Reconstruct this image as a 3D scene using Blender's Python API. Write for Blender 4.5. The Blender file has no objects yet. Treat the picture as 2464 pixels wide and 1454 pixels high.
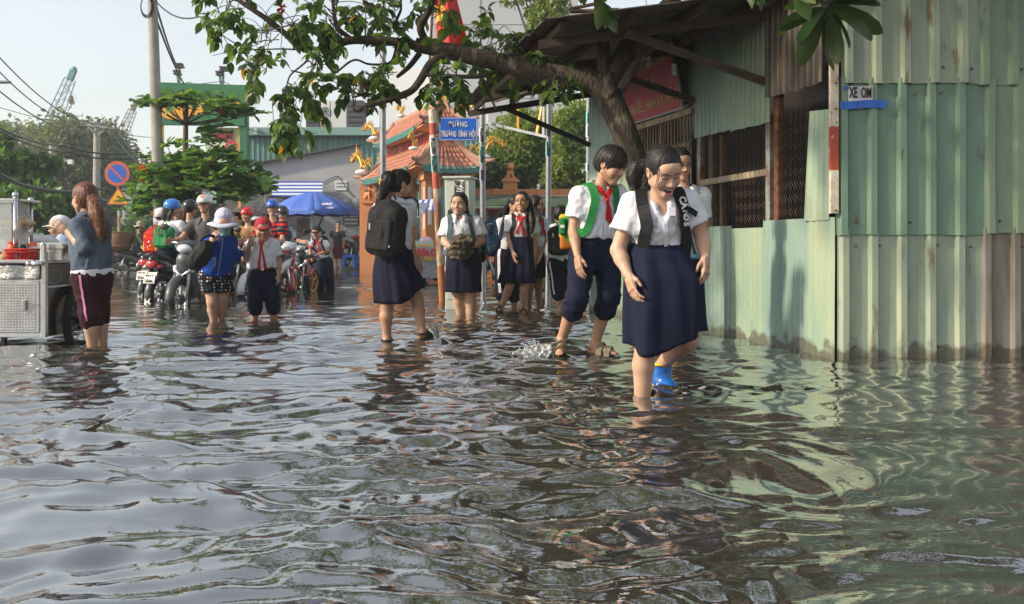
import bpy, bmesh, math, random
import numpy as np
from mathutils import Vector, Matrix
from mathutils.bvhtree import BVHTree
random.seed(7); RNG = np.random.default_rng(7)
D2R = math.radians
scene = bpy.context.scene
COL = scene.collection
# ---------------------------------------------------------------- camera
FPX, CX, HY, CAMZ = 2500.0, 1232.0, 592.0, 0.8
cam_d = bpy.data.cameras.new('camera'); cam = bpy.data.objects.new('camera', cam_d); COL.objects.link(cam)
cam.location = (0, 0, CAMZ); cam.rotation_euler = (D2R(90), 0, 0)
cam_d.sensor_width = 36; cam_d.lens = 36 * FPX / 2464
cam_d.shift_y = -(727 - HY) / 2464
cam_d.clip_start = 0.05; cam_d.clip_end = 2000
scene.camera = cam
# ---------------------------------------------------------------- light
SUN_TO = Vector((-0.88, -0.30, 0.53)).normalized()
SUN_EL = math.asin(SUN_TO.z)
SUN_AZ = math.atan2(SUN_TO.x, SUN_TO.y)
world = bpy.data.worlds.new('World'); scene.world = world; world.use_nodes = True
nt = world.node_tree; nt.nodes.clear()
sky = nt.nodes.new('ShaderNodeTexSky'); sky.sky_type = 'NISHITA'; sky.sun_disc = False
sky.sun_elevation = SUN_EL; sky.sun_rotation = SUN_AZ
sky.altitude = 0; sky.air_density = 1.25; sky.dust_density = 1.2; sky.ozone_density = 0.6
hsv = nt.nodes.new('ShaderNodeHueSaturation'); hsv.inputs['Saturation'].default_value = 0.42
bgn = nt.nodes.new('ShaderNodeBackground'); bgn.inputs['Strength'].default_value = 0.106
out = nt.nodes.new('ShaderNodeOutputWorld')
nt.links.new(sky.outputs[0], hsv.inputs['Color']); nt.links.new(hsv.outputs[0], bgn.inputs['Color'])
nt.links.new(bgn.outputs[0], out.inputs['Surface'])
sun_d = bpy.data.lights.new('sun', 'SUN'); sun_o = bpy.data.objects.new('sun', sun_d); COL.objects.link(sun_o)
sun_d.energy = 2.6; sun_d.angle = D2R(4.0); sun_d.color = (1.0, 0.86, 0.66)
sun_o.rotation_euler = SUN_TO.to_track_quat('Z', 'Y').to_euler()
scene.view_settings.view_transform = 'Standard'; scene.view_settings.look = 'None'
scene.view_settings.exposure = 1.05; scene.view_settings.gamma = 1.0
scene.view_settings.use_curve_mapping = False
scene.render.engine = 'CYCLES'
cy = scene.cycles
cy.use_denoising = True
try: cy.denoiser = 'OPENIMAGEDENOISE'
except Exception: pass
cy.max_bounces = 7; cy.diffuse_bounces = 3; cy.glossy_bounces = 4; cy.transmission_bounces = 6; cy.transparent_max_bounces = 12
cy.sample_clamp_indirect = 6.0; cy.caustics_reflective = False; cy.caustics_refractive = False
# ---------------------------------------------------------------- helpers
def V3(*a): return np.array(a if len(a) == 3 else a[0], dtype=float)
def P(px, py, Y): return np.array(((px - CX) / FPX * Y, Y, CAMZ + (HY - py) / FPX * Y))
def nrm(v):
 v = np.asarray(v, float); l = np.linalg.norm(v); return v / l if l > 1e-9 else v
def lerp(a, b, t): return a + (b - a) * t
def hash3(i, j, k):
 h = (i.astype(np.int64) * 73856093) ^ (j.astype(np.int64) * 19349663) ^ (k.astype(np.int64) * 83492791)
 h = (h ^ (h >> 13)) * 1274126177
 return ((h ^ (h >> 16)) & 0xffff) / 65535.0
def vnoise(p):
 p = np.asarray(p, float); f = np.floor(p); i = f.astype(np.int64); u = p - f; u = u * u * (3 - 2 * u)
 r = 0
 for dx in (0, 1):
  for dy in (0, 1):
   for dz in (0, 1):
    w = (u[..., 0] if dx else 1 - u[..., 0]) * (u[..., 1] if dy else 1 - u[..., 1]) * (u[..., 2] if dz else 1 - u[..., 2])
    r = r + w * hash3(i[..., 0] + dx, i[..., 1] + dy, i[..., 2] + dz)
 return r * 2 - 1
def fbm(p, o=3):
 s = 0; a = 1.0
 for k in range(o): s = s + a * vnoise(np.asarray(p) * 2 ** k + 17.3 * k); a *= 0.5
 return s
# ---- materials
def hexc(*rgb):   # sRGB 0-255 -> linear
 return tuple(((c / 255) / 12.92 if c / 255 < 0.04045 else ((c / 255 + 0.055) / 1.055) ** 2.4) for c in rgb)
def pm(name, c1, c2=None, scale=6.0, rough=0.6, metal=0.0, bump=0.0, bscale=40.0, spec=0.5, stretch=(1, 1, 1), contrast=(0.35, 0.65),
  bstretch=None, c3=None, scale3=2.0, c3c=(0.55, 0.7), alpha=1.0, trans=0.0, coat=0.0, sheen=0.0, detail=4, bdist=0.01, emit=None, sss=0.0):
 m = bpy.data.materials.new(name); m.use_nodes = True
 nt = m.node_tree; b = nt.nodes['Principled BSDF']; L = nt.links.new
 b.inputs['Roughness'].default_value = rough; b.inputs['Metallic'].default_value = metal
 b.inputs['Specular IOR Level'].default_value = spec; b.inputs['Alpha'].default_value = alpha
 b.inputs['Transmission Weight'].default_value = trans; b.inputs['Coat Weight'].default_value = coat
 b.inputs['Base Color'].default_value = (*c1[:3], 1)
 if sss: b.inputs['Subsurface Weight'].default_value = sss; b.inputs['Subsurface Radius'].default_value = (0.012, 0.005, 0.003)
 tc = None
 def coords(st):
  nonlocal tc
  if tc is None: tc = nt.nodes.new('ShaderNodeTexCoord')
  mp = nt.nodes.new('ShaderNodeMapping'); mp.inputs['Scale'].default_value = st
  L(tc.outputs['Object'], mp.inputs['Vector']); return mp.outputs['Vector']
 def noise(sc, st, det):
  n = nt.nodes.new('ShaderNodeTexNoise'); n.inputs['Scale'].default_value = sc; n.inputs['Detail'].default_value = det
  n.inputs['Roughness'].default_value = 0.6
  L(coords(st), n.inputs['Vector']); return n
 cur = None
 def mixin(cur, cb, fac_socket):
  mx = nt.nodes.new('ShaderNodeMix'); mx.data_type = 'RGBA'
  L(fac_socket, mx.inputs[0])
  if cur is None: mx.inputs[6].default_value = (*c1[:3], 1)
  else: L(cur, mx.inputs[6])
  mx.inputs[7].default_value = (*cb[:3], 1); return mx.outputs[2]
 def ramp(sock, c):
  r = nt.nodes.new('ShaderNodeMapRange'); r.inputs[1].default_value = c[0]; r.inputs[2].default_value = c[1]
  L(sock, r.inputs[0]); return r.outputs[0]
 if c2 is not None:
  cur = mixin(cur, c2, ramp(noise(scale, stretch, detail).outputs[0], contrast))
 if c3 is not None:
  cur = mixin(cur, c3, ramp(noise(scale3, stretch, 5).outputs[0], c3c))
 if cur is not None: L(cur, b.inputs['Base Color'])
 if bump:
  n = noise(bscale, bstretch or stretch, 3)
  bn = nt.nodes.new('ShaderNodeBump'); bn.inputs['Strength'].default_value = bump; bn.inputs['Distance'].default_value = bdist
  L(n.outputs[0], bn.inputs['Height']); L(bn.outputs[0], b.inputs['Normal'])
 return m
# ---- mesh building
def np_mesh(name, V, quads=None, tris=None, smooth=True):
 me = bpy.data.meshes.new(name); V = np.asarray(V, np.float32)
 me.vertices.add(len(V)); me.vertices.foreach_set('co', V.ravel())
 nq = 0 if quads is None else len(quads); ntr = 0 if tris is None else len(tris)
 li = []
 if nq: li.append(np.asarray(quads, np.int32).ravel())
 if ntr: li.append(np.asarray(tris, np.int32).ravel())
 li = np.concatenate(li)
 me.loops.add(len(li)); me.loops.foreach_set('vertex_index', li)
 me.polygons.add(nq + ntr)
 st = np.concatenate([np.arange(nq) * 4, nq * 4 + np.arange(ntr) * 3]).astype(np.int32)
 me.polygons.foreach_set('loop_start', st)
 me.polygons.foreach_set('use_smooth', np.full(nq + ntr, smooth))
 me.update(calc_edges=True); me.validate()
 return me
class MB:
 def __init__(s): s.v = []; s.f = []; s.mi = []; s.cur = 0; s.n = 0
 def add(s, V, F):
  s.v.extend([tuple(map(float, q)) for q in V]); s.f.extend([tuple(i + s.n for i in f) for f in F]); s.mi.extend([s.cur] * len(F)); s.n += len(V); return s
 def box(s, c, size, R=None, taper=1.0):
  hx, hy, hz = [q / 2 for q in size]
  V = np.array([(x * hx * (taper if z > 0 else 1), y * hy * (taper if z > 0 else 1), z * hz) for z in (-1, 1) for y in (-1, 1) for x in (-1, 1)])
  if R is not None: V = V @ np.asarray(R).T
  V = V + np.asarray(c, float)
  return s.add(V, [(0, 2, 3, 1), (4, 5, 7, 6), (0, 1, 5, 4), (2, 6, 7, 3), (0, 4, 6, 2), (1, 3, 7, 5)])
 def bar(s, a, b, w, h=None, up=(0, 0, 1)):
  a = V3(a); b = V3(b); d = nrm(b - a); u = np.asarray(up, float)
  if abs(d @ nrm(u)) > 0.97: u = V3(0, 1, 0)
  x = nrm(np.cross(d, u)); z = np.cross(x, d); h = h or w
  V = [p + x * sx * w / 2 + z * sz * h / 2 for p in (a, b) for sx, sz in ((-1, -1), (1, -1), (1, 1), (-1, 1))]
  return s.add(V, [(3, 2, 1, 0), (4, 5, 6, 7), (0, 1, 5, 4), (1, 2, 6, 5), (2, 3, 7, 6), (3, 0, 4, 7)])
 def tube(s, pts, r, n=8, cap=True, closed=False):
  pts = [V3(p) for p in pts]; m = len(pts)
  rs = [r] * m if np.isscalar(r) else list(r)
  V = []; ref = None
  for i in range(m):
   if closed: t = nrm(pts[(i + 1) % m] - pts[i - 1])
   else: t = nrm(pts[min(i + 1, m - 1)] - pts[max(i - 1, 0)])
   if ref is None: ref = V3(0, 0, 1) if abs(t[2]) < 0.9 else V3(1, 0, 0)
   x = nrm(np.cross(t, ref)); y = np.cross(x, t); ref = y
   for k in range(n):
    a = 2 * math.pi * k / n; V.append(pts[i] + (x * math.cos(a) + y * math.sin(a)) * rs[i])
  F = []
  for i in range(m if closed else m - 1):
   j = (i + 1) % m
   for k in range(n):
    k2 = (k + 1) % n; F.append((i * n + k, j * n + k, j * n + k2, i * n + k2))
  if cap and not closed: F.append(tuple(range(n))); F.append(tuple((m - 1) * n + k for k in reversed(range(n))))
  return s.add(V, F)
 def cyl(s, a, b, r1, r2=None, n=12): return s.tube([a, b], [r1, r1 if r2 is None else r2], n)
 def lathe(s, prof, c, axis=(0, 0, 1), n=16, R=None):
  axis = nrm(axis); u = nrm(np.cross(axis, V3(1, 0, 0) if abs(axis[0]) < 0.9 else V3(0, 1, 0))); w = np.cross(axis, u)
  V = []; m = len(prof)
  for r, h in prof:
   for k in range(n):
    a = 2 * math.pi * k / n; V.append(V3(c) + axis * h + (u * math.cos(a) + w * math.sin(a)) * max(r, 1e-4))
  F = [(i * n + k, i * n + (k + 1) % n, (i + 1) * n + (k + 1) % n, (i + 1) * n + k) for i in range(m - 1) for k in range(n)]
  F.append(tuple(reversed(range(n)))); F.append(tuple((m - 1) * n + k for k in range(n)))
  return s.add(V, F)
 def sphere(s, c, r, nu=12, nv=8, R=None):
  r = np.array([r, r, r]) if np.isscalar(r) else np.asarray(r)
  V = []
  for j in range(nv + 1):
   th = math.pi * j / nv
   for i in range(nu):
    a = 2 * math.pi * i / nu; V.append((max(math.sin(th), 1e-3) * math.cos(a), max(math.sin(th), 1e-3) * math.sin(a), math.cos(th)))
  V = np.array(V) * r
  if R is not None: V = V @ np.asarray(R).T
  F = [(j * nu + i, (j + 1) * nu + i, (j + 1) * nu + (i + 1) % nu, j * nu + (i + 1) % nu) for j in range(nv) for i in range(nu)]
  return s.add(V + V3(c), F)
 def grid(s, G, flip=False):   # G: (m,n,3)
  G = np.asarray(G); m, n = G.shape[:2]
  F = [(i * n + j, i * n + j + 1, (i + 1) * n + j + 1, (i + 1) * n + j) for i in range(m - 1) for j in range(n - 1)]
  if flip: F = [f[::-1] for f in F]
  return s.add(G.reshape(-1, 3), F)
 def slab(s, G, t):   # thick sheet from a grid: offset along local normals
  G = np.asarray(G, float); m, n = G.shape[:2]
  du = np.gradient(G, axis=0); dv = np.gradient(G, axis=1); N = np.cross(du, dv); N /= np.linalg.norm(N, axis=2, keepdims=True) + 1e-9
  A = G + N * t / 2; B = G - N * t / 2; k = m * n
  F = []
  for i in range(m - 1):
   for j in range(n - 1):
    q = (i * n + j, (i + 1) * n + j, (i + 1) * n + j + 1, i * n + j + 1); F.append(q); F.append(tuple(x + k for x in reversed(q)))
  def edge(ids):
   for a, b in zip(ids[:-1], ids[1:]): F.append((a, b, b + k, a + k))
  edge([j for j in range(n)]); edge([(m - 1) * n + j for j in reversed(range(n))])
  edge([i * n for i in reversed(range(m))]); edge([i * n + n - 1 for i in range(m)])
  return s.add(np.concatenate([A.reshape(-1, 3), B.reshape(-1, 3)]), F)
 def prism(s, poly, t, R=None, c=(0, 0, 0)):   # polygon in local xz, thickness along y
  n = len(poly); V = np.array([(x, -t / 2, z) for x, z in poly] + [(x, t / 2, z) for x, z in poly], float)
  if R is not None: V = V @ np.asarray(R).T
  F = [tuple(range(n)), tuple(reversed(range(n, 2 * n)))] + [(i, i + n, (i + 1) % n + n, (i + 1) % n) for i in range(n)]
  return s.add(V + V3(c), F)
 def mesh(s, name, smooth=False):
  me = bpy.data.meshes.new(name); me.from_pydata(s.v, [], s.f)
  me.polygons.foreach_set('material_index', s.mi)
  if smooth: me.polygons.foreach_set('use_smooth', [True] * len(s.f))
  me.update(); return me
def fix_normals(me):
 bm = bmesh.new(); bm.from_mesh(me); bmesh.ops.recalc_face_normals(bm, faces=bm.faces); bm.to_mesh(me); bm.free(); me.update()
def thing(name, label, cat, loc=(0, 0, 0), group=None, rz=0.0, scale=1.0):
 o = bpy.data.objects.new(name, None); COL.objects.link(o); o.empty_display_size = 0.1
 o.location = tuple(float(q) for q in loc); o.rotation_euler = (0, 0, rz); o.scale = (scale,) * 3
 o['label'] = label; o['category'] = cat
 if group: o['group'] = group
 return o
def tagit(o, label, cat, group=None):
 o['label'] = label; o['category'] = cat
 if group: o['group'] = group
 return o
def obj(name, me, mats, parent=None, smooth=None, local=False, bevel=0.0, fixn=True, angle=None, kind=None, label=None):
 """link a mesh; when parent is an Empty at a location, vertices are world coordinates unless local."""
 if isinstance(me, MB): me = me.mesh(name, bool(smooth));
 elif smooth is not None: me.polygons.foreach_set('use_smooth', [bool(smooth)] * len(me.polygons))
 if fixn: fix_normals(me)
 o = bpy.data.objects.new(name, me); COL.objects.link(o)
 for m in (mats if isinstance(mats, (list, tuple)) else [mats]): me.materials.append(m)
 if parent is not None:
  o.parent = parent
  if parent.type == 'EMPTY' and not local: o.matrix_parent_inverse = Matrix.Translation(-Vector(parent.location))
 if bevel:
  b = o.modifiers.new('bevel', 'BEVEL'); b.width = bevel; b.segments = 2; b.limit_method = 'ANGLE'
 if angle is not None:
  e = o.modifiers.new('split', 'EDGE_SPLIT'); e.split_angle = D2R(angle)
 if kind: o['kind'] = kind
 if label: o['label'] = label
 return o
def setting(name, me, mats, smooth=None, kind='structure', **k):
 o = obj(name, me, mats, None, smooth, **k); o['kind'] = kind; return o
def copy_thing(root, loc, rz=None, label=None, group=None, scale=None):
 r = root.copy(); COL.objects.link(r); r.location = tuple(float(q) for q in loc)
 if rz is not None: r.rotation_euler = (0, 0, rz)
 if scale is not None: r.scale = (scale,) * 3
 if label: r['label'] = label
 if group: r['group'] = group
 for ch in list(root.children):
  c = ch.copy(); COL.objects.link(c); c.parent = r
  for g in ch.children:
   d = g.copy(); COL.objects.link(d); d.parent = c
 return r
def text_obj(name, txt, size, c, xdir, updir, mat, parent, depth=0.002, width=None, spacing=1.0, align='CENTER', bold=0.0, label=None):
 """flat extruded lettering converted to a mesh"""
 cu = bpy.data.curves.new(name, 'FONT'); cu.body = txt; cu.size = size; cu.extrude = depth; cu.align_x = align; cu.align_y = 'CENTER'
 cu.offset = bold; cu.space_character = spacing; cu.resolution_u = 3
 t = bpy.data.objects.new(name, cu); COL.objects.link(t)
 bpy.context.view_layer.update()
 me = bpy.data.meshes.new_from_object(t.evaluated_get(bpy.context.evaluated_depsgraph_get()))
 bpy.data.objects.remove(t); bpy.data.curves.remove(cu)
 n = len(me.vertices); A = np.zeros(n * 3); me.vertices.foreach_get('co', A); A = A.reshape(-1, 3)
 if width and n:
  w = A[:, 0].max() - A[:, 0].min(); A[:, 0] *= width / w
 x = nrm(xdir); u = nrm(V3(updir) - x * (V3(updir) @ x)); nn = np.cross(x, u)
 W = V3(c) + A[:, :1] * x + A[:, 1:2] * u + A[:, 2:3] * nn
 me.vertices.foreach_set('co', W.ravel().astype(np.float32)); me.update()
 return obj(name, me, mat, parent, fixn=False, label=label)
# ---- signed distance modelling (one continuous surface per body / garment)
class SDF:
 def __init__(s): s.pr = []; s.post = []
 def cap(s, a, b, ra, rb=None, k=0.02, flat=None, fs=1.0, cut0=None, cut1=None, sub=False):
  s.pr.append(('cap', V3(a), V3(b), ra, ra if rb is None else rb, k, None if flat is None else nrm(flat), fs, cut0, cut1, sub)); return s
 def ell(s, c, r, R=None, k=0.02, sub=False):
  s.pr.append(('ell', V3(c), V3(r), np.eye(3) if R is None else np.asarray(R), k, sub)); return s
 def box(s, c, h, R=None, rr=0.02, k=0.01, sub=False):
  s.pr.append(('box', V3(c), V3(h), np.eye(3) if R is None else np.asarray(R), rr, k, sub)); return s
 def plane(s, p, n, noise=0.0): s.post.append((V3(p), nrm(n), noise)); return s   # keeps the side where n points away from
 def bounds(s):
  lo = []; hi = []
  for p in s.pr:
   if p[-1]: continue
   if p[0] == 'cap':
    r = max(p[3], p[4]) * max(1, p[7]); q = np.stack([p[1], p[2]]); lo.append(q.min(0) - r); hi.append(q.max(0) + r)
   else:
    r = (np.abs(p[3]) @ p[2]) + (p[4] if p[0] == 'box' else 0); lo.append(p[1] - r); hi.append(p[1] + r)
  return np.min(lo, 0), np.max(hi, 0)
 def mesh_arrays(s, h, pad=0.02):
  lo, hi = s.bounds(); lo = lo - pad - 2 * h; hi = hi + pad + 2 * h
  n = np.ceil((hi - lo) / h).astype(int) + 1
  ax = [lo[i] + np.arange(n[i]) * h for i in range(3)]
  D = np.full(tuple(n), 0.5, np.float32)
  for p in s.pr:
   k = p[5] if p[0] == 'cap' else p[-2]; sub = p[-1]
   if p[0] == 'cap':
    r = max(p[3], p[4]) * max(1, p[7]); q = np.stack([p[1], p[2]]); l = q.min(0) - r; u = q.max(0) + r
   else:
    r = (np.abs(p[3]) @ p[2]) + (p[4] if p[0] == 'box' else 0); l = p[1] - r; u = p[1] + r
   m = k + 3 * h
   i0 = np.maximum(np.floor((l - m - lo) / h).astype(int), 0); i1 = np.minimum(np.ceil((u + m - lo) / h).astype(int) + 1, n)
   if (i1 <= i0).any(): continue
   X = np.stack(np.meshgrid(ax[0][i0[0]:i1[0]], ax[1][i0[1]:i1[1]], ax[2][i0[2]:i1[2]], indexing='ij'), -1)
   if p[0] == 'cap':
    _, a, b, ra, rb, k, fl, fs, c0, c1, _s = p
    ba = b - a; L2 = max(ba @ ba, 1e-9); t0 = ((X - a) @ ba) / L2; t = np.clip(t0, 0, 1)
    v = X - a - t[..., None] * ba
    if fl is not None:
     c = v @ fl; v = v + (c * (1 / fs - 1))[..., None] * fl
    d = np.sqrt((v * v).sum(-1)) - (ra + (rb - ra) * t)
    if fl is not None and fs < 1: d = d * (0.5 + 0.5 * fs)
    L = math.sqrt(L2)
    if c1 is not None: d = np.maximum(d, (t0 - c1) * L)
    if c0 is not None: d = np.maximum(d, (c0 - t0) * L)
   elif p[0] == 'ell':
    q = (X - p[1]) @ p[3]; k0 = np.sqrt(((q / p[2]) ** 2).sum(-1)); k1 = np.sqrt(((q / p[2] ** 2) ** 2).sum(-1)) + 1e-9
    d = k0 * (k0 - 1) / k1
   else:
    q = np.abs((X - p[1]) @ p[3]) - p[2]
    d = np.sqrt((np.maximum(q, 0) ** 2).sum(-1)) + np.minimum(q.max(-1), 0) - p[4]
   sl = tuple(slice(i0[i], i1[i]) for i in range(3)); E = D[sl]
   if sub:
    d = -d; hh = np.clip(0.5 + 0.5 * (d - E) / max(k, 1e-4), 0, 1); D[sl] = E + (d - E) * hh + k * hh * (1 - hh)
   else:
    hh = np.clip(0.5 + 0.5 * (E - d) / max(k, 1e-4), 0, 1); D[sl] = E + (d - E) * hh - k * hh * (1 - hh)
  if s.post:
   X = np.stack(np.meshgrid(*ax, indexing='ij'), -1)
   for p0, nn, ns in s.post:
    d = (X - p0) @ nn
    if ns: d = d + ns * vnoise(X * 60)
    D = np.maximum(D, d)
  D[0] = D[-1] = 1; D[:, 0] = D[:, -1] = 1; D[:, :, 0] = D[:, :, -1] = 1
  return surface_nets(D, lo, h)
def surface_nets(D, org, h):
 n = np.array(D.shape); nc = n - 1; ins = D < 0
 S = np.zeros((nc.prod(), 3)); C = np.zeros(nc.prod()); st = np.array([nc[1] * nc[2], nc[2], 1]); quads = []
 for ax in range(3):
  sl0 = [slice(None)] * 3; sl1 = [slice(None)] * 3; sl0[ax] = slice(0, -1); sl1[ax] = slice(1, None)
  a = ins[tuple(sl0)]; b = ins[tuple(sl1)]
  I = np.argwhere(a != b)
  o1, o2 = (ax + 1) % 3, (ax + 2) % 3
  I = I[(I[:, o1] > 0) & (I[:, o1] < nc[o1]) & (I[:, o2] > 0) & (I[:, o2] < nc[o2])]
  if not len(I): continue
  J = I.copy(); J[:, ax] += 1
  d0 = D[tuple(I.T)]; d1 = D[tuple(J.T)]; pos = I.astype(float); pos[:, ax] += d0 / (d0 - d1)
  cells = []
  for u, w in ((0, 0), (-1, 0), (-1, -1), (0, -1)):
   c = I.copy(); c[:, o1] += u; c[:, o2] += w; idx = c @ st; cells.append(idx)
   for q in range(3): S[:, q] += np.bincount(idx, pos[:, q], len(C))
   C += np.bincount(idx, minlength=len(C))
  Q = np.stack(cells, 1); fl = a[tuple(I.T)]
  Q[~fl] = Q[~fl][:, ::-1]; quads.append(Q)
 used = np.nonzero(C)[0]; mp = np.zeros(len(C), np.int64); mp[used] = np.arange(len(used))
 V = S[used] / C[used][:, None] * h + org
 return V, mp[np.concatenate(quads)]
def relax(V, Q, it=1, f=0.5):
 for _ in range(it):
  S = np.zeros_like(V); C = np.zeros(len(V))
  for i in range(4):
   a = Q[:, i]; b = Q[:, (i + 1) % 4]
   for q in range(3):
    S[:, q] += np.bincount(a, V[b, q], len(V)) + np.bincount(b, V[a, q], len(V))
   C += np.bincount(a, minlength=len(V)) + np.bincount(b, minlength=len(V))
  V = V + f * (S / np.maximum(C, 1)[:, None] - V)
 return V
def vnormals(V, Q):
 n = np.cross(V[Q[:, 2]] - V[Q[:, 0]], V[Q[:, 3]] - V[Q[:, 1]]); N = np.zeros_like(V)
 for i in range(4):
  for q in range(3): N[:, q] += np.bincount(Q[:, i], n[:, q], len(V))
 return N / (np.linalg.norm(N, axis=1, keepdims=True) + 1e-12)
def sdf_obj(name, S, h, mats, parent, it=1, wrinkle=0.0, wfreq=14.0, wst=(1, 1, 0.45), label=None, local=False, seed=0.0):
 V, Q = S.mesh_arrays(h); V = relax(V, Q, it)
 if wrinkle:
  N = vnormals(V, Q); r = 1 - np.abs(fbm(V * wfreq * np.asarray(wst) + seed, 2)); V = V + N * (wrinkle * (r ** 2 - 0.45))[:, None]
 return obj(name, np_mesh(name, V, Q), mats, parent, fixn=False, label=label, local=local)
def bvh_of(o):
 me = o.data; n = len(me.vertices); A = np.zeros(n * 3); me.vertices.foreach_get('co', A)
 return BVHTree.FromPolygons([Vector(x) for x in A.reshape(-1, 3)], [tuple(p.vertices) for p in me.polygons])
def ribbon(mb, pts, w, t, nrms):
 """a strap along pts with given outward normals"""
 pts = [V3(p) for p in pts]; m = len(pts); ws = [w] * m if np.isscalar(w) else w; V = []; F = []
 for i in range(m):
  d = nrm(pts[min(i + 1, m - 1)] - pts[max(i - 1, 0)]); n = nrm(V3(nrms[i]) - d * (V3(nrms[i]) @ d)); x = np.cross(d, n)
  for sx, sn in ((-1, 0), (1, 0), (1, 1), (-1, 1)): V.append(pts[i] + x * sx * ws[i] / 2 + n * sn * t)
 for i in range(m - 1):
  for k in range(4): F.append((i * 4 + k, i * 4 + (k + 1) % 4, i * 4 + 4 + (k + 1) % 4, i * 4 + 4 + k))
 F.append((0, 1, 2, 3)); F.append(tuple((m - 1) * 4 + k for k in (3, 2, 1, 0)))
 mb.add(V, F); return mb
def smooth_path(pts, n=8):
 pts = [V3(p) for p in pts]; out = []
 for i in range(len(pts) - 1):
  p0 = pts[max(i - 1, 0)]; p1 = pts[i]; p2 = pts[i + 1]; p3 = pts[min(i + 2, len(pts) - 1)]
  for k in range(n):
   t = k / n; out.append(0.5 * ((2 * p1) + (-p0 + p2) * t + (2 * p0 - 5 * p1 + 4 * p2 - p3) * t * t + (-p0 + 3 * p1 - 3 * p2 + p3) * t ** 3))
 out.append(pts[-1]); return out
def snap_path(bvh, pts, off=0.003, n=6):
 o = []; N = []
 for p in smooth_path(pts, n):
  co, no, _, _ = bvh.find_nearest(Vector(p))
  o.append(V3(co) + V3(no) * off); N.append(V3(no))
 return o, N
def Rz(a): c, s = math.cos(a), math.sin(a); return np.array(((c, -s, 0), (s, c, 0), (0, 0, 1.0)))
def Rx(a): c, s = math.cos(a), math.sin(a); return np.array(((1.0, 0, 0), (0, c, -s), (0, s, c)))
def Ry(a): c, s = math.cos(a), math.sin(a); return np.array(((c, 0, s), (0, 1.0, 0), (-s, 0, c)))
# ---------------------------------------------------------------- setting: flood water, ground, far bank
M = {}
M['mud'] = pm('mud', (0.05, 0.04, 0.03), (0.08, 0.065, 0.045), 3, 0.9)
M['pavement'] = pm('pavement', (0.22, 0.21, 0.19), (0.13, 0.12, 0.10), 1.5, 0.85, bump=0.2, bscale=30)
M['bank'] = pm('bank', (0.10, 0.10, 0.06), (0.05, 0.07, 0.025), 0.8, 0.95)
MB().box((0, 700, -0.6), (3000, 1500, 0.3)).mesh
g = MB(); g.grid(np.array([[(x, y, -0.42) for x in (-900, -60, 60, 900)] for y in (-30, 60, 400, 1500)])); setting('ground', g, M['mud'])
g = MB(); g.grid(np.array([[(x, y, 0.10 + (0 if y < 60 else 0.02)) for x in (-900, -40, -16, 60, 900)] for y in (41, 60, 120, 1500)]))
setting('terrain', g, M['bank'])
g = MB(); g.box((12, 37.8, -0.11), (46, 6.4, 0.42)); setting('pavement', g, M['pavement'], bevel=0.02)
LEGS = []   # (x, y, strength) wakes of the people wading and the wheels
def wake(px, py, st=1.0):
 Y = FPX * CAMZ / max(py - HY, 1); LEGS.append(((px - CX) / FPX * Y, Y, st))
for q in ((1541, 948, 1.1), (1592, 932, 1.0), (1350, 858, 1.6), (1452, 862, 0.9), (933, 826, 0.8), (1022, 822, 1.4), (1100, 752, .8), (1132, 755, .8),
   (1205, 748, .8), (1258, 755, .8), (1345, 748, .8), (228, 838, .9), (252, 832, .6), (515, 775, .8), (610, 770, .7), (657, 768, .7), (420, 730, 1.2),
   (160, 828, .6), (590, 715, 1), (785, 700, .5), (370, 715, 1), (725, 700, .5), (1090, 735, .6), (1160, 722, .5), (1320, 720, .5)):
 wake(*q)
def water_height(X, Y):
 rng = np.random.default_rng(11); H = np.zeros_like(X)
 p = np.stack([X, Y, np.zeros_like(X)], -1)
 wx = 0.22 * vnoise(p * 1.3 + 3.1); wy = 0.22 * vnoise(p * 1.3 + 9.7)
 gust = np.clip(0.75 + 0.55 * vnoise(p * np.array((0.35, 0.25, 1)) + 41), 0.25, 1.4)
 fade = 1 / (1 + (Y / 16.0) ** 2)
 for k in range(46):
  lam = 0.11 * (9.5 ** (k / 45.0)); th = rng.normal(math.pi * 0.42, 0.75); a = 0.0050 * lam ** 1.0 * rng.uniform(0.5, 1.3)
  a = a * (1.5 if lam < 0.3 else 0.72)
  f = np.clip((lam / (0.0085 * Y + 0.02) - 1) / 2, 0, 1)
  H += a * f * gust * np.sin(2 * math.pi / lam * ((X + wx) * math.cos(th) + (Y + wy) * math.sin(th)) + rng.uniform(0, 6.28))
 chop = np.exp(-((Y - 8.6) / 3.2) ** 2) * np.clip(1.0 - np.abs(X - 0.0) / 3.6, 0.12, 1)
 q = p + np.stack([wx, wy, np.zeros_like(X)], -1) * 0.7
 H += 0.016 * chop * (1 - np.abs(vnoise(q * np.array((3.2, 4.6, 1)))) * 2) + 0.006 * chop * (1 - np.abs(vnoise(q * np.array((8.0, 11.0, 1)) + 5)) * 2)
 H += 0.0035 * (1 - np.abs(vnoise(q * np.array((3.0, 5.0, 1)) + 77)) * 2) * np.clip(1.4 - Y / 9, 0, 1)
 for (lx, ly, st) in LEGS:
  r = np.sqrt((X - lx) ** 2 + (Y - ly) ** 2); L = 0.13 + 0.012 * ly
  m = r < 1.6
  rr = r[m]; H[m] += 0.0105 * st * np.exp(-rr / 0.42) * np.sin(2 * math.pi * rr / L + ly) * np.clip(rr / 0.05, 0, 1)
 return H
ys = [0.7]
while ys[-1] < 42.5: ys.append(ys[-1] + max(0.0085, 0.0034 * ys[-1]))
ys = np.array(ys); us = np.linspace(-0.72, 0.72, 430)
YY, UU = np.meshgrid(ys, us, indexing='ij'); XX = UU * (YY + 0.6)
HH = water_height(XX, YY)
nr, ncol = YY.shape; idx = np.arange(nr * ncol).reshape(nr, ncol)
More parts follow.
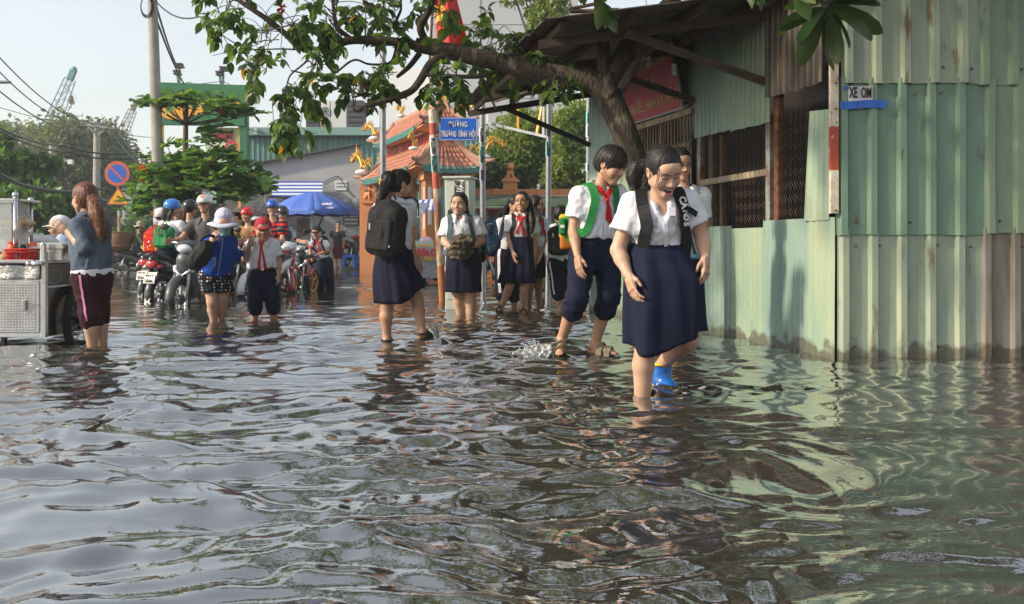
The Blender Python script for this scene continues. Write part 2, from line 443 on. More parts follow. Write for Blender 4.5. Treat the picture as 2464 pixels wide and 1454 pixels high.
quads = np.stack([idx[:-1, :-1], idx[:-1, 1:], idx[1:, 1:], idx[1:, :-1]], -1).reshape(-1, 4)
wm = pm('flood_water', (0.046, 0.043, 0.035), (0.058, 0.054, 0.043), 0.7, 0.03, spec=0.5, bump=0.07, bscale=15, stretch=(1, 1.3, 1), bdist=0.02)
wm.node_tree.nodes['Principled BSDF'].inputs['IOR'].default_value = 1.7
nt_ = wm.node_tree; gl = nt_.nodes.new('ShaderNodeBsdfGlossy'); gl.inputs['Roughness'].default_value = 0.03; gl.inputs['Color'].default_value = (.86, .88, .9, 1); mx_ = nt_.nodes.new('ShaderNodeMixShader'); mx_.inputs[0].default_value = 0.36
b_ = nt_.nodes['Principled BSDF']; nt_.links.new(b_.outputs[0], mx_.inputs[1]); nt_.links.new(gl.outputs[0], mx_.inputs[2]); nt_.links.new(mx_.outputs[0], nt_.nodes['Material Output'].inputs['Surface'])
for q in nt_.nodes:
 if q.type == 'BUMP': nt_.links.new(q.outputs[0], gl.inputs['Normal'])
setting('water', np_mesh('water', np.stack([XX, YY, HH], -1).reshape(-1, 3), quads), wm, fixn=False)
# ---------------------------------------------------------------- corrugated iron shed on the right
M['green_iron'] = pm('green_iron', (0.25, 0.33, 0.22), (0.19, 0.27, 0.19), 3.0, 0.45, 0.0, bump=0.12, bscale=9, stretch=(2, 2, 0.5), c3=(0.16, 0.11, 0.06), scale3=7, c3c=(0.66, 0.74))
M['pale_iron'] = pm('pale_iron', (0.37, 0.42, 0.31), (0.27, 0.335, 0.26), 3.0, 0.45, 0.1, bump=0.12, bscale=9, stretch=(2, 2, 0.4), c3=(0.17, 0.10, 0.05), scale3=6, c3c=(0.59, 0.70))
M['teal_iron'] = pm('teal_iron', (0.20, 0.31, 0.22), (0.155, 0.25, 0.185), 2.0, 0.42, 0.0, bump=0.10, bscale=7, stretch=(2, 2, 0.5), c3=(0.10, 0.10, 0.06), scale3=9, c3c=(0.62, 0.74))
M['side_iron'] = pm('side_iron', (0.36, 0.42, 0.29), (0.26, 0.37, 0.28), 2.2, 0.5, 0.0, bump=0.12, bscale=8, stretch=(2, 2, 0.5), c3=(0.14, 0.12, 0.08), scale3=9, c3c=(0.66, 0.76))
M['side_iron_blue'] = pm('side_iron_blue', (0.27, 0.37, 0.31), (0.22, 0.34, 0.30), 2.2, 0.5, 0.0, bump=0.12, bscale=8, stretch=(2, 2, 0.5), c3=(0.14, 0.12, 0.08), scale3=9, c3c=(0.66, 0.76))
M['rust_iron'] = pm('rust_iron', (0.26, 0.235, 0.20), (0.17, 0.12, 0.085), 4.0, 0.65, 0.25, bump=0.15, bscale=12, stretch=(3, 3, 0.4), c3=(0.30, 0.28, 0.25), scale3=3, c3c=(0.5, 0.7))
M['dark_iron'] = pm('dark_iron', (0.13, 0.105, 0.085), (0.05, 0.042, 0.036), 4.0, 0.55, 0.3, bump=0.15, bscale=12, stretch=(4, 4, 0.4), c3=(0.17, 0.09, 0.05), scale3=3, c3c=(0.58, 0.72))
M['rust'] = pm('rust', (0.20, 0.075, 0.03), (0.09, 0.035, 0.018), 18, 0.85, bump=0.3, bscale=60)
M['wood_dark'] = pm('wood_dark', (0.085, 0.055, 0.038), (0.045, 0.03, 0.022), 8, 0.8, bump=0.3, bscale=20, stretch=(1, 1, 1))
M['wood_brown'] = pm('wood_brown', (0.17, 0.10, 0.06), (0.09, 0.055, 0.035), 9, 0.8, bump=0.3, bscale=25, stretch=(6, 6, 0.7))
M['galv'] = pm('galv', (0.29, 0.305, 0.31), (0.21, 0.22, 0.23), 12, 0.42, 0.55, bump=0.05, bscale=50)
M['galv_rust'] = pm('galv_rust', (0.32, 0.34, 0.32), (0.17, 0.12, 0.09), 9, 0.6, 0.3, bump=0.2, bscale=40, c3=(0.2, 0.09, 0.04), scale3=5, c3c=(0.55, 0.65))
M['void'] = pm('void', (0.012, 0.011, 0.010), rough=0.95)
M['white_paint'] = pm('white_paint', (0.78, 0.76, 0.72), (0.62, 0.58, 0.52), 7, 0.5)
M['black'] = pm('black', (0.012, 0.012, 0.013), rough=0.5)
M['gate_iron'] = pm('gate_iron', (0.40, 0.34, 0.24), (0.20, 0.13, 0.08), 14, 0.6, 0.2, bump=0.15, bscale=40, stretch=(1, 1, 0.3), c3=(0.16, 0.07, 0.03), scale3=9, c3c=(0.6, 0.72))
M['wire'] = pm('wire', (0.16, 0.12, 0.09), (0.10, 0.07, 0.05), 20, 0.7, 0.4)
def tide(m, hgt=.10):
 nt = M[m].node_tree; L = nt.links.new; b = nt.nodes['Principled BSDF']; src = b.inputs['Base Color'].links[0].from_socket
 tc = nt.nodes.new('ShaderNodeTexCoord'); sp = nt.nodes.new('ShaderNodeSeparateXYZ'); L(tc.outputs['Object'], sp.inputs[0]); n = nt.nodes.new('ShaderNodeTexNoise'); n.inputs['Scale'].default_value = 9; n.inputs['Detail'].default_value = 6; L(tc.outputs['Object'], n.inputs['Vector'])
 a = nt.nodes.new('ShaderNodeMath'); a.operation = 'MULTIPLY_ADD'; a.inputs[1].default_value = -.34; L(n.outputs[0], a.inputs[0]); L(sp.outputs[2], a.inputs[2])
 r = nt.nodes.new('ShaderNodeMapRange'); r.inputs[1].default_value = hgt - .16; r.inputs[2].default_value = hgt - .22; r.inputs[4].default_value = .8; L(a.outputs[0], r.inputs[0])
 mx = nt.nodes.new('ShaderNodeMix'); mx.data_type = 'RGBA'; L(r.outputs[0], mx.inputs[0]); L(src, mx.inputs[6]); mx.inputs[7].default_value = (.075, .058, .038, 1); L(mx.outputs[2], b.inputs['Base Color'])
for m_ in ('pale_iron', 'rust_iron', 'side_iron', 'side_iron_blue', 'green_iron'): tide(m_)
CORN = V3(2.31, 7.4, 0); SD = V3(-0.25, 1.0, 0); SDn = nrm(SD); SNn = nrm(V3(-1.0, -0.25, 0))   # side wall direction, outward normal
def SW(t, z, off=0.0): return CORN + SD * t + V3(0, 0, z) + SNn * off
def FW(x, z, off=0.0): return V3(x, 7.4 - off, z)
shed = thing('corrugated_shed', 'green corrugated iron shed standing in the flood water at the street corner', 'shed', (3.4, 8.6, 0))
def trap_profile(x0, x1, pitch=0.2, top=0.042, slope=0.020, depth=0.036, phase=0.0):
 xs = []; x = x0 - ((x0 - phase) % pitch)
 while x < x1 + pitch:
  for dx, d in ((0, 0), (slope, depth), (slope + top, depth), (2 * slope + top, 0)): xs.append((x + dx, d))
  xs.append((x + 2 * slope + top + (pitch - 2 * slope - top) * 0.5, 0.004))
  x += pitch
 xs = [q for q in xs if x0 < q[0] < x1]
 return [(x0, xs[0][1] if xs else 0)] + xs + [(x1, xs[-1][1] if xs else 0)]
def sheet(name, P_at, prof, z0, z1, mat, lay, seed=0, nz=9, skew=0.0, dent=0.004, wavy=0.006):
 G = []
 for j in range(nz):
  tz = j / (nz - 1); row = []
  for x, d in prof:
   z = lerp(z0, z1, tz)
   q = vnoise(np.array([[x * 2.3 + seed, z * 2.7, seed * 1.7]]))[0]; q2 = vnoise(np.array([[x * 9 + seed, z * 5, seed]]))[0]
   if j == 0: z += wavy * vnoise(np.array([[x * 14 + seed, 0, 3.3]]))[0]
   row.append(P_at(x + skew * tz, z, lay + d + dent * q + 0.0015 * q2))
  G.append(row)
 mb = MB(); mb.slab(np.array(G), 0.002)
 return obj(name, mb, mat, shed, angle=25)
rows = [(-0.25, 0.93, 0.0, [(2.315, 3.34, 'pale_iron'), (3.325, 4.1, 'rust_iron'), (4.08, 5.1, 'pale_iron'), (5.08, 6.2, 'green_iron')]),
  (0.885, 1.99, 0.014, [(2.30, 3.36, 'teal_iron'), (3.345, 4.35, 'green_iron'), (4.33, 5.3, 'teal_iron'), (5.28, 6.2, 'green_iron')]),
  (1.945, 3.35, 0.028, [(2.335, 3.32, 'pale_iron'), (3.30, 4.3, 'green_iron'), (4.28, 5.25, 'pale_iron'), (5.23, 6.2, 'green_iron')])]
i = 0
for z0, z1, lay, sh in rows:
 for x0, x1, mt in sh:
  i += 1
  sheet('corrugated_sheet', FW, trap_profile(x0, x1, 0.203 + 0.003 * (i % 3), phase=x0 + 0.012), z0 + 0.008 * math.sin(i * 2.3), z1, M[mt], lay + 0.003 * (i % 2), seed=i * 3.7, dent=0.006)
scr = MB()
for z in (0.08, 0.80, 0.97, 1.88, 2.06, 2.9):
 for k in range(16):
  x = 2.42 + k * 0.203 + 0.03 * math.sin(k * 5 + z * 9)
  if (k + int(z * 10)) % 3 != 1: scr.lathe([(0.009, 0), (0.009, 0.004), (0.004, 0.007)], FW(x, z + 0.01 * math.sin(k * 3), 0.018 if z < 0.9 else (0.033 if z < 1.93 else 0.047)), (0, -1, 0), 8)
obj('screw', scr, M['rust'], shed, kind='stuff')
def fine(t0, t1, pitch=0.085): return trap_profile(t0, t1, pitch, 0.02, 0.012, 0.011, phase=t0 + 0.01)
side = [(0.0, 0.36, -0.25, 1.005, 'side_iron', 0.012), (0.35, 1.05, -0.25, 0.995, 'side_iron_blue', 0.006), (1.04, 1.62, -0.25, 0.93, 'side_iron', 0.0), (1.6, 2.35, -0.25, 0.945, 'side_iron_blue', 0.008)]
for k, (a, b, z0, z1, mt, lay) in enumerate(side):
 sheet('corrugated_sheet', SW, fine(a, b), z0, z1 + 0.01 * k % 2, M[mt], lay, seed=20 + k * 2.1, dent=0.006)
up = [(0.93, 1.62, 1.79, 2.74, 'green_iron', 0.01), (1.6, 2.36, 1.81, 2.74, 'side_iron_blue', 0.0), (2.36, 3.0, 2.12, 2.74, 'green_iron', 0.0), (2.98, 3.9, 2.12, 2.74, 'teal_iron', 0.004)]
for k, (a, b, z0, z1, mt, lay) in enumerate(up):
 sheet('corrugated_sheet', SW, fine(a, b), z0, z1, M[mt], lay, seed=40 + k * 2.1)
sheet('corrugated_sheet', SW, fine(3.86, 4.6), -0.25, 2.72, M['green_iron'], 0.0, seed=60); sheet('corrugated_sheet', SW, fine(4.58, 5.4), -0.25, 2.72, M['side_iron_blue'], 0.004, seed=61)
sheet('corrugated_sheet', SW, fine(0.14, 0.95), 1.985, 2.95, M['dark_iron'], 0.03, seed=63, wavy=0.015)
G = [[SW(lerp(a0, a1, u), lerp(0.985, 1.80 - 0.02 * u, v), 0.02 + 0.011 * ((k % 2))) for k, u in enumerate(np.linspace(0, 1, 9))] for v, a0, a1 in [(v, 0.40 - 0.08 * v, 0.06) for v in np.linspace(0, 1, 5)]]
mb = MB(); mb.slab(np.array(G), 0.003); obj('loose_panel', mb, M['side_iron'], shed, angle=30)
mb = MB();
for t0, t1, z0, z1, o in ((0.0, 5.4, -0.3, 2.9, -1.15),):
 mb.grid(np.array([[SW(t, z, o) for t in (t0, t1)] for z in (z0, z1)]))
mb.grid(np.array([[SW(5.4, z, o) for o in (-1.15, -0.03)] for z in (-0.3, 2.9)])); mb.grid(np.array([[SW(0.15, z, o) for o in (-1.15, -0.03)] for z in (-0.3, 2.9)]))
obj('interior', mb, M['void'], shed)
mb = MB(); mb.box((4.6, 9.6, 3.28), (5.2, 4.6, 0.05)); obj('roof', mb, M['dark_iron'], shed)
for t, w, m, z0, z1, off in ((2.30, 0.075, 'galv_rust', -0.2, 1.83, -0.03), (2.13, 0.09, 'wood_brown', 0.9, 1.84, -0.07), (1.96, 0.055, 'wood_brown', 0.9, 1.80, -0.09), (1.0, 0.07, 'galv_rust', 0.9, 1.83, -0.03), (0.9, 0.075, 'rust', 0.9, 2.02, -0.05)):
 mb = MB(); mb.box((SW(t, (z0 + z1) / 2, off)), (w, 0.05, z1 - z0), R=np.stack([SDn, SNn, V3(0, 0, 1)], 1)); obj('frame_post', mb, M[m], shed, bevel=0.004)
mb = MB(); mb.bar(SW(1.0, 1.40, -0.025), SW(2.3, 1.385, -0.025), 0.03, 0.055); obj('rail', mb, M['gate_iron'], shed, bevel=0.003)
for z0, z1, t0, t1 in ((2.2, 2.25, 0.1, 0.45), (2.08, 2.09, 0.1, 0.4)):
 mb = MB(); mb.bar(SW(t0, z0, -0.06), SW(t1, z1 - 0.1, -0.2), 0.025); obj('rail', mb, M['rust'], shed)
mb = MB()
def chain(t0, t1, z0, z1, off=-0.012):
 px, pz = 0.078, 0.052; n = int((t1 - t0) / px) + 1; rows_ = int((z1(0) - z0) / pz) + 8
 for k in range(n):
  pts = []
  for j in range(rows_):
   t = t0 + (k + (0.5 if j % 2 else 0.0)) * px + (0.04 * px if j % 2 else -0.04 * px); z = z0 + j * pz
   if t > t1 or z > z1((t - t0) / (t1 - t0)): break
   pts.append(SW(t, z, off + (0.003 if j % 2 else -0.003)))
  if len(pts) > 1: mb.tube(pts, 0.0021, 4, cap=False)
  pts = []
  for j in range(rows_):
   t = t0 + (k + (0.5 if j % 2 == 0 else 1.0)) * px - (0.04 * px if j % 2 == 0 else -0.04 * px); z = z0 + j * pz
   if t > t1 or z > z1((t - t0) / (t1 - t0)): break
   pts.append(SW(t, z, off - (0.003 if j % 2 else -0.003)))
  if len(pts) > 1: mb.tube(pts, 0.0021, 4, cap=False)
chain(0.36, 0.90, 0.93, lambda u: 2.02); chain(1.02, 2.28, 0.90, lambda u: 1.83)
obj('chain_link_mesh', mb, M['wire'], shed, kind='stuff')
gate = MB();
mb = MB(); mb.bar(SW(2.36, 2.07, 0.02), SW(3.86, 2.07, 0.02), 0.05, 0.06); obj('gate_rail', mb, M['gate_iron'], shed, bevel=0.004)
bar0 = None
for k in range(38):
 t = 2.40 + k * 0.0385
 mb = MB(); mb.tube([SW(t, -0.1, 0.02 + 0.012 * (k % 2)), SW(t + 0.004, 2.05, 0.02 + 0.012 * (k % 2))], 0.0095, 6); obj('gate_bar', mb, M['gate_iron'] if k % 5 else M['galv_rust'], shed, smooth=True)
mb = MB()
for z in (0.4, 1.1, 1.72):
 for k in range(0, 36, 2):
  for s in (-1, 1): mb.bar(SW(2.4 + k * 0.0385, z - s * 0.07, 0.035), SW(2.4 + (k + 2) * 0.0385, z + s * 0.07, 0.035), 0.004, 0.014)
obj('gate_lattice', mb, M['gate_iron'], shed, kind='stuff')
mb = MB(); mb.bar(SW(3.02, 1.78, 0.045), SW(3.02, 2.02, 0.045), 0.012, 0.05, up=SNn); obj('gate_latch', mb, M['gate_iron'], shed)
mb = MB(); G = [[SW(t, z, 0.02 + (0.015 if k % 2 else 0) + (0.05 if z < 2.12 else 0)) for k, t in enumerate(np.linspace(2.4, 3.86, 37))] for z in (2.10, 2.15)]
mb.slab(np.array(G), 0.004); obj('lip_sheet', mb, M['teal_iron'], shed)
# ---- corner post (red and white)
M['rw_white'] = pm('rw_white', (0.72, 0.66, 0.56), (0.5, 0.38, 0.26), 10, 0.6, bump=0.15, bscale=50, c3=(0.18, 0.07, 0.03), scale3=26, c3c=(0.6, 0.66))
M['rw_red'] = pm('rw_red', (0.52, 0.085, 0.035), (0.36, 0.06, 0.03), 10, 0.6, bump=0.15, bscale=50, c3=(0.55, 0.45, 0.36), scale3=20, c3c=(0.6, 0.66))
post = thing('corner_post', 'red and white painted rusty steel post on the shed corner', 'post', (2.285, 7.36, 1.03))
for z0, z1, c in ((1.03, 1.335, 'rw_white'), (1.335, 1.645, 'rw_red'), (1.645, 2.20, 'rw_white'), (2.20, 2.27, 'rw_red')):
 mb = MB(); mb.box((2.283, 7.345, (z0 + z1) / 2), (0.05, 0.012, z1 - z0)); mb.box((2.264, 7.375, (z0 + z1) / 2), (0.012, 0.06, z1 - z0)); obj('painted_section', mb, M[c], post)
for z in (1.05, 1.77, 1.95, 2.22):
 mb = MB(); mb.lathe([(0.008, 0), (0.008, 0.004)], (2.288, 7.338, z), (0, -1, 0), 8); obj('bolt', mb, M['rust'], post)
# ---- XE OM paper notice with blue tape
note = thing('paper_notice', 'white paper reading XE OM stuck on the green shed wall', 'notice', FW(2.49, 1.895, 0.05))
mb = MB(); mb.slab(np.array([[FW(x, z, 0.056 + 0.004 * math.sin(x * 40)) for x in np.linspace(2.375, 2.548, 12)] for z in (1.822, 1.928)]), 0.001); obj('paper', mb, pm('paper', (0.74, 0.73, 0.75), rough=0.7), note)
text_obj('lettering', 'XE  OM', 0.105, FW(2.462, 1.880, 0.062), (1, 0, 0), (0, 0, 1), M['black'], note, width=0.158, bold=0.003)
mb = MB(); mb.slab(np.array([[FW(x, lerp(1.772, 1.828, v) + 0.004 * math.sin(x * 23) + 0.03 * (x - 2.5), 0.064 + 0.004 * math.sin(x * 50)) for x in np.linspace(2.315, 2.64 + 0.01 * (v > 0.5), 18)] for v in (0, 0.5, 1)]), 0.0012)
tape = obj('tape', mb, pm('blue_tape', (0.008, 0.09, 0.48), (0.01, 0.14, 0.6), 30, 0.25, bump=0.4, bscale=40), note)
mb = MB(); mb.slab(np.array([[FW(x, z, 0.064) for x in (2.345, 2.375)] for z in (1.905, 1.93)]), 0.001); obj('tape', mb, M['black'] if 0 else bpy.data.materials['blue_tape'], note)
# ---- awning roof with its timbers
aw = thing('awning', 'dark corrugated awning roof with timber struts over the shed gate', 'awning', SW(3, 0, 0.8))
def eave(Y): return -0.55 - 0.1725 * (Y - 12.8)
def wallx(Y): return 2.31 - 0.25 * (Y - 7.4)
def roofp(Y, u): x0, x1 = eave(Y), wallx(Y) + 0.05; return V3(lerp(x0, x1, u), Y, lerp(2.53, 2.78, u))
k = 0; Yb = 7.9
def in_gap(Y, u): return False
while Yb < 12.85:
 Y1 = min(Yb + 0.72, 12.9); n = int((Y1 - Yb) / 0.038) + 1; G = []
 for Y in np.linspace(Yb, Y1, n):
  kk = len(G); G.append([roofp(Y, u) + V3(0, 0, (0.016 if kk % 2 else 0) + 0.008 * (k % 2) + 0.01 * vnoise(np.array([[Y * 2, u * 4, 2.2]]))[0]) for u in np.linspace(-0.02 - 0.012 * (k % 3), 1, 7)])
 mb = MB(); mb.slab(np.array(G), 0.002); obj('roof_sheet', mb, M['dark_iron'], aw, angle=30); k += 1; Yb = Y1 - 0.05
for u in (0.06, 0.34, 0.62, 0.9):
 mb = MB(); mb.bar(roofp(8.0, u) - V3(0, 0, 0.05), roofp(12.75, u) - V3(0, 0, 0.05), 0.045, 0.06); obj('purlin', mb, M['wood_dark'], aw)
for Y in (8.35, 9.8, 11.2, 12.7):
 mb = MB(); mb.bar(roofp(Y, 0.0) - V3(0, 0, 0.115), roofp(Y, 1) - V3(0, 0, 0.115), 0.05, 0.07); obj('rafter', mb, M['wood_dark'], aw)
for t, z in ((0.98, 2.12), (2.33, 2.16), (5.36, 2.04)):
 a = SW(t, z, 0.02); b = roofp(a[1] - 0.1, 0.28 if t > 5 else 0.35) - V3(0, 0, 0.12)
 mb = MB(); mb.bar(a, b, 0.045, 0.06); obj('strut', mb, M['wood_dark'] if t < 5 else M['black'], aw, bevel=0.004)
mb = MB(); mb.bar(P(1895, 0, 8.0), P(1990, 52, 7.8), 0.022); mb.bar(P(1760, -60, 8.3), P(1896, 0, 8.0), 0.022); obj('tie_bar', mb, M['rust'], aw)
mb = MB(); mb.bar(P(1160, 188, 9.4), P(1193, 262, 9.4), 0.035, 0.02); obj('hanging_slat', mb, M['wood_brown'], aw)
mb = MB(); mb.bar(P(1190, 245, 10.4), P(1270, 220, 10.4), 0.03, 0.02); obj('hanging_slat', mb, M['galv_rust'], aw)
mb = MB(); mb.bar(P(1372, 22, 8.6), P(1430, 10, 8.6), 0.05, 0.02); mb.bar(P(1490, 24, 8.5), P(1372, 28, 8.6), 0.07, 0.02); obj('fascia_board', mb, M['wood_brown'], aw)
# ---- red committee sign
M['sign_red'] = pm('sign_red', (0.42, 0.035, 0.07), (0.33, 0.03, 0.06), 4, 0.5)
M['sign_gold'] = pm('sign_gold', (0.72, 0.55, 0.25), rough=0.5)
bd = thing('sign_board', 'red ward office sign with pale lettering hung above the folding gate', 'sign', SW(3.15, 2.1, 0.12))
def SG(t, z): return SW(t, z, 0.07 + 0.20 * (z - 2.1))
mb = MB(); mb.slab(np.array([[SG(t, z) for t in (3.85, 2.47)] for z in (2.12, 2.72)]), 0.012); obj('panel', mb, M['sign_red'], bd)
for a, b in (((3.86, 2.11), (2.46, 2.11)), ((2.46, 2.11), (2.46, 2.73)), ((2.46, 2.73), (3.86, 2.73)), ((3.86, 2.73), (3.86, 2.11))):
 mb = MB(); mb.bar(SG(*a), SG(*b), 0.018); obj('frame', mb, M['galv'], bd)
upv = nrm(SG(3, 2.7) - SG(3, 2.1)); sgn = nrm(np.cross(-SDn, upv))
for txt, t, z, s, w in (('UỶ BAN NHÂN DÂN PHƯỜNG 16 QUẬN 8', 3.15, 2.615, 0.085, 1.16), ('TRỤ SỞ', 3.15, 2.455, 0.11, 0.36), ('BAN ĐIỀU HÀNH KHU PHỐ 3', 3.15, 2.24, 0.17, 1.27)):
 text_obj('lettering', txt, s, SG(t, z) + sgn * 0.009, -SDn, upv, M['sign_gold'], bd, width=w)
M['lamp_white'] = pm('lamp_white', (0.75, 0.74, 0.70), rough=0.3)
for (px, py, Y), lab in (((1560, 150, 9.6), 'unlit energy saving bulb hanging left of the strut by the red sign'), ((1622, 168, 9.3), 'unlit energy saving bulb with black holder hanging before the red sign')):
 c = P(px, py, Y); t = thing('light_bulb', lab, 'light bulb', c, 'bulbs hanging under the awning')
 mb = MB(); mb.lathe([(0.006, 0.14), (0.012, 0.12), (0.021, 0.07), (0.024, 0.05)], c, n=10); obj('holder', mb, M['black'], t, smooth=True)
 for dx in (-0.013, 0.0, 0.013):
  mb = MB(); mb.tube([c + V3(dx, 0.008 * (1 if dx else -1), 0.045), c + V3(dx, 0.008 * (1 if dx else -1), -0.05)], 0.0055, 6); obj('tube', mb, M['lamp_white'], t, smooth=True)
 mb = MB(); mb.lathe([(0.02, 0.05), (0.02, 0.03)], c, n=10); obj('base', mb, M['lamp_white'], t)
 mb = MB(); mb.tube([c + V3(0, 0, 0.13), c + V3(0.0, 0.02, 0.3), c + V3(-0.02, 0.03, 0.62)], 0.003, 5); obj('cord', mb, M['black'], t)
bag = obj('hanging_cloth', MB().sphere(SW(2.1, 1.13, 0.03), (0.028, 0.02, 0.06), 10, 8), M['white_paint'], smooth=True); tagit(bag, 'small white cloth bundle tied on the wire mesh', 'cloth')
# ---------------------------------------------------------------- trees
def leafmat(name, c, c2=None, trans=0.35, rough=0.42, tcol=None):
 m = pm(name, c, c2, 9, rough, spec=0.4) if c2 else pm(name, c, rough=rough, spec=0.4)
 nt = m.node_tree; b = nt.nodes['Principled BSDF']; o = nt.nodes['Material Output']
 t = nt.nodes.new('ShaderNodeBsdfTranslucent'); tc = tcol or tuple(min(1, q * k) for q, k in zip(c, (2.2, 1.9, 0.9)))
 t.inputs['Color'].default_value = (*tc, 1)
 mx = nt.nodes.new('ShaderNodeMixShader'); mx.inputs[0].default_value = trans
 nt.links.new(b.outputs[0], mx.inputs[1]); nt.links.new(t.outputs[0], mx.inputs[2]); nt.links.new(mx.outputs[0], o.inputs['Surface'])
 return m
LEAF = [leafmat('leaf_a', (0.06, 0.125, 0.03), trans=.45), leafmat('leaf_b', (0.095, 0.17, 0.035), trans=.45), leafmat('leaf_c', (0.04, 0.085, 0.028), trans=.4), leafmat('leaf_yellow', (0.45, 0.22, 0.02), trans=0.3)]
ALM = [leafmat('almond_a', (0.075, 0.18, 0.045)), leafmat('almond_b', (0.14, 0.27, 0.06)), leafmat('almond_c', (0.045, 0.11, 0.04)), leafmat('almond_red', (0.38, 0.10, 0.03))]
FAR = [leafmat('far_leaf_a', (0.05, 0.085, 0.035)), leafmat('far_leaf_b', (0.075, 0.11, 0.04)), leafmat('far_leaf_c', (0.035, 0.06, 0.03))]
OLI = [leafmat('hazed_olive_a', (0.12, 0.16, 0.09)), leafmat('hazed_olive_b', (0.15, 0.20, 0.10)), leafmat('hazed_olive_c', (0.095, 0.13, 0.08))]  # olive paled so the leaf colour itself carries distance haze
HED = [leafmat('hedge_leaf_a', (0.04, 0.10, 0.025)), leafmat('hedge_leaf_b', (0.07, 0.16, 0.03)), leafmat('hedge_leaf_c', (0.025, 0.06, 0.02))]
WALLT = [leafmat('yard_leaf_a', (0.09, 0.165, 0.04)), leafmat('yard_leaf_b', (0.16, 0.225, 0.05)), leafmat('yard_leaf_c', (0.055, 0.10, 0.03))]
BARK = pm('bark', (0.10, 0.075, 0.055), (0.035, 0.028, 0.022), 14, 0.9, bump=0.9, bscale=26, stretch=(1.6, 1.6, 0.6), bdist=0.02, c3=(0.24, 0.20, 0.15), scale3=7, c3c=(0.58, 0.68))
BARK2 = pm('bark_pale', (0.16, 0.13, 0.10), (0.09, 0.07, 0.055), 14, 0.9, bump=0.5, bscale=30, c3=(0.22, 0.20, 0.16), scale3=6, c3c=(0.55, 0.7))
BARKF = pm('bark_far', (0.10, 0.08, 0.06), (0.06, 0.05, 0.04), 5, 0.9)
LPROF = [(0, 0.02), (0.18, 0.22), (0.42, 0.30), (0.68, 0.23), (0.88, 0.09), (1.0, 0.0)]
OPROF = [(0, 0.03), (0.3, 0.14), (0.62, 0.30), (0.82, 0.31), (0.95, 0.18), (1.0, 0.03)]
PPROF = [(0, 0.02), (0.12, 0.06), (0.35, 0.13), (0.6, 0.16), (0.85, 0.13), (0.96, 0.06), (1.0, 0.0)]
def leaf_geo(prof, fold=0.25, droop=0.25, curl=0.0):
 V = []; F = []
 for i, (t, w) in enumerate(prof):
  z = -droop * t * t
  V += [(-w / 1.0, t, z + fold * w + curl * w * w), (0, t, z), (w / 1.0, t, z + fold * w + curl * w * w)]
 for i in range(len(prof) - 1):
  a = 3 * i; F += [(a, a + 1, a + 4, a + 3), (a + 1, a + 2, a + 5, a + 4)]
 return np.array(V), np.array(F)
def leaf_frame(d, up, roll=0.0):
 d = nrm(d); x = nrm(np.cross(d, up) if np.linalg.norm(np.cross(d, up)) > 1e-3 else V3(1, 0, 0)); n = np.cross(x, d)
 x, n = x * math.cos(roll) + n * math.sin(roll), n * math.cos(roll) - x * math.sin(roll)
 return np.stack([x, d, n], 1)
def leaves_mesh(name, items, geo, mats, parent, kind=None):
 """items: (pos, R, size, material index)"""
 LV, LF = geo; n = len(items); k = len(LV)
 R = np.array([q[1] for q in items]); s = np.array([q[2] for q in items]); p = np.array([q[0] for q in items])
 V = np.einsum('nij,kj->nki', R, LV) * s[:, None, None] + p[:, None, :]
 F = (LF[None] + (np.arange(n) * k)[:, None, None]).reshape(-1, 4)
 me = np_mesh(name, V.reshape(-1, 3), F); mi = np.repeat([q[3] for q in items], len(LF)).astype(np.int32)
 o = obj(name, me, mats, parent, fixn=False); me.polygons.foreach_set('material_index', mi)
 if kind: o['kind'] = kind
 return o
def card_crown(name, ells, n, size, mats, parent, seed=0, clump=0.5, flat=0.0, droop=0.0):
 """crown volume filled with small folded leaf sprays, gathered into clumps"""
 r = np.random.default_rng(seed); items = []; vol = [e[1][0] * e[1][1] * e[1][2] for e in ells]; tot = sum(vol)
 P_ = []
 for e, v in zip(ells, vol):
  m = max(int(n * v / tot), 30); nc = max(m // 26, 4)
  d = r.normal(size=(nc, 3)); d /= np.linalg.norm(d, axis=1, keepdims=True); rad = r.uniform(0.45, 1.0, nc) ** 0.5
  cc = d * rad[:, None]
  idx = r.integers(0, nc, m); off = r.normal(size=(m, 3)) * clump * 0.30
  q = cc[idx] + off
  P_.append(q * np.array(e[1]) + np.array(e[0]))
 p = np.concatenate(P_); m = len(p)
 d = r.normal(size=(m, 3)); d[:, 2] = d[:, 2] * (1 - flat) - droop; d /= np.linalg.norm(d, axis=1, keepdims=True)
 up = r.normal(size=(m, 3)); up[:, 2] += 1.2
 x = np.cross(d, up); x /= np.linalg.norm(x, axis=1, keepdims=True) + 1e-9; nn = np.cross(x, d)
 R = np.stack([x, d, nn], 2); s = size * r.uniform(0.6, 1.4, m)
 hh = vnoise(p / (size * 9)); mi = np.where(hh > 0.18, 1, np.where(hh < -0.22, 2, 0))
 LV = np.array([(-0.03, 0, 0), (0.03, 0, 0), (-0.34, 0.5, 0.10), (0.34, 0.5, 0.10), (-0.05, 1, -0.1), (0.05, 1, -0.1)]); LF = np.array([(0, 1, 3, 2), (2, 3, 5, 4)])
 V = np.einsum('nij,kj->nki', R, LV) * s[:, None, None] + p[:, None, :]
 F = (LF[None] + (np.arange(m) * 6)[:, None, None]).reshape(-1, 4)
 me = np_mesh(name, V.reshape(-1, 3), F, smooth=False); o = obj(name, me, mats, parent, fixn=False)
 me.polygons.foreach_set('material_index', np.repeat(mi, 2).astype(np.int32)); return o
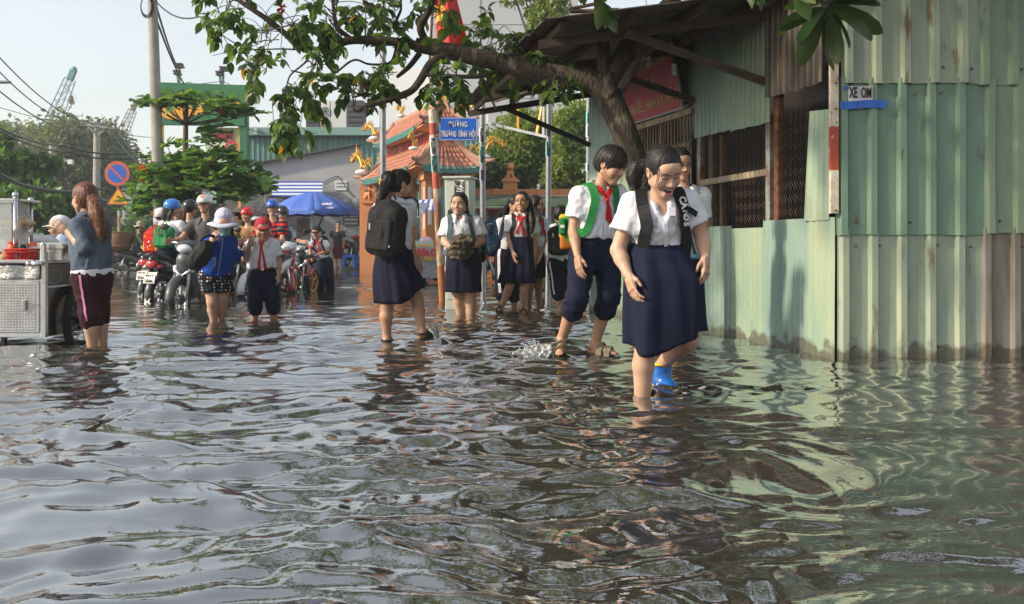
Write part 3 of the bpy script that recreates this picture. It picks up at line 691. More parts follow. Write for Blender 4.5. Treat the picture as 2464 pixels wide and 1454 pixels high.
def simple_tree(name, label, base, trunk_top, tr, ells, n, size, mats, seed, group=None, bark=None, clump=0.5, droop=0.0):
 t = thing(name, label, 'tree', base, group)
 mb = MB(); base = V3(base); tt = V3(trunk_top); r = random.Random(seed)
 mb.tube(smooth_path([base - V3(0, 0, 0.3), lerp(base, tt, 0.5) + V3(r.uniform(-.1, .1), 0, 0), tt], 4), list(np.linspace(tr, tr * 0.6, 9)), 8)
 for e in ells:
  for k in range(5):
   q = V3(e[0]) + V3(r.uniform(-.6, .6) * e[1][0], r.uniform(-.6, .6) * e[1][1], r.uniform(-.3, .7) * e[1][2]); a = lerp(base, tt, r.uniform(0.6, 1.0))
   mid = (a + q) / 2 + V3(0, 0, 0.12 * np.linalg.norm(q - a)); mb.tube(smooth_path([a, mid, q], 4), list(np.linspace(tr * 0.45, tr * 0.08, 9)), 5)
 obj('trunk', mb, bark or BARKF, t, smooth=True)
 card_crown('crown', ells, n, size, mats, t, seed, clump, droop=droop); return t
# ---- the street tree growing through the awning
TY = 8.8
tree = thing('street_tree', 'leafy flowering street tree with a mossy trunk growing through the dark awning', 'tree', P(1606, 860, TY) * V3(1, 1, 0))
def tp(px, py, dy=0.0): return P(px, py, TY + dy)
tr = MB(); LIMBS = []
def limb(pts, r0, r1, n=10, wob=0.0, keep=True):
 pa = smooth_path([tp(*q) for q in pts], 6); rs = np.linspace(r0, r1, len(pa))
 rs = rs * (1 + 0.10 * vnoise(np.array(pa) * 5 + r0 * 90)); tr.tube(pa, list(rs), n)
 if keep: LIMBS.extend(pa)
 return pa
limb([(1612, 900), (1598, 740), (1572, 560), (1538, 420), (1507, 330), (1478, 262), (1455, 205), (1450, 180)], 0.115, 0.105, 14, keep=False)
limb([(1470, 235), (1430, 200), (1380, 189), (1290, 171), (1200, 150), (1120, 132), (1050, 118), (1000, 108)], 0.115, 0.058, 12)
limb([(1010, 112), (940, 100, -.05), (850, 97, -.1), (790, 112, -.1), (752, 123, -.15), (715, 108, -.2), (690, 85, -.2), (650, 52, -.25), (600, 18, -.3), (560, -8, -.3), (500, -40, -.3)], 0.042, 0.016, 8)
limb([(1040, 125), (1012, 70, -.1), (1030, 30, -.15), (1046, -15, -.2), (1060, -110, -.3)], 0.036, 0.026, 8)
limb([(1090, 128), (1040, 150, -.1), (1010, 195, -.15), (985, 222, -.15), (930, 241, -.2), (878, 256, -.2)], 0.042, 0.022, 8)
limb([(880, 255, -.2), (862, 268, -.2), (850, 262, -.2)], 0.02, 0.010, 6); limb([(878, 256, -.2), (884, 280, -.2)], 0.018, 0.012, 6)
limb([(1010, 128, .1), (985, 160, .15), (955, 186, .2)], 0.028, 0.015, 6)
limb([(850, 97, -.1), (815, 70, -.05), (805, 40, 0), (800, -10, 0)], 0.022, 0.014, 6)
limb([(1000, 108), (955, 60, .2), (965, 20, .25), (960, -30, .3)], 0.018, 0.010, 6)
limb([(955, 105, 0.1), (940, 150, .1), (890, 155, .1), (850, 145, .1), (800, 180, .1), (760, 182, 0), (700, 170, 0)], 0.014, 0.006, 6)
limb([(752, 123, -.15), (735, 150, -.2), (700, 180, -.2), (690, 205, -.2), (680, 215, -.2)], 0.010, 0.004, 5)
limb([(760, 122, -.15), (680, 118, -.3), (600, 118, -.35), (550, 95, -.4), (520, 70, -.4)], 0.008, 0.003, 5)
limb([(690, 150, -.2), (640, 140, -.3), (600, 115, -.35), (560, 122, -.4), (510, 135, -.4)], 0.007, 0.002, 5)
limb([(1200, 170), (1160, 183, -.1), (1120, 185, -.1), (1050, 182, -.15), (1020, 180, -.15)], 0.02, 0.02, 6)
limb([(1450, 215), (1452, 120), (1447, 60), (1438, -30), (1430, -200)], 0.062, 0.040, 10)
limb([(1468, 210, 0.05), (1505, 120, .05), (1560, 55, .1), (1625, -10, .1), (1700, -150, .1)], 0.085, 0.055, 12)
limb([(1493, 215, -.08), (1545, 135, -.1), (1600, 75, -.1), (1655, 20, -.1)], 0.045, 0.04, 8)
obj('trunk', tr, BARK, tree, smooth=True)
rt = np.random.default_rng(5); items = []; tw = MB(); LA = np.array(LIMBS)
CL = [((540, 35), (65, 45), 9, 7, -.3), ((640, 80), (60, 50), 8, 5, -.25), ((720, 45), (60, 45), 9, 6, -.2), ((800, 60), (70, 55), 10, 6, -.1), ((880, 30), (60, 40), 8, 6, 0), ((930, 60), (60, 50), 8, 6, .1),
  ((760, 165), (50, 25), 4, 5, -.2), ((690, 290), (40, 70), 9, 7, -.2), ((735, 240), (50, 30), 6, 6, -.2), ((600, 185), (20, 25), 4, 4, -.4), ((850, 200), (80, 35), 10, 6, -.1), ((935, 190), (50, 40), 6, 6, 0),
  ((1068, 205), (45, 26), 10, 6, -.15), ((1215, 110), (60, 50), 11, 6, .3), ((1165, 80), (50, 40), 6, 5, .3), ((1260, 140), (40, 40), 5, 5, .3), ((1060, 30), (50, 30), 4, 4, 0), ((1330, 205), (60, 15), 4, 4, -.3), ((1100, 150), (60, 40), 4, 4, -.2),
  ((700, 330), (30, 30), 4, 5, -.2)]
HI = [((600, -70), (130, 60), 10, 7, -.3), ((760, -90), (120, 80), 12, 7, 0), ((930, -110), (130, 90), 14, 7, 0), ((1060, -150), (150, 110), 14, 7, -.4), ((1250, -150), (160, 120), 14, 7, -.2), ((1440, -260), (200, 140), 18, 7, 0), ((1640, -260), (180, 120), 16, 7, .1), ((1000, -330), (250, 120), 18, 7, -.3), ((1300, -420), (280, 120), 20, 7, -.2)]
def spray(a, c, nl, size):
 d = c - a; L = np.linalg.norm(d); mid = a + d * 0.5 + V3(0, 0, 0.10 * L) + rt.normal(size=3) * 0.05
 pa = smooth_path([a, mid, c, c + nrm(d + V3(0, 0, -0.2)) * 0.10], 4); tw.tube(pa, list(np.linspace(0.0045, 0.0016, len(pa))), 4, cap=False)
 side = 1
 for i in range(nl):
  t = 1 - i * 0.42 / nl - (0 if i else 0); k = min(int(t * (len(pa) - 1)), len(pa) - 1); p = pa[k] + rt.normal(size=3) * 0.006
  tan = nrm(pa[min(k + 1, len(pa) - 1)] - pa[max(k - 1, 0)]); lat = nrm(np.cross(tan, V3(0, 0, 1))) * side; side = -side
  dd = nrm(tan * (0.7 if i else 1.4) + lat * 0.9 * (1 if i else 0.1) + V3(0, 0, -0.35) + rt.normal(size=3) * 0.28)
  mi = 3 if rt.random() < 0.012 else int(rt.choice([0, 0, 1, 1, 2]))
  items.append((p, leaf_frame(dd, V3(rt.normal() * .5, rt.normal() * .5, 1), rt.normal() * 0.5), size * rt.uniform(0.65, 1.25), mi))
for hi, cls in ((0, CL), (1, HI)):
 for (cx, cyy), (rx, ry), ns, nl, dy in cls:
  c0 = tp(cx, cyy, dy); dist = np.linalg.norm(LA - c0, axis=1); near = LA[np.argsort(dist)[:12]]
  for s in range(int(ns * 1.5)):
   q = rt.normal(size=2) * 0.62; c = tp(cx + q[0] * rx, cyy + q[1] * ry, dy + rt.normal() * 0.22)
   hub = lerp(near[rt.integers(0, 12)], c0 + rt.normal(size=3) * 0.06, 0.45 if not hi else 0.1); spray(hub, c, nl + 3, 0.096)
  tw.tube(smooth_path([near[0], lerp(near[0], c0, 0.45) + V3(0, 0, 0.03), c0], 4), list(np.linspace(0.009, 0.004, 9)), 5, cap=False)
for k in range(42):  # unseen leaf sprays added above the view to shade the shed front
 c0 = V3(rt.uniform(-0.6, 2.2), rt.uniform(5.6, 7.5), 0); c0[2] = rt.uniform(2.75, 4.6) + max(0, (6 - c0[1])) * .1; hub = lerp(c0, V3(0.6, 8.6, 3.4), 0.3)
 if c0[2] < CAMZ + (HY + 120) / FPX * c0[1]: continue
 for s in range(7): spray(lerp(hub, c0, .7), c0 + rt.normal(size=3) * np.array((.26, .26, .16)), 8, 0.15)
obj('twigs', tw, BARK2, tree, smooth=True, kind='stuff')
geo = leaf_geo(LPROF)
vis = [it for it in items if it[0][2] < CAMZ + (HY + 10) / FPX * it[0][1]]; hid = [it for it in items if not it[0][2] < CAMZ + (HY + 10) / FPX * it[0][1]]
order = np.argsort([-it[2] / it[0][1] for it in vis]); first = [vis[i] for i in order[:290]]; rest = [vis[i] for i in order[290:]] + hid
LM = []
for m in LEAF:
 me = np_mesh('leaf', geo[0], geo[1]); me.materials.append(m); LM.append(me)
for p, R, s, mi in first:
 o = bpy.data.objects.new('leaf', LM[mi]); COL.objects.link(o); o.parent = tree; o.matrix_parent_inverse = Matrix.Translation(-Vector(tree.location))
 o.matrix_basis = Matrix([[R[i, 0] * s, R[i, 1] * s, R[i, 2] * s, p[i]] for i in range(3)] + [[0, 0, 0, 1]])
leaves_mesh('leaves', rest, geo, LEAF, tree, kind='stuff')
M['flower'] = pm('flower', (0.55, 0.012, 0.012), rough=0.5)
for cx, cyy, dy in ((678, 20, -.25), (1282, 122, .2), (1280, 140, .2)):
 items2 = []
 for k in range(16):
  d = nrm(rt.normal(size=3) + V3(0, 0, 0.3)); items2.append((tp(cx, cyy, dy) + rt.normal(size=3) * 0.012, leaf_frame(d, V3(0, 0.3, 1)), 0.05, 0))
 leaves_mesh('flower', items2, leaf_geo(PPROF, 0.4), [M['flower']], tree)
# ---- plumeria in front of the shed (crown mostly above the frame)
PLU = [leafmat('plumeria_a', (0.035, 0.075, 0.022), rough=0.3), leafmat('plumeria_b', (0.06, 0.10, 0.03), rough=0.3)]
plu = thing('plumeria_tree', 'plumeria tree with long dark leaves hanging before the top of the shed', 'tree', (4.6, 6.1, -0.3))
rp = np.random.default_rng(3); pb = MB(); heads = []
pb.tube(smooth_path([(4.6, 6.1, -0.4), (4.55, 6.1, 1.0), (4.4, 6.1, 2.2), (4.2, 6.1, 2.9)], 5), list(np.linspace(0.11, 0.075, 16)), 10)
TARGET = P(1990, 12, 6.6)
hp = [TARGET, V3(2.75, 6.3, 3.1), V3(3.2, 6.0, 3.25), V3(1.4, 6.2, 3.0), V3(0.6, 5.9, 3.35), V3(2.2, 6.7, 3.45), V3(3.9, 6.4, 2.95), V3(4.6, 6.2, 3.4), V3(1.9, 6.2, 3.55), V3(2.9, 5.6, 3.9), V3(1.0, 5.7, 3.9), V3(3.6, 5.7, 3.8), V3(0.0, 5.6, 3.8), V3(-0.5, 6.0, 4.2), V3(0.4, 6.3, 4.5), V3(1.5, 6.6, 4.3)]
for h in hp:
 a = V3(4.2, 6.1, 2.9); m1 = lerp(a, h, 0.45) + V3(0, 0, 0.55 if h is not TARGET else 0.75); m2 = h + V3(0.10, 0, 0.22)
 pb.tube(smooth_path([a, m1, m2, h + V3(0, 0, .02)], 5), list(np.linspace(0.06, 0.016, 16)), 7)
obj('trunk', pb, BARK2, plu, smooth=True)
pgeo = leaf_geo(PPROF, 0.18, 0.22)
PM = []
for m in PLU:
 me = np_mesh('leaf', pgeo[0], pgeo[1]); me.materials.append(m); PM.append(me)
hid = []
for hi, h in enumerate(hp):
 n = 28 if hi == 0 else 16
 for k in range(n):
  if hi == 0:
   a = lerp(-2.75, 2.6, (k + 0.5) / n); d = nrm(V3(math.sin(a) * 1.0, rp.normal() * 0.55 - 0.15, -math.cos(a) * 0.8 + 0.12 + 0.1 * rp.normal()))
   s = rp.uniform(0.24, 0.38) * (1.15 if math.cos(a) > 0.5 else 0.9)
  else:
   a = k * 2.4; d = nrm(V3(math.cos(a), math.sin(a), rp.uniform(-0.7, 0.7))); s = rp.uniform(0.26, 0.36)
  p = h + d * 0.025 + rp.normal(size=3) * 0.012; R = leaf_frame(d, V3(rp.normal() * .3, rp.normal() * .3, 1), rp.normal() * 0.5)
  if hi == 0:
   o = bpy.data.objects.new('leaf', PM[k % 2]); COL.objects.link(o); o.parent = plu; o.matrix_parent_inverse = Matrix.Translation(-Vector(plu.location))
   o.matrix_basis = Matrix([[R[i, 0] * s, R[i, 1] * s, R[i, 2] * s, p[i]] for i in range(3)] + [[0, 0, 0, 1]])
  else: hid.append((p, R, s, k % 2))
leaves_mesh('leaves', hid, pgeo, PLU, plu, kind='stuff')
# ---- pruned sea almond tree in tiers
AY = 20.0
alm = thing('almond_tree', 'sea almond tree pruned into two flat tiers before the green billboard', 'tree', P(447, 690, AY) * V3(1, 1, 0))
am = MB(); am.tube(smooth_path([P(450, 700, AY), P(446, 520, AY), P(446, 400, AY), P(447, 300, AY), P(450, 240, AY)], 5), list(np.linspace(0.09, 0.035, 21)), 8)
ra = np.random.default_rng(21); ros = []
def tierpts(cx, cyy, rx, ry, dep, n, dome):
 for k in range(n):
  a = ra.uniform(0, 6.28); r = math.sqrt(ra.uniform(0.03, 1)); z = ra.normal() * 0.35
  px = cx + math.cos(a) * r * rx; yy = math.sin(a) * r * dep
  py = cyy + (r ** 2) * dome - math.sin(a) * r * 4 + z * ry; ros.append(P(px, py, AY + yy))
tierpts(455, 238, 130, 15, 1.0, 44, 14); tierpts(565, 272, 42, 16, .6, 12, 5); tierpts(525, 305, 45, 20, .6, 6, 30)
tierpts(480, 375, 150, 62, 1.3, 150, 70); tierpts(400, 455, 75, 40, .8, 40, 10); tierpts(590, 440, 60, 40, .8, 30, 15); tierpts(350, 490, 30, 35, .5, 12, 5)
for q in ros[::4]:
 a = P(446, min(300 if q[2] > P(0, 300, AY)[2] else 440, 460), AY); am.tube(smooth_path([a, lerp(a, q, 0.5) + V3(0, 0, -0.05), q - V3(0, 0, 0.03)], 3), list(np.linspace(0.025, 0.006, 7)), 5, cap=False)
obj('trunk', am, BARK2, alm, smooth=True)
og = leaf_geo(OPROF, 0.22, 0.3); RM = []
for v in range(8):
 LV, LF = og; Vv = []; Ff = []; mi = []; nl = 7
 for k in range(nl):
  a = k * 2.39996 + v; d = nrm(V3(math.cos(a), math.sin(a), 0.15 + 0.5 * ra.random())); R = leaf_frame(d, V3(0, 0, 1), ra.normal() * 0.3); s = 0.215 * ra.uniform(0.7, 1.1)
  Ff.append(LF + len(LV) * k); Vv.append(LV @ R.T * s); mi += [(3 if (k == 0 and v == 0) else int(ra.choice([0, 1, 1, 2] if v % 2 else [0, 0, 1, 2])))] * len(LF)
 me = np_mesh('leaf_rosette', np.concatenate(Vv), np.concatenate(Ff))
 for m in ALM: me.materials.append(m)
 me.polygons.foreach_set('material_index', np.array(mi, np.int32)); RM.append(me)
np.random.default_rng(4).shuffle(ros); ex = []
for i in range(330):
 q = ros[i % len(ros)] + ra.normal(size=3) * np.array((.14, .14, .07)); a = ra.uniform(0, 6.28)
 for k in range(6):
  d = nrm(V3(math.cos(a + k * 1.05), math.sin(a + k * 1.05), .1 + .5 * ra.random())); ex.append((q, leaf_frame(d, V3(0, 0, 1), ra.normal() * .3), .20 * ra.uniform(.7, 1.1), int(ra.choice([0, 0, 1, 1, 2]))))
leaves_mesh('leaves', ex, og, ALM, alm, kind='stuff')
for i, q in enumerate(ros[:298]):
 o = bpy.data.objects.new('leaf_rosette', RM[i % 8]); COL.objects.link(o); o.parent = alm; o.matrix_parent_inverse = Matrix.Translation(-Vector(alm.location))
 o.location = tuple(q); o.rotation_euler = (ra.normal() * 0.4, ra.normal() * 0.4, ra.uniform(0, 6.28)); s = ra.uniform(0.8, 1.15); o.scale = (s, s, s)
# ---- background trees
def EL(px, py, Y, rx, ry, dep): return (tuple(P(px, py, Y)), (rx / FPX * Y, dep, ry / FPX * Y))
def B(px, Y): return ((px - CX) / FPX * Y, Y, 0.05)
simple_tree('yard_tree', 'broad bushy tree behind the orange wall between the two grey poles', B(1255, 31), P(1250, 420, 31), 0.16, [EL(1230, 380, 31, 85, 75, 1.4), EL(1270, 310, 31, 60, 50, 1.2), EL(1190, 420, 31, 55, 50, 1.0)], 9000, 0.15, WALLT, 1, 'trees behind the temple wall')
simple_tree('yard_tree', 'light green tree right of the grey pole behind the orange wall', B(1385, 29), P(1380, 420, 29), 0.13, [EL(1385, 330, 29, 55, 85, 1.2), EL(1400, 410, 29, 60, 60, 1.0), EL(1350, 420, 29, 40, 40, 1.0)], 7000, 0.16, WALLT, 2, 'trees behind the temple wall', droop=0.3)
simple_tree('tall_tree', 'slender tree with pale yellow green leaves above the awning edge', B(1310, 33), P(1308, 200, 33), 0.12, [EL(1308, 45, 33, 40, 55, 0.9), EL(1330, 10, 33, 45, 30, 0.9), EL(1240, -10, 33, 40, 22, .7)], 2600, 0.17, [WALLT[1], WALLT[1], WALLT[0]], 3, droop=0.5)
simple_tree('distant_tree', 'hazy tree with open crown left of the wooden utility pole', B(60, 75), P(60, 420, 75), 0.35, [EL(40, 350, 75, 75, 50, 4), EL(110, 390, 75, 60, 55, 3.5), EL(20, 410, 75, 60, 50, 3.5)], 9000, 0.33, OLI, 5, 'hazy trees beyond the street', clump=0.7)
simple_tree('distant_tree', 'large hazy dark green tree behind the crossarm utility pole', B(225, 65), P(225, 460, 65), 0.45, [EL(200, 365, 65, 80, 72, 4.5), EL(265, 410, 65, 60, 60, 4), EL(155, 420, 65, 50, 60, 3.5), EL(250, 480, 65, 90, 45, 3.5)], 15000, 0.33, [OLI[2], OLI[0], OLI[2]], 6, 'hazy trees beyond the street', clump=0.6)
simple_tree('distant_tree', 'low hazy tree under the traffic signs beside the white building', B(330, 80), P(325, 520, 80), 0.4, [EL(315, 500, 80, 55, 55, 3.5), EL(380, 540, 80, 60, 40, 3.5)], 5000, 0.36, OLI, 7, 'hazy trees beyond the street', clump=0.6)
simple_tree('tier_tree', 'flat topped street tree with drooping tier above the food cart', B(22, 36), P(22, 330, 36), 0.10, [EL(20, 395, 36, 110, 20, 1.5), EL(20, 440, 36, 90, 25, 1.5), EL(22, 340, 36, 22, 35, .4)], 2600, 0.30, HED, 8, 'street trees behind the food cart')
simple_tree('street_tree', 'dense green street tree behind the food cart glass case', B(120, 34), P(120, 520, 34), 0.14, [EL(100, 500, 34, 95, 45, 1.6), EL(30, 520, 34, 60, 45, 1.4), EL(165, 540, 34, 45, 45, 1.2), EL(60, 480, 34, 60, 25, 1.4)], 5200, 0.28, HED, 9, 'street trees behind the food cart')
sh = thing('verge_shrubs', 'low bright green shrubs on the bank behind the sign post', 'shrub', B(272, 46))
card_crown('foliage', [EL(270, 588, 46, 30, 22, 1), EL(345, 560, 52, 50, 22, 1), EL(262, 610, 46, 24, 14, 1)], 1800, 0.3, HED, sh, 10)
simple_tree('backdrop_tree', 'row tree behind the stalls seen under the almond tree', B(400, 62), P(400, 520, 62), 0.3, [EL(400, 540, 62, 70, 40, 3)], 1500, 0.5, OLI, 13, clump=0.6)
# ---------------------------------------------------------------- buildings behind
M['orange'] = pm('orange', (0.64, 0.29, 0.125), (0.56, 0.25, 0.105), 1.2, 0.8, bump=0.1, bscale=30)
M['orange_tile'] = pm('orange_tile', (0.55, 0.205, 0.07), (0.47, 0.165, 0.055), 3.0, 0.35)
M['roof_tile'] = pm('roof_tile', (0.44, 0.17, 0.10), (0.30, 0.11, 0.07), 5, 0.7, bump=0.2, bscale=30, c3=(0.16, 0.10, 0.08), scale3=3, c3c=(0.58, 0.72))
M['roof_render'] = pm('roof_render', (0.46, 0.25, 0.17), (0.36, 0.19, 0.13), 2.5, 0.8, bump=0.1, c3=(0.14, 0.10, 0.08), scale3=4, c3c=(0.62, 0.72))
M['teal_tile'] = pm('teal_tile', (0.03, 0.20, 0.17), (0.025, 0.13, 0.11), 6, 0.25, spec=0.6)
M['gold'] = pm('gold', (0.62, 0.36, 0.04), (0.50, 0.27, 0.03), 8, 0.35, 0.25)
M['grey_wall'] = pm('grey_wall', (0.40, 0.41, 0.42), (0.33, 0.33, 0.34), 0.5, 0.85, c3=(0.25, 0.245, 0.24), scale3=0.8, c3c=(0.6, 0.8))
M['pale_wall'] = pm('pale_wall', (0.46, 0.47, 0.49), (0.42, 0.43, 0.45), 0.2, 0.85)
M['teal_wall'] = pm('teal_wall', (0.14, 0.27, 0.24), (0.11, 0.22, 0.20), 0.8, 0.55)
M['teal_light'] = pm('teal_light', (0.20, 0.34, 0.31), (0.16, 0.29, 0.26), 0.8, 0.5)
M['board_green'] = pm('board_green', (0.025, 0.17, 0.07), (0.02, 0.14, 0.06), 0.7, 0.45)
M['yellow'] = pm('yellow', (0.75, 0.36, 0.02), rough=0.5)
M['red_paint'] = pm('red_paint', (0.42, 0.025, 0.03), (0.33, 0.02, 0.025), 4, 0.45)
M['tarp_dark'] = pm('tarp_dark', (0.10, 0.09, 0.085), (0.055, 0.05, 0.048), 3, 0.8, bump=0.3, bscale=10)
M['tarp_green'] = pm('tarp_green', (0.05, 0.075, 0.04), (0.03, 0.05, 0.03), 2, 0.7, bump=0.4, bscale=8)
M['steel'] = pm('steel', (0.55, 0.55, 0.54), (0.42, 0.42, 0.41), 6, 0.28, 0.9)
M['paper_white'] = pm('paper_white', (0.72, 0.72, 0.72), rough=0.6)
M['blue'] = pm('blue', (0.01, 0.06, 0.42), (0.01, 0.05, 0.34), 5, 0.5)
# ---- temple gate
TU = nrm(V3(-0.33, 0.944, 0)); TV = nrm(V3(0.944, 0.33, 0)); T0 = V3(-2.23, 24.0, 0)
def T(u, v, z): return T0 + TU * u + TV * v + V3(0, 0, z)
gate = thing('temple_gate', 'orange two tiered temple gate with tiled curved roofs and gold dragons', 'temple', T(3, 0.8, 0))
Rt = np.stack([TV, TU, V3(0, 0, 1)], 1)
def tbox(name, u0, u1, v0, v1, z0, z1, m, bev=0.01):
 mb = MB(); mb.box(T((u0 + u1) / 2, (v0 + v1) / 2, (z0 + z1) / 2), (v1 - v0, u1 - u0, z1 - z0), R=Rt); return obj(name, mb, m, gate, bevel=bev)
def tier(u0, u1, v0, v1, ze, zt, inset_u, inset_v, ntile_f, ntile_s, rr, tip):
 def S(side, a, t):   # side 0 front (v axis at u=u0) 1 left (u axis at v=v0); a in 0..1 along eave, t in 0..1 up slope
  up = tip * (abs(2 * a - 1) ** 4) * (1 - t) ** 2
  if side == 0:
   v = lerp(v0 + inset_v * t, v1 - inset_v * t, a); u = u0 + inset_u * t
  elif side == 1:
   u = lerp(u0 + inset_u * t, u1 - inset_u * t, a); v = v0 + inset_v * t
  else:
   u = lerp(u0 + inset_u * t, u1 - inset_u * t, a); v = v1 - inset_v * t
  return T(u, v, lerp(ze, zt, 0.72 * t + 0.28 * t * t) + up)
 for side in (0, 1, 2):
  mb = MB(); mb.slab(np.array([[S(side, a, t) for a in np.linspace(0, 1, 13)] for t in np.linspace(0, 1, 6)]), 0.05); obj('roof_slope', mb, M['roof_render'], gate, smooth=False)
 for side, n in ((0, ntile_f), (1, ntile_s)):
  for k in range(n):
   a = (k + 0.5) / n * 0.74 + 0.13
   pts = [S(side, a, t) + V3(0, 0, 0.03) for t in np.linspace(0.03, 0.97, 6)]
   for q in range(5):
    mb = MB(); mb.tube([pts[q], lerp(pts[q], pts[q + 1], 1.06)], [rr * 1.12, rr], 6); obj('roof_tile', mb, M['roof_tile'], gate, smooth=True)
   d = nrm(pts[0] - pts[1]); mb = MB(); mb.tube([pts[0] + d * 0.08 + V3(0, 0, -0.03), pts[0]], [rr * 1.25, rr * 1.2], 7); obj('eave_tile', mb, M['teal_tile'], gate, smooth=True)
  mb = MB(); G = [[S(side, a, 0) + V3(0, 0, dz) - (TU if side == 0 else TV) * 0.05 + V3(0, 0, -0.03 * (k % 2)) for k, a in enumerate(np.linspace(0.10, 0.90, 2 * n + 1))] for dz in (0.02, -0.09)]
  mb.slab(np.array(G), 0.03); obj('eave_band', mb, M['teal_tile'], gate)
 for c, (su, sv) in (((u0, v0), (1, 1)), ((u0, v1), (1, -1)), ((u1, v0), (-1, 1))):
  pts = [T(c[0] + su * inset_u * t, c[1] + sv * inset_v * t, lerp(ze, zt, 0.72 * t + 0.28 * t * t) + tip * 1.0 * (1 - t) ** 3 + 0.05) for t in np.linspace(-0.22, 1, 9)]
  mb = MB(); mb.tube(pts, list(np.linspace(0.04, 0.10, 9)), 8); obj('hip_ridge', mb, M['roof_render'], gate, smooth=True)
 mb = MB(); mb.slab(np.array([[S(0, a, 0) - V3(0, 0, 0.10) + TU * 0.02 for a in (0, .5, 1)], [T(u0 + .45, lerp(v0 + .4, v1 - .4, a), ze - 0.05) for a in (0, .5, 1)]]), 0.03); obj('soffit', mb, M['orange'], gate)
 mb = MB(); mb.slab(np.array([[S(1, a, 0) - V3(0, 0, 0.10) + TV * 0.02 for a in (0, .5, 1)], [T(lerp(u0 + .4, u1 - .4, a), v0 + .45, ze - 0.05) for a in (0, .5, 1)]]), 0.03); obj('soffit', mb, M['orange'], gate)
tier(0, 6.8, 0, 1.75, 2.60, 3.28, 0.62, 0.62, 8, 34, 0.042, 0.16)
tier(0.45, 6.3, 0.28, 1.5, 3.62, 4.22, 0.55, 0.55, 5, 26, 0.040, 0.16)
tbox('upper_wall', 0.75, 5.9, 0.62, 1.2, 3.0, 3.66, M['orange']); tbox('ridge', 1.0, 5.7, 0.82, 0.96, 4.15, 4.36, M['roof_render'])
for uu in (0.95, 2.7, 4.4):
 tbox('window_frame', uu, uu + 1.35, 0.595, 0.63, 3.08, 3.52, M['roof_render'])
 for k in range(4):
  for j in range(2): tbox('window_pane', uu + 0.08 + k * 0.31, uu + 0.34 + k * 0.31, 0.58, 0.60, 3.13 + j * 0.19, 3.29 + j * 0.19, M['red_paint'], 0)
tbox('lamp', 1.2, 2.2, 0.40, 0.46, 3.52, 3.56, M['paper_white'])
for u0, v0 in ((0.45, 0.35), (0.45, 1.1), (3.2, 0.35), (5.8, 0.35), (5.8, 1.1), (3.2, 1.1)):
 tbox('column', u0, u0 + 0.42, v0, v0 + 0.38, 0.0, 2.52, M['orange_tile']); tbox('capital', u0 - 0.06, u0 + 0.48, v0 - 0.06, v0 + 0.44, 2.36, 2.58, M['orange'])
 for k in range(6): tbox('tile_joint', u0 - 0.003, u0 + 0.423, v0 - 0.003, v0 + 0.383, 0.38 * k + 0.1, 0.38 * k + 0.106, M['orange'], 0)
tbox('column_panel', 0.440, 0.455, 0.42, 0.5, 1.3, 2.2, M['paper_white'], 0); tbox('column_panel', 0.48, 0.56, 0.335, 0.355, 1.2, 2.2, M['paper_white'], 0)
def dragon(c, s, d, seed):
 r = random.Random(seed); mb = MB(); d = nrm(V3(d)); c = V3(c)
 pts = [c + d * s * x + V3(0, 0, s * z) for x, z in ((-0.9, 0.05), (-0.55, 0.28), (-0.25, 0.10), (0.05, 0.22), (0.25, 0.55), (0.55, 0.72), (0.85, 0.55), (1.0, 0.45))]
 pa = smooth_path(pts, 4); mb.tube(pa, [s * q for q in np.interp(np.linspace(0, 1, len(pa)), (0, .3, .7, .9, 1), (0.02, .06, .07, .09, .03))], 7)
 for k in range(3, len(pa) - 1, 2):
  q = pa[k]; mb.tube([q, q + V3(0, 0, s * 0.16) - d * s * 0.06, q + V3(0, 0, s * 0.3) - d * s * (0.16 + 0.05 * r.random())], [s * 0.05, s * 0.035, s * 0.006], 5)
 for k in (6, 12, 18):
  q = pa[k]; mb.tube([q, q + d * s * 0.1 - V3(0, 0, s * 0.15), q + d * s * 0.02 - V3(0, 0, s * 0.3)], [s * 0.06, s * 0.04, s * 0.03], 5)
 h = pa[-3]
 for a in (-0.5, 0.2, 0.9): mb.tube([h, h + V3(0, 0, s * 0.25) - d * s * (0.15 + 0.25 * a), h + V3(0, 0, s * 0.32) - d * s * (0.35 + 0.3 * a)], [s * 0.06, s * 0.035, s * 0.008], 5)
 mb.sphere(h + d * s * 0.05, s * 0.11, 8, 6)
 for k in range(22):
  q = pa[r.randrange(2, len(pa))] + V3(r.uniform(-.1, .1), r.uniform(-.15, .15), r.uniform(-.05, .1)) * s; a = r.uniform(.2, 2.9); w = d * math.cos(a) + V3(0, 0, math.sin(a)); L_ = s * r.uniform(.18, .42); mb.tube(smooth_path([q, q + w * L_ * .6, q + w * L_ + d * s * r.uniform(-.15, .15)], 3), list(np.linspace(s * .04, s * .008, 7)), 5)
 o = obj('dragon_ornament', mb, M['gold'], gate, smooth=True)
 mb = MB(); mb.sphere(c - V3(0, 0, s * 0.12), (s * 0.35, s * 0.25, s * 0.14), 8, 5); obj('cloud_base', mb, M['paper_white'], gate, smooth=True)
dragon(T(0.25, 0.02, 3.12), 0.36, -TV * 0.6 - TU, 1); dragon(T(0.25, 1.75, 2.98), 0.46, TV - TU * .2, 2); dragon(T(6.6, 0.05, 3.02), 0.62, TU * 1 - TV * .3, 3); dragon(T(6.1, 0.3, 3.95), 0.48, TU - TV * .5, 4)
dragon(T(1.1, 0.88, 4.50), 0.38, -TU, 5); dragon(T(0.6, 1.5, 4.05), 0.33, TV - TU * .3, 6); dragon(T(5.2, 0.88, 4.5), 0.40, TU, 7); dragon(T(5.7, 0.6, 3.1), 0.42, TU - TV * .4, 8)
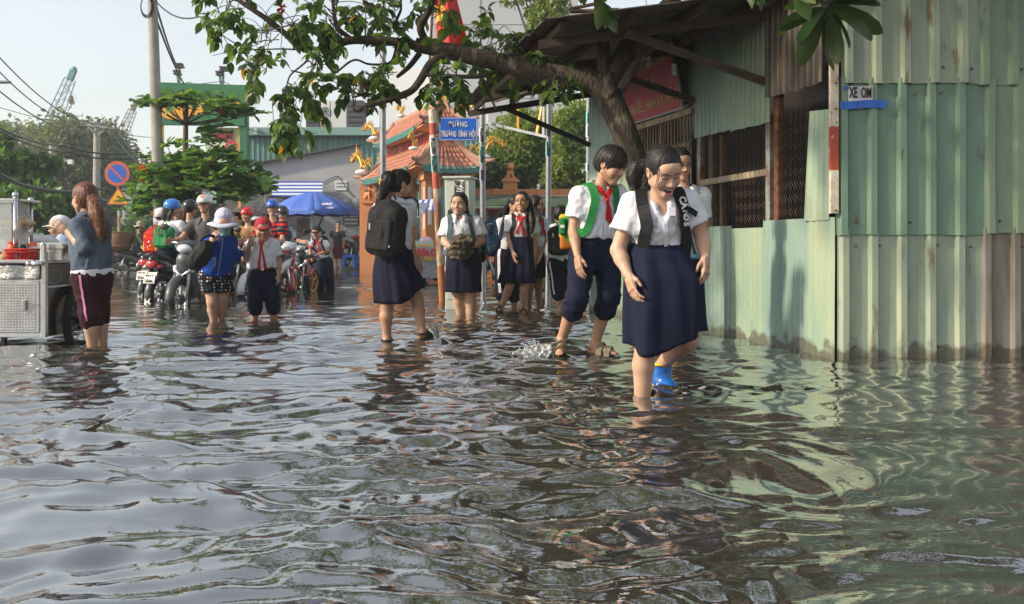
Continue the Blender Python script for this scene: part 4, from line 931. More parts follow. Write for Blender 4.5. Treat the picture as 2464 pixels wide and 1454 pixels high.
def lion(c, s, face, label):
 t = thing('lion_statue', label, 'statue', c, 'glazed lion statues on the temple wall'); c = V3(c); f = nrm(V3(face)); w = nrm(np.cross(f, V3(0, 0, 1)))
 S = SDF(); S.ell(c + V3(0, 0, .32 * s) - f * .1 * s, (.2 * s, .2 * s, .26 * s), k=.05 * s); S.ell(c + V3(0, 0, .42 * s) + f * .08 * s, (.17 * s,) * 3, k=.05 * s)
 S.ell(c + V3(0, 0, .74 * s) + f * .14 * s, (.2 * s, .2 * s, .2 * s), k=.05 * s); S.ell(c + V3(0, 0, .68 * s) + f * .32 * s, (.11 * s,) * 3, k=.04 * s)
 for sd in (-1, 1):
  S.cap(c + f * .18 * s + w * sd * .11 * s + V3(0, 0, .4 * s), c + f * .2 * s + w * sd * .12 * s + V3(0, 0, .03 * s), .065 * s, .07 * s, k=.03 * s); S.ell(c - f * .12 * s + w * sd * .17 * s + V3(0, 0, .15 * s), (.13 * s,) * 3, k=.04 * s)
  S.ell(c + V3(0, 0, .9 * s) + f * .1 * s + w * sd * .13 * s, (.05 * s,) * 3, k=.02 * s)
 sdf_obj('body', S, 0.028 * s, M['orange'], t)
 S = SDF(); S.ell(c + V3(0, 0, .76 * s) + f * .04 * s, (.24 * s, .2 * s, .24 * s), k=.03); sdf_obj('mane', S, 0.03 * s, pm('mane', (0.30, 0.11, 0.04), (0.05, 0.03, 0.02), 14, 0.5), t, wrinkle=0.02, wfreq=30)
 S = SDF(); S.cap(c - f * .3 * s + V3(0, 0, .3 * s), c - f * .38 * s + V3(0, 0, .62 * s), .05 * s, .08 * s, k=.02); sdf_obj('tail', S, 0.025 * s, M['orange'], t)
wing = thing('temple_side_wall', 'plain orange temple wall left of the gate beside the grey house', 'wall', P(890, 640, 30.5) * V3(1, 1, 0))
mb = MB(); mb.box((P(905, 0, 30.5)[0], 30.6, 1.35), (0.95, 0.3, 2.9)); obj('wall', mb, M['orange'], wing)
mb = MB(); mb.box(P(886, 488, 30.2) - V3(0, 0, 0.16), (0.26, 0.26, 0.30)); mb.box(P(886, 488, 30.2) + V3(0, 0, 0.0), (0.36, 0.36, 0.05)); obj('pedestal', mb, M['orange'], wing)
mb = MB(); mb.box((P(880, 0, 30.4)[0], 30.42, P(0, 505, 30.4)[2]), (0.16, 0.03, 0.05)); obj('street_number', mb, M['blue'], wing)
lion(P(886, 484, 30.2) + V3(0, 0, 0.03), 0.42, (0.8, -0.5, 0), 'small glazed lion on a pedestal of the wall beside the grey house')
# ---- orange compound wall
cw = thing('compound_wall', 'long orange compound wall with coping and dark green balusters', 'wall', P(1290, 640, 26) * V3(1, 1, 0))
def X26(px): return P(px, 0, 26)[0]
mb = MB(); mb.box(((X26(1130) + X26(1560)) / 2, 26.1, 1.05), (X26(1560) - X26(1130), 0.25, 2.2)); obj('wall', mb, M['orange'], cw)
n = 8
for k in range(n):
 a, b = lerp(X26(1128), X26(1560), k / n), lerp(X26(1128), X26(1560), (k + 1) / n); mb = MB(); mb.box(((a + b) / 2, 26.0, P(0, 467, 26)[2]), (b - a - 0.008, 0.42, 0.22)); obj('coping_block', mb, M['orange_tile'], cw, bevel=0.01)
mb = MB(); mb.box((X26(1228), 26.0, P(0, 447, 26)[2]), (0.36, 0.36, 0.36)); mb.box((X26(1228), 26.0, P(0, 440, 26)[2] + 0.04), (0.46, 0.46, 0.05)); obj('pedestal', mb, M['orange'], cw)
mb = MB(); mb.box(((X26(1130) + X26(1480)) / 2, 25.82, P(0, 503, 26)[2]), (X26(1480) - X26(1130), 0.24, 0.12)); obj('red_rail', mb, M['red_paint'], cw)
mb = MB(); mb.box(((X26(1130) + X26(1480)) / 2, 25.82, P(0, 562, 26)[2]), (X26(1480) - X26(1130), 0.24, 0.10)); obj('red_rail', mb, M['red_paint'], cw)
for k in range(13):
 x = lerp(X26(1150), X26(1460), k / 12); z0 = P(0, 556, 26)[2]; h = P(0, 506, 26)[2] - z0
 mb = MB(); mb.lathe([(0.045, 0), (0.06, .06 * h), (0.04, .14 * h), (0.075, .32 * h), (0.06, .5 * h), (0.035, .66 * h), (0.055, .74 * h), (0.04, .82 * h), (0.06, .95 * h), (0.05, h)], (x, 25.82, z0), n=10); obj('baluster', mb, M['teal_tile'], cw, smooth=True)
mb = MB(); mb.box(((X26(1130) + X26(1480)) / 2, 25.9, 0.45), (X26(1480) - X26(1130), 0.3, 1.3)); obj('plinth', mb, M['orange_tile'], cw)
lion(P(1228, 440, 26) + V3(0, 0, 0.06), 0.46, (0.1, -1, 0), 'dark maned lion statue on the wall pedestal between the poles')
# ---- green tarpaulin stall roofs before the wall
tz = thing('tarpaulin_awning', 'folded dark green tarpaulin strung along the orange wall', 'tarpaulin', P(1290, 640, 24) * V3(1, 1, 0))
mb = MB(); G = []
for j, (py, Y) in enumerate(((472, 25.2), (480, 24.4), (490, 24.0), (500, 23.9), (494, 24.05))):
 G.append([P(px, py + 4 * vnoise(np.array([[px * .03, j, 2.0]]))[0], Y) for px in range(1130, 1480, 12)])
mb.slab(np.array(G), 0.02); obj('sheet', mb, M['tarp_green'], tz, smooth=True)
mb = MB(); mb.tube([P(1130, 500, 23.9), P(1478, 497, 23.9)], 0.035, 8); obj('rolled_edge', mb, M['tarp_green'], tz, smooth=True)
mb = MB(); mb.cyl(P(1140, 474, 25), P(1478, 472, 25), 0.02); obj('pole', mb, M['galv'], tz)
stripe = pm('stripe_cloth', (0.65, 0.65, 0.66), rough=0.7)
sb = pm('stripe_blue', (0.04, 0.10, 0.42), rough=0.7)
st = thing('striped_stall', 'food stall under a small blue and white striped awning by the temple gate', 'stall', P(1030, 665, 21.5) * V3(1, 1, 0))
for k in range(8):
 a0, a1 = lerp(0, 1, k / 8), lerp(0, 1, (k + 1) / 8)
 G = [[P(lerp(1010, 1062, a), lerp(482, 478, a), 23.2), P(lerp(998, 1062, a), lerp(505, 506, a), 22.0)] for a in (a0, a1)]
 mb = MB(); mb.slab(np.array(G), 0.01); obj('stripe', mb, (stripe, sb)[k % 2], st)
mb = MB(); mb.slab(np.array([[P(996, 488 , 22), P(1030, 489, 22.4)], [P(985, 535, 21.8), P(1022, 515, 21.9)]]), 0.01); obj('net_flap', mb, M['pale_wall'], st)
mb = MB(); mb.cyl(P(1012, 510, 21.8), P(1013, 640, 21.8), 0.017); obj('pole', mb, M['galv'], st)
mb = MB(); mb.box(P(1040, 646, 21.5), (0.74, 0.45, 0.40)); obj('counter', mb, M['galv'], st, bevel=0.01)
mb = MB(); mb.box(P(1040, 622, 21.5), (0.78, 0.5, 0.04)); obj('counter_top', mb, M['paper_white'], st)
text_obj('lettering', 'Bột Chiên', 0.20, P(1040, 606 + 2, 21.2) + V3(0.02, 0, 0), (1, 0, 0), (0, 0, 1), pm('sign_letter_red', (0.65, 0.02, 0.02), rough=0.5), st, width=0.66, bold=0.008)
mb = MB(); mb.box(P(1040, 611, 21.25), (0.74, 0.02, 0.30)); obj('sign_panel', mb, pm('panel_grey', (0.33, 0.31, 0.29), rough=0.5), st)
text_obj('lettering', 'Nui Xào', 0.14, P(1044, 622, 21.2), (1, 0, 0), (0, 0, 1), M['yellow'], st, width=0.42, bold=0.004)
t = thing('plastic_basin', 'clear plastic basin with yellow and pink goods on the stall counter', 'basin', P(1022, 597, 21.5))
mb = MB(); mb.box(P(1022, 588, 21.5), (0.34, 0.3, 0.14), taper=1.1); obj('basin', mb, pm('basin', (0.5, 0.6, 0.5), rough=0.3), t, bevel=0.01)
mb = MB(); mb.box(P(1020, 593, 21.34), (0.26, 0.05, 0.06)); obj('yellow_tub', mb, M['yellow'], t)
S = SDF(); S.ell(P(1025, 578, 21.5), (.13, .09, .07)); sdf_obj('bags', S, 0.02, pm('pink', (0.7, 0.55, 0.6), (0.75, 0.2, 0.4), 9, 0.5), t, wrinkle=0.02)
# ---- large pale grey block far behind
big = thing('grey_block', 'tall pale grey windowless building rising behind the temple', 'building', P(1200, 640, 52) * V3(1, 1, 0))
mb = MB(); mb.box((P(1215, 0, 52)[0], 56, 7.6), (P(1390, 0, 52)[0] - P(1038, 0, 52)[0], 8, 15.2)); obj('wall', mb, M['pale_wall'], big)
mb = MB(); mb.box((P(985, 0, 54)[0], 57.5, 5.0), (P(1040, 0, 54)[0] - P(932, 0, 54)[0], 7, 10.2)); obj('side_wall', mb, M['paper_white'], big)
for z in (4.5, 8.2, 11.9):
 mb = MB(); mb.box((P(1215, 0, 52)[0], 51.99, z), (7.3, 0.03, 0.03)); obj('panel_joint', mb, M['grey_wall'], big)
for x in (-1.6, 0.9):
 mb = MB(); mb.box((x, 51.985, 7.6), (0.03, 0.03, 15)); obj('panel_joint', mb, M['grey_wall'], big)
# ---- teal warehouse with AC units
wh = thing('warehouse', 'teal corrugated warehouse behind the grey house', 'warehouse', P(760, 640, 38) * V3(1, 1, 0))
def X38(px): return P(px, 0, 38)[0]
zt, zb = P(0, 328, 38)[2], P(0, 430, 38)[2] - 2.0
def WHP(x, z, o): return V3(x, 38 - o, z)
for k in range(6):
 a, b = lerp(X38(598), X38(1170), k / 6), lerp(X38(598), X38(1170), (k + 1) / 6); prof = trap_profile(a, b, 0.19, 0.05, 0.02, 0.035)
 mb = MB(); mb.slab(np.array([[WHP(x, z, d) for x, d in prof] for z in (zb, zt)]), 0.004); obj('wall_sheet', mb, M['teal_wall'], wh)
mb = MB(); mb.box(((X38(592) + X38(925)) / 2, 37.8, P(0, 319, 38)[2]), (X38(925) - X38(592), 0.35, 0.30)); obj('fascia', mb, M['teal_light'], wh, bevel=0.02)
mb = MB(); mb.box((X38(880), 43, 1.5), (X38(1170) - X38(592), 9.5, 6.5)); obj('core', mb, M['teal_wall'], wh)
mb = MB(); mb.box((X38(622), 37.55, P(0, 318, 38)[2]), (0.10, 0.05, 0.26)); obj('downpipe', mb, M['steel'], wh)
acf = pm('ac_white', (0.60, 0.60, 0.58), rough=0.5); dkp = pm('panel_dark', (0.055, 0.055, 0.06), (0.075, 0.075, 0.08), 3, 0.6)
for (x0, x1, kd, lab) in ((668, 690, 0, 'leftmost pale AC unit half hidden by leaves on the warehouse roof'), (735, 770, 1, 'dark screen unit left of the twin fan AC unit'), (772, 795, 2, 'twin fan white AC condenser on the warehouse roof'), (795, 835, 0, 'plain white AC cabinet right of the twin fans'), (835, 875, 1, 'dark screen unit at the right end of the AC row')):
 Y = 39; t = thing('air_conditioner', lab, 'air conditioner', P((x0 + x1) / 2, 303, Y), 'AC units on the warehouse roof'); w = (x1 - x0) / FPX * Y; c = P((x0 + x1) / 2, 275, Y)
 mb = MB(); mb.box(c + V3(0, .4, -0.05), (w - 0.02, 0.8, 1.15)); obj('cabinet', mb, dkp if kd == 1 else acf, t, bevel=0.02)
 if kd == 2:
  for dz in (0.10, -0.36):
   cc = c + V3(-0.02, -0.02, dz); mb = MB(); mb.tube([cc + V3(math.cos(a), 0, math.sin(a)) * .17 for a in np.linspace(0, 6.28, 17)[:-1]], 0.018, 5, closed=True); obj('fan_ring', mb, M['grey_wall'], t)
   for q in range(6): mb = MB(); mb.bar(cc, cc + V3(math.cos(q * 1.047), 0, math.sin(q * 1.047)) * .16, 0.04, 0.012); obj('fan_blade', mb, dkp, t)
 if kd == 1:
  for q in range(5): mb = MB(); mb.box(c + V3(0, -0.015, -0.5 + q * 0.2), (w - 0.06, 0.02, 0.03)); obj('louvre', mb, M['black'], t)
# ---- grey house wall with lean-to slope
gh = thing('grey_house', 'plain grey rendered house wall with sloping top behind the stools', 'house', P(760, 655, 35.5) * V3(1, 1, 0))
YH = 36.5
poly = [(P(608, 0, YH)[0], -0.2), (P(868, 0, YH)[0], -0.2), (P(868, 0, YH)[0], P(0, 350, YH)[2]), (P(608, 0, YH)[0], P(0, 398, YH)[2])]
mb = MB(); mb.prism(poly, 0.3, c=(0, YH + .15, 0)); obj('wall', mb, M['grey_wall'], gh)
mb = MB(); mb.bar(V3(poly[3][0], YH, poly[3][1] + 0.03), V3(poly[2][0], YH, poly[2][1] + 0.03), 0.5, 0.05); obj('flashing', mb, M['tarp_dark'], gh)
mb = MB(); mb.box(P(820, 447, YH - .02), (0.42, 0.02, 0.33)); obj('advert', mb, M['paper_white'], gh)
text_obj('lettering', 'CHUYỂN NHÀ', 0.075, P(820, 441, YH - .045), (1, 0, 0), (0, 0, 1), M['black'], gh, width=0.36)
text_obj('lettering', '0908.806.883', 0.06, P(820, 449, YH - .045), (1, 0, 0), (0, 0, 1), M['black'], gh, width=0.34)
mb = MB(); mb.box(P(729, 546, YH - .03), (0.42, 0.02, 0.62)); obj('poster', mb, pm('poster', (0.09, 0.06, 0.05), (0.30, 0.20, 0.13), 5, 0.5, contrast=(0.5, 0.7)), gh)
mb = MB(); mb.box(P(845, 530, YH - .05), (0.55, 0.08, 0.35)); obj('meter_rack', mb, dkp, gh)
for k in range(3): mb = MB(); mb.box(P(845, 520 + k * 9, YH - .1), (0.46, 0.04, 0.08)); obj('meter', mb, M['grey_wall'], gh)
for k in range(2): mb = MB(); mb.lathe([(0.16, 0), (0.16, 0.05), (0.05, 0.07)], P(858 - k * 26, 487, YH - .2), (0, -1, 0.1), 14); obj('dish', mb, M['galv'], gh)
mb = MB(); mb.tube(smooth_path([P(775, 440, YH - .03), P(800, 428, YH - .03), P(815, 426, YH - .03), P(840, 462, YH - .03), P(866, 485, YH - .03)], 4), 0.012, 5); obj('cable', mb, M['black'], gh)
sa = thing('striped_awning', 'blue and white striped awning on the grey house wall', 'awning', P(715, 640, 34) * V3(1, 1, 0))
for k in range(9):
 v0, v1 = k / 9, (k + 1) / 9
 G = [[P(lerp(655, 776, a), lerp(lerp(437, 437, a), 474, v), lerp(36.3, 34.0, v)) for a in (0, .5, 1)] for v in (v0, v1)]
 mb = MB(); mb.slab(np.array(G), 0.02); obj('stripe', mb, (sb, stripe)[k % 2], sa)
mb = MB(); mb.bar(P(650, 476, 34), P(780, 480, 34), 0.05, 0.12); obj('front_bar', mb, M['black'], sa)
mk = thing('market_stall', 'dark tarpaulin market stall under the almond tree', 'stall', P(560, 650, 33) * V3(1, 1, 0))
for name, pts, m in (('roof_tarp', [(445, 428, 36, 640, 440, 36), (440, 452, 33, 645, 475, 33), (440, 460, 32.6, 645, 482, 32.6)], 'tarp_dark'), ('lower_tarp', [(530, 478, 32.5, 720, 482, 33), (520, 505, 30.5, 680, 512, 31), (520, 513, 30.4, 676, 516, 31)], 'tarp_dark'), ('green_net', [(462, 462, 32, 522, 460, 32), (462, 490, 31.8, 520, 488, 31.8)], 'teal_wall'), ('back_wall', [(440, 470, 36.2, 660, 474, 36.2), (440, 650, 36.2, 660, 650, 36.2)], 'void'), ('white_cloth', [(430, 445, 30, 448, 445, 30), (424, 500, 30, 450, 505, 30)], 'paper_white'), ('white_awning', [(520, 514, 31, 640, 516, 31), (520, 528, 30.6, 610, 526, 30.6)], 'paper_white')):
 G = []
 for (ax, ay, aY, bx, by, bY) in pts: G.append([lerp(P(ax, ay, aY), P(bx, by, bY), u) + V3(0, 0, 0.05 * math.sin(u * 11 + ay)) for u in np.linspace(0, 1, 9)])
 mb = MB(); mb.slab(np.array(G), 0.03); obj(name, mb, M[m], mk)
for px in (455, 540, 640): mb = MB(); mb.cyl(P(px, 470, 32), P(px, 652, 32), 0.04); obj('post', mb, M['galv_rust'], mk)
mb = MB(); mb.box(P(540, 610, 34), (2.2, 0.6, 0.8)); obj('counter', mb, M['tarp_dark'], mk)
wb = thing('white_building', 'white rendered building with dark shopfront behind the almond tree', 'building', P(345, 600, 62) * V3(1, 1, 0))
mb = MB(); mb.box((P(350, 0, 62)[0], 64, 2.2), (2.8, 4, 5.0)); obj('wall', mb, M['white_paint'], wb)
mb = MB(); mb.box((P(350, 0, 62)[0] - 0.2, 61.9, P(0, 440, 62)[2]), (2.2, 0.25, 0.75)); obj('dark_opening', mb, M['black'], wb)  # black box standing in for the dark window opening
# ---- green restaurant billboard
bbd = thing('billboard', 'green restaurant billboard with yellow lettering on a tall frame', 'billboard', P(490, 640, 31) * V3(1, 1, 0))
mb = MB(); mb.slab(np.array([[P(385, 199, 31), P(592, 206, 31)], [P(385, 301, 31), P(592, 304, 31)]]), 0.18); obj('panel', mb, M['board_green'], bbd, bevel=0.01)
mb = MB(); mb.slab(np.array([[P(578, 206, 31.1), P(597, 206, 31.1)], [P(580, 385, 31.1), P(597, 388, 31.1)]]), 0.25); obj('leg', mb, M['board_green'], bbd)
for px in (391, 577): mb = MB(); mb.bar(P(px, 300, 31.1), P(px, 640, 31.1), 0.07); obj('leg', mb, M['yellow'], bbd)
text_obj('lettering', 'Nướng lửa', 0.30, P(505, 243, 30.85), (1, 0, -0.02), (0, 0, 1), M['yellow'], bbd, width=1.75, bold=0.01)
mb = MB(); mb.prism([(0.52 * math.cos(a), 0.26 * math.sin(a)) for a in np.linspace(0, 6.28, 25)[:-1]], 0.03, c=P(425, 268, 30.87)); obj('emblem', mb, M['yellow'], bbd)
text_obj('lettering', 'A', 0.4, P(480, 266, 30.85), (1, 0, 0), (0, 0, 1), M['yellow'], bbd, bold=0.02)
mb = MB(); mb.slab(np.array([[P(495, 307, 31.2), P(576, 308, 31.2)], [P(495, 368, 31.2), P(576, 368, 31.2)]]), 0.04); obj('poster', mb, pm('poster_green', (0.35, 0.55, 0.28), (0.62, 0.68, 0.5), 4, 0.6), bbd)
text_obj('lettering', 'NAM', 0.42, P(532, 326, 31.15), (1, 0, 0), (0, 0, 1), pm('letter_red', (0.6, 0.03, 0.06), rough=0.5), bbd, width=0.72, bold=0.02)
text_obj('lettering', 'O', 0.42, P(556, 352, 31.15), (1, 0, 0), (0, 0, 1), bpy.data.materials['letter_red'], bbd, bold=0.02)
for px, y0, y1, s in ((432, 155, 204, 0), (426, 172, 204, 0), (537, 163, 206, 0), (528, 174, 206, 0)):
 a = P(px + (4 if y0 > 165 else 0), y1, 31.1); b = P(px, y0, 31.1); mb = MB(); mb.bar(a, b, 0.06); obj('lamp_arm', mb, M['teal_wall'], bbd)
 mb = MB(); mb.box(b, (0.18, 0.25, 0.05)); mb.box(b - V3(-.02, 0, 0.08), (0.20, 0.25, 0.05)); obj('floodlight', mb, dkp, bbd)
mb = MB(); mb.tube(smooth_path([P(443, 202, 31), P(455, 198, 31), P(470, 203, 31), P(500, 200, 31), P(537, 197, 31), P(556, 206, 31)], 4), 0.01, 5); obj('cable', mb, M['black'], bbd)
# ---- cranes far away
M['crane_teal'] = pm('crane_teal', (0.05, 0.22, 0.26), rough=0.5); M['crane_grey'] = pm('crane_grey', (0.14, 0.15, 0.17), rough=0.5); M['crane_brown'] = pm('crane_brown', (0.16, 0.09, 0.07), rough=0.6)
def crane(label, Y, a, b, w, m, mh, hook):
 t = thing('crane', label, 'crane', P(a[0], 600, Y) * V3(1, 1, 0), 'lattice boom cranes on the far shore')
 A = P(*a, Y); Bp = P(*b, Y); d = nrm(Bp - A); x = nrm(np.cross(d, V3(0, 1, 0))); y = V3(0, 1, 0); n = 15; L = np.linalg.norm(Bp - A)
 base = P(a[0] - 14, 640, Y); A0 = A - d * 0.0
 mb = MB(); ww = lambda u: w * (1 - 0.45 * u)
 for sx, sy in ((-1, -1), (1, -1), (1, 1), (-1, 1)): mb.bar(A0 + (x * sx + y * sy) * ww(0) / 2, lerp(A, Bp, 0.86) + (x * sx + y * sy) * ww(.86) / 2, 0.10)
 obj('boom_chord', mb, M[m], t); mb = MB()
 for k in range(n):
  u0, u1 = 0.86 * k / n, 0.86 * (k + 1) / n; s = 1 if k % 2 else -1
  for yy in (-1, 1): mb.bar(lerp(A, Bp, u0) + (x * s + y * yy) * ww(u0) / 2, lerp(A, Bp, u1) + (-x * s + y * yy) * ww(u1) / 2, 0.055)
 obj('boom_lacing', mb, M[m], t, kind='stuff')
 mb = MB(); mb.bar(lerp(A, Bp, 0.84), Bp, w * 0.42); mb.sphere(Bp, w * 0.26, 8, 6); obj('boom_head', mb, M[mh], t)
 for dx in (0.0, 0.12): mb = MB(); mb.bar(Bp - d * 1.6 + x * (0.5 + dx * 4), V3((Bp - d * 1.6)[0] + (0.5 + dx * 4) , Y, P(0, hook[1], Y)[2]), 0.03); obj('hoist_line', mb, M['crane_grey'], t)
 hk = P(hook[0], hook[1], Y); mb = MB(); mb.sphere(hk, (0.35, 0.3, 0.6), 8, 6); mb.tube([hk - V3(0, 0, .5), hk - V3(0, 0, .9), hk - V3(.2, 0, 1.05), hk - V3(.3, 0, .85)], 0.08, 5); obj('hook_block', mb, M['crane_brown'], t)
 pen = P(a[0] - 30, a[1] - 10, Y); mb = MB(); mb.bar(pen, lerp(A, Bp, 0.9) - x * w * .3, 0.05); mb.bar(pen, pen + (lerp(A, Bp, .9) - pen) * 0.02 - V3(0.4, 0, 0.9), 0.05); obj('pendant', mb, M['crane_grey'], t)
 mb = MB(); mb.bar(A, P(a[0] - 20, 520, Y), w * 0.9, w * 0.9); mb.bar(P(a[0] - 20, 520, Y), P(a[0] - 24, 600, Y), w * 2.2); obj('base', mb, M[m], t)
crane('teal lattice boom crane with hanging hook block far beyond the trees', 130, (112, 330), (178, 168), 1.6, 'crane_teal', 'crane_teal', (171, 240))
crane('grey lattice boom crane half hidden by the almond tree', 150, (285, 345), (325, 252), 1.4, 'crane_grey', 'crane_brown', (329, 360))
# ---------------------------------------------------------------- street furniture
M['cement'] = pm('cement', (0.36, 0.34, 0.31), (0.27, 0.255, 0.235), 5, 0.85, bump=0.15, bscale=30)
M['sign_blue'] = pm('sign_blue', (0.008, 0.11, 0.52), (0.01, 0.12, 0.56), 3, 0.35)
M['rusty_paint'] = pm('rusty_paint', (0.50, 0.40, 0.28), (0.22, 0.085, 0.035), 7, 0.75, bump=0.3, bscale=40, stretch=(1, 1, .35), c3=(0.10, 0.05, 0.03), scale3=5, c3c=(0.55, 0.65), contrast=(.42, .55))
M['rusty_low'] = pm('rusty_low', (0.30, 0.10, 0.035), (0.45, 0.20, 0.06), 9, 0.8, bump=0.3, bscale=40, stretch=(1, 1, .35), c3=(0.10, 0.045, 0.03), scale3=6, c3c=(0.52, 0.65))
M['sticker_teal'] = pm('sticker_teal', (0.20, 0.50, 0.45), rough=0.6); M['sticker_violet'] = pm('sticker_violet', (0.45, 0.42, 0.62), rough=0.6)
M['cab'] = pm('cabinet_grey', (0.47, 0.50, 0.44), (0.42, 0.45, 0.40), 2, 0.5)
def yb(py): return FPX * CAMZ / (py - HY)
def cyl_part(name, a, b, r, m, par, n=12, r2=None):
 mb = MB(); mb.cyl(a, b, r, r2, n); return obj(name, mb, m, par, smooth=True, angle=40)
def sticker(par, a, b, r, m, txt, sz):
 """printed paper band round a pole with the number running up it"""
 cyl_part('sticker', a, b, r + .002, m, par)
 up = nrm(V3(b) - V3(a)); L = np.linalg.norm(V3(b) - V3(a))
 text_obj('lettering', txt, sz, lerp(V3(a), V3(b), .5) + V3(0, -(r + .006), 0), up, V3(-1, 0, 0), M['black'], par, width=L * .95, bold=.004)
Y = 15.0; pl = thing('street_sign', 'blue street name plate on a leaning rusty red and white pole', 'street sign', P(1065, 725, Y) * V3(1, 1, 0))
def SP(py, dx=0): return P(lerp(1039.5, 1065.5, (py - 265) / 460) + dx, py, Y)
for y0, y1, m in ((265, 297, 'rw_white'), (297, 325, 'rw_red'), (325, 415, 'rw_white'), (415, 455, 'rw_red'), (455, 560, 'rusty_paint'), (560, 640, 'rusty_paint'), (640, 760, 'rusty_low')): cyl_part('pole_section', SP(y1), SP(y0), .054, M[m], pl)
sticker(pl, SP(373), SP(332), .054, M['paper_white'], '0988777740', .09); sticker(pl, SP(415), SP(375), .054, M['sticker_teal'], '0988777740', .09)
mb = MB(); c0 = P(1103, 311, Y - .08); R = Ry(0.012)
mb.box(c0, (.545, .012, .335), R=R); obj('plate', mb, M['sign_blue'], pl, bevel=.004)
mb = MB()
for dx, dz, w, h in ((0, .155, .525, .006), (0, -.155, .525, .006), (-.262, 0, .006, .31), (.262, 0, .006, .31)): mb.box(c0 + V3(dx, -.008, dz), (w, .003, h))
obj('border', mb, M['white_paint'], pl, kind='stuff')
text_obj('lettering', 'ĐƯỜNG', .105, c0 + V3(-.005, -.010, .065), (1, 0, -.01), (0, 0, 1), M['white_paint'], pl, width=.27, bold=.002)
text_obj('lettering', 'TRƯƠNG  ĐÌNH  HỘI', .115, c0 + V3(0, -.010, -.075), (1, 0, -.01), (0, 0, 1), M['white_paint'], pl, width=.49, bold=.003)
for py in (296, 326): mb = MB(); mb.bar(SP(py), P(1062, py, Y - .07), .03, .03); obj('bracket', mb, M['rust'], pl)
def grey_pole(label, px0, px1, ytop, ybase, r, stickers, group='grey steel poles by the corner', m='galv'):
 Y = yb(ybase); t = thing('steel_pole', label, 'pole', P(px1, ybase, Y) * V3(1, 1, 0), group); f = lambda py: P(lerp(px0, px1, (py - ytop) / (ybase - ytop)), py, Y)
 cyl_part('pole', f(ybase + 40), f(ytop), r, M[m], t)
 for a, b, mm, s in stickers: sticker(t, f(b), f(a), r, M[mm], s, .075)
 return t, f
t1, f1 = grey_pole('grey steel pole covered with phone number stickers right of the blue sign', 1160, 1163, 188, 722, .043, [(308, 344, 'paper_white', '0988777740'), (353, 393, 'sticker_teal', '0988777740'), (408, 436, 'sticker_violet', '0988888')])
t2, f2 = grey_pole('grey steel pole carrying the end of the white frame by the awning strut', 1321, 1318, 235, 728, .040, [(300, 330, 'galv', '098877'), (340, 378, 'sticker_teal', '0988777')])
grey_pole('pale post with advert stickers behind the end of the shed', 1417, 1415, 235, 700, .05, [(270, 300, 'sticker_teal', '0902'), (302, 330, 'paper_white', '0903'), (395, 412, 'paper_white', '09')])
Yf = 15.5; fr = thing('steel_gantry', 'bare white metal sign frame spanning two grey poles', 'gantry', P(1240, 312, Yf))
mb = MB(); mb.bar(P(1172, 296, 15.55), P(1322, 331, 14.8), .038); obj('beam', mb, M['galv'], fr)
for a, b, m in (((1172, 262), (1172, 300), 'white_paint'), ((1246, 262), (1246, 312), 'yellow'), ((1304, 258), (1292, 322), 'yellow'), ((1307, 258), (1307, 325), 'white_paint')): mb = MB(); mb.bar(P(*a, 15.3), P(*b, 15.2), .035); obj('upright', mb, M[m], fr)
Y = 17.0; lp = thing('lamp_post', 'tall grey octagonal lamp post with a yellow number tag behind the backpack girl', 'lamp post', P(922, 700, Y) * V3(1, 1, 0))
mb = MB(); mb.tube([P(921, 720, Y), P(921, 300, Y), P(922, -250, Y)], [.062, .054, .04], 8); obj('pole', mb, M['galv'], lp)
mb = MB(); mb.tube([P(921, 455, Y), P(921, 430, Y)], .063, 8, cap=False); obj('number_tag', mb, M['yellow'], lp); text_obj('lettering', '24', .12, P(920, 442, Y - .072), (1, 0, 0), (0, 0, 1), M['black'], lp)
mb = MB(); mb.tube(smooth_path([P(922, -250, Y), P(925, -300, Y), P(950, -330, Y), P(1010, -335, Y)], 4), .03, 8); obj('arm', mb, M['galv'], lp, smooth=True); mb = MB(); mb.box(P(1030, -333, Y), (.55, .2, .1), taper=.7); obj('lamp_head', mb, M['galv'], lp, bevel=.02)
Y = 13.0; ub = thing('utility_cabinet', 'pale grey utility cabinet behind the stout girl', 'cabinet', P(1105, 750, Y) * V3(1, 1, 0))
c0 = P(1108, 560, Y); w = 60 / FPX * Y; Rc = Rz(-.18); zt = P(0, 430, Y)[2]
mb = MB(); mb.box((c0[0], Y, (zt - .4) / 2), (w, .34, zt + .4), R=Rc); obj('body', mb, M['cab'], ub, bevel=.012)
mb = MB(); mb.box((c0[0], Y, zt + .005), (w + .05, .40, .03), R=Rc); obj('lid', mb, M['cab'], ub, bevel=.008)
def cab(dx, z, off=.176): return V3(c0[0], Y, 0) + Rc @ V3(dx, -off, 0) + V3(0, 0, z)
mb = MB(); mb.box(cab(.0, .75, .172), (w - .05, .012, zt - .42), R=Rc); obj('door', mb, M['cab'], ub, bevel=.004)
mb = MB(); mb.box(cab(-w / 2 + .05, 1.2, .185), (.02, .02, .09), R=Rc); obj('handle', mb, M['black'], ub)
mb = MB(); mb.box(cab(.03, zt - .20, .181), (.10, .003, .34), R=Rc); obj('sticker', mb, M['paper_white'], ub); text_obj('lettering', '0988777740', .10, cab(.01, zt - .2, .186), V3(0, 0, 1), -(Rc @ V3(1, 0, 0)), M['black'], ub, width=.33, bold=.005); text_obj('lettering', 'Cho vay trả góp', .025, cab(.065, zt - .2, .186), V3(0, 0, 1), -(Rc @ V3(1, 0, 0)), M['black'], ub, width=.3)
Y = 31.0; ts = thing('traffic_sign', 'no parking disc above a yellow slow down triangle on a rusty post', 'traffic sign', P(287, 655, Y) * V3(1, 1, 0))
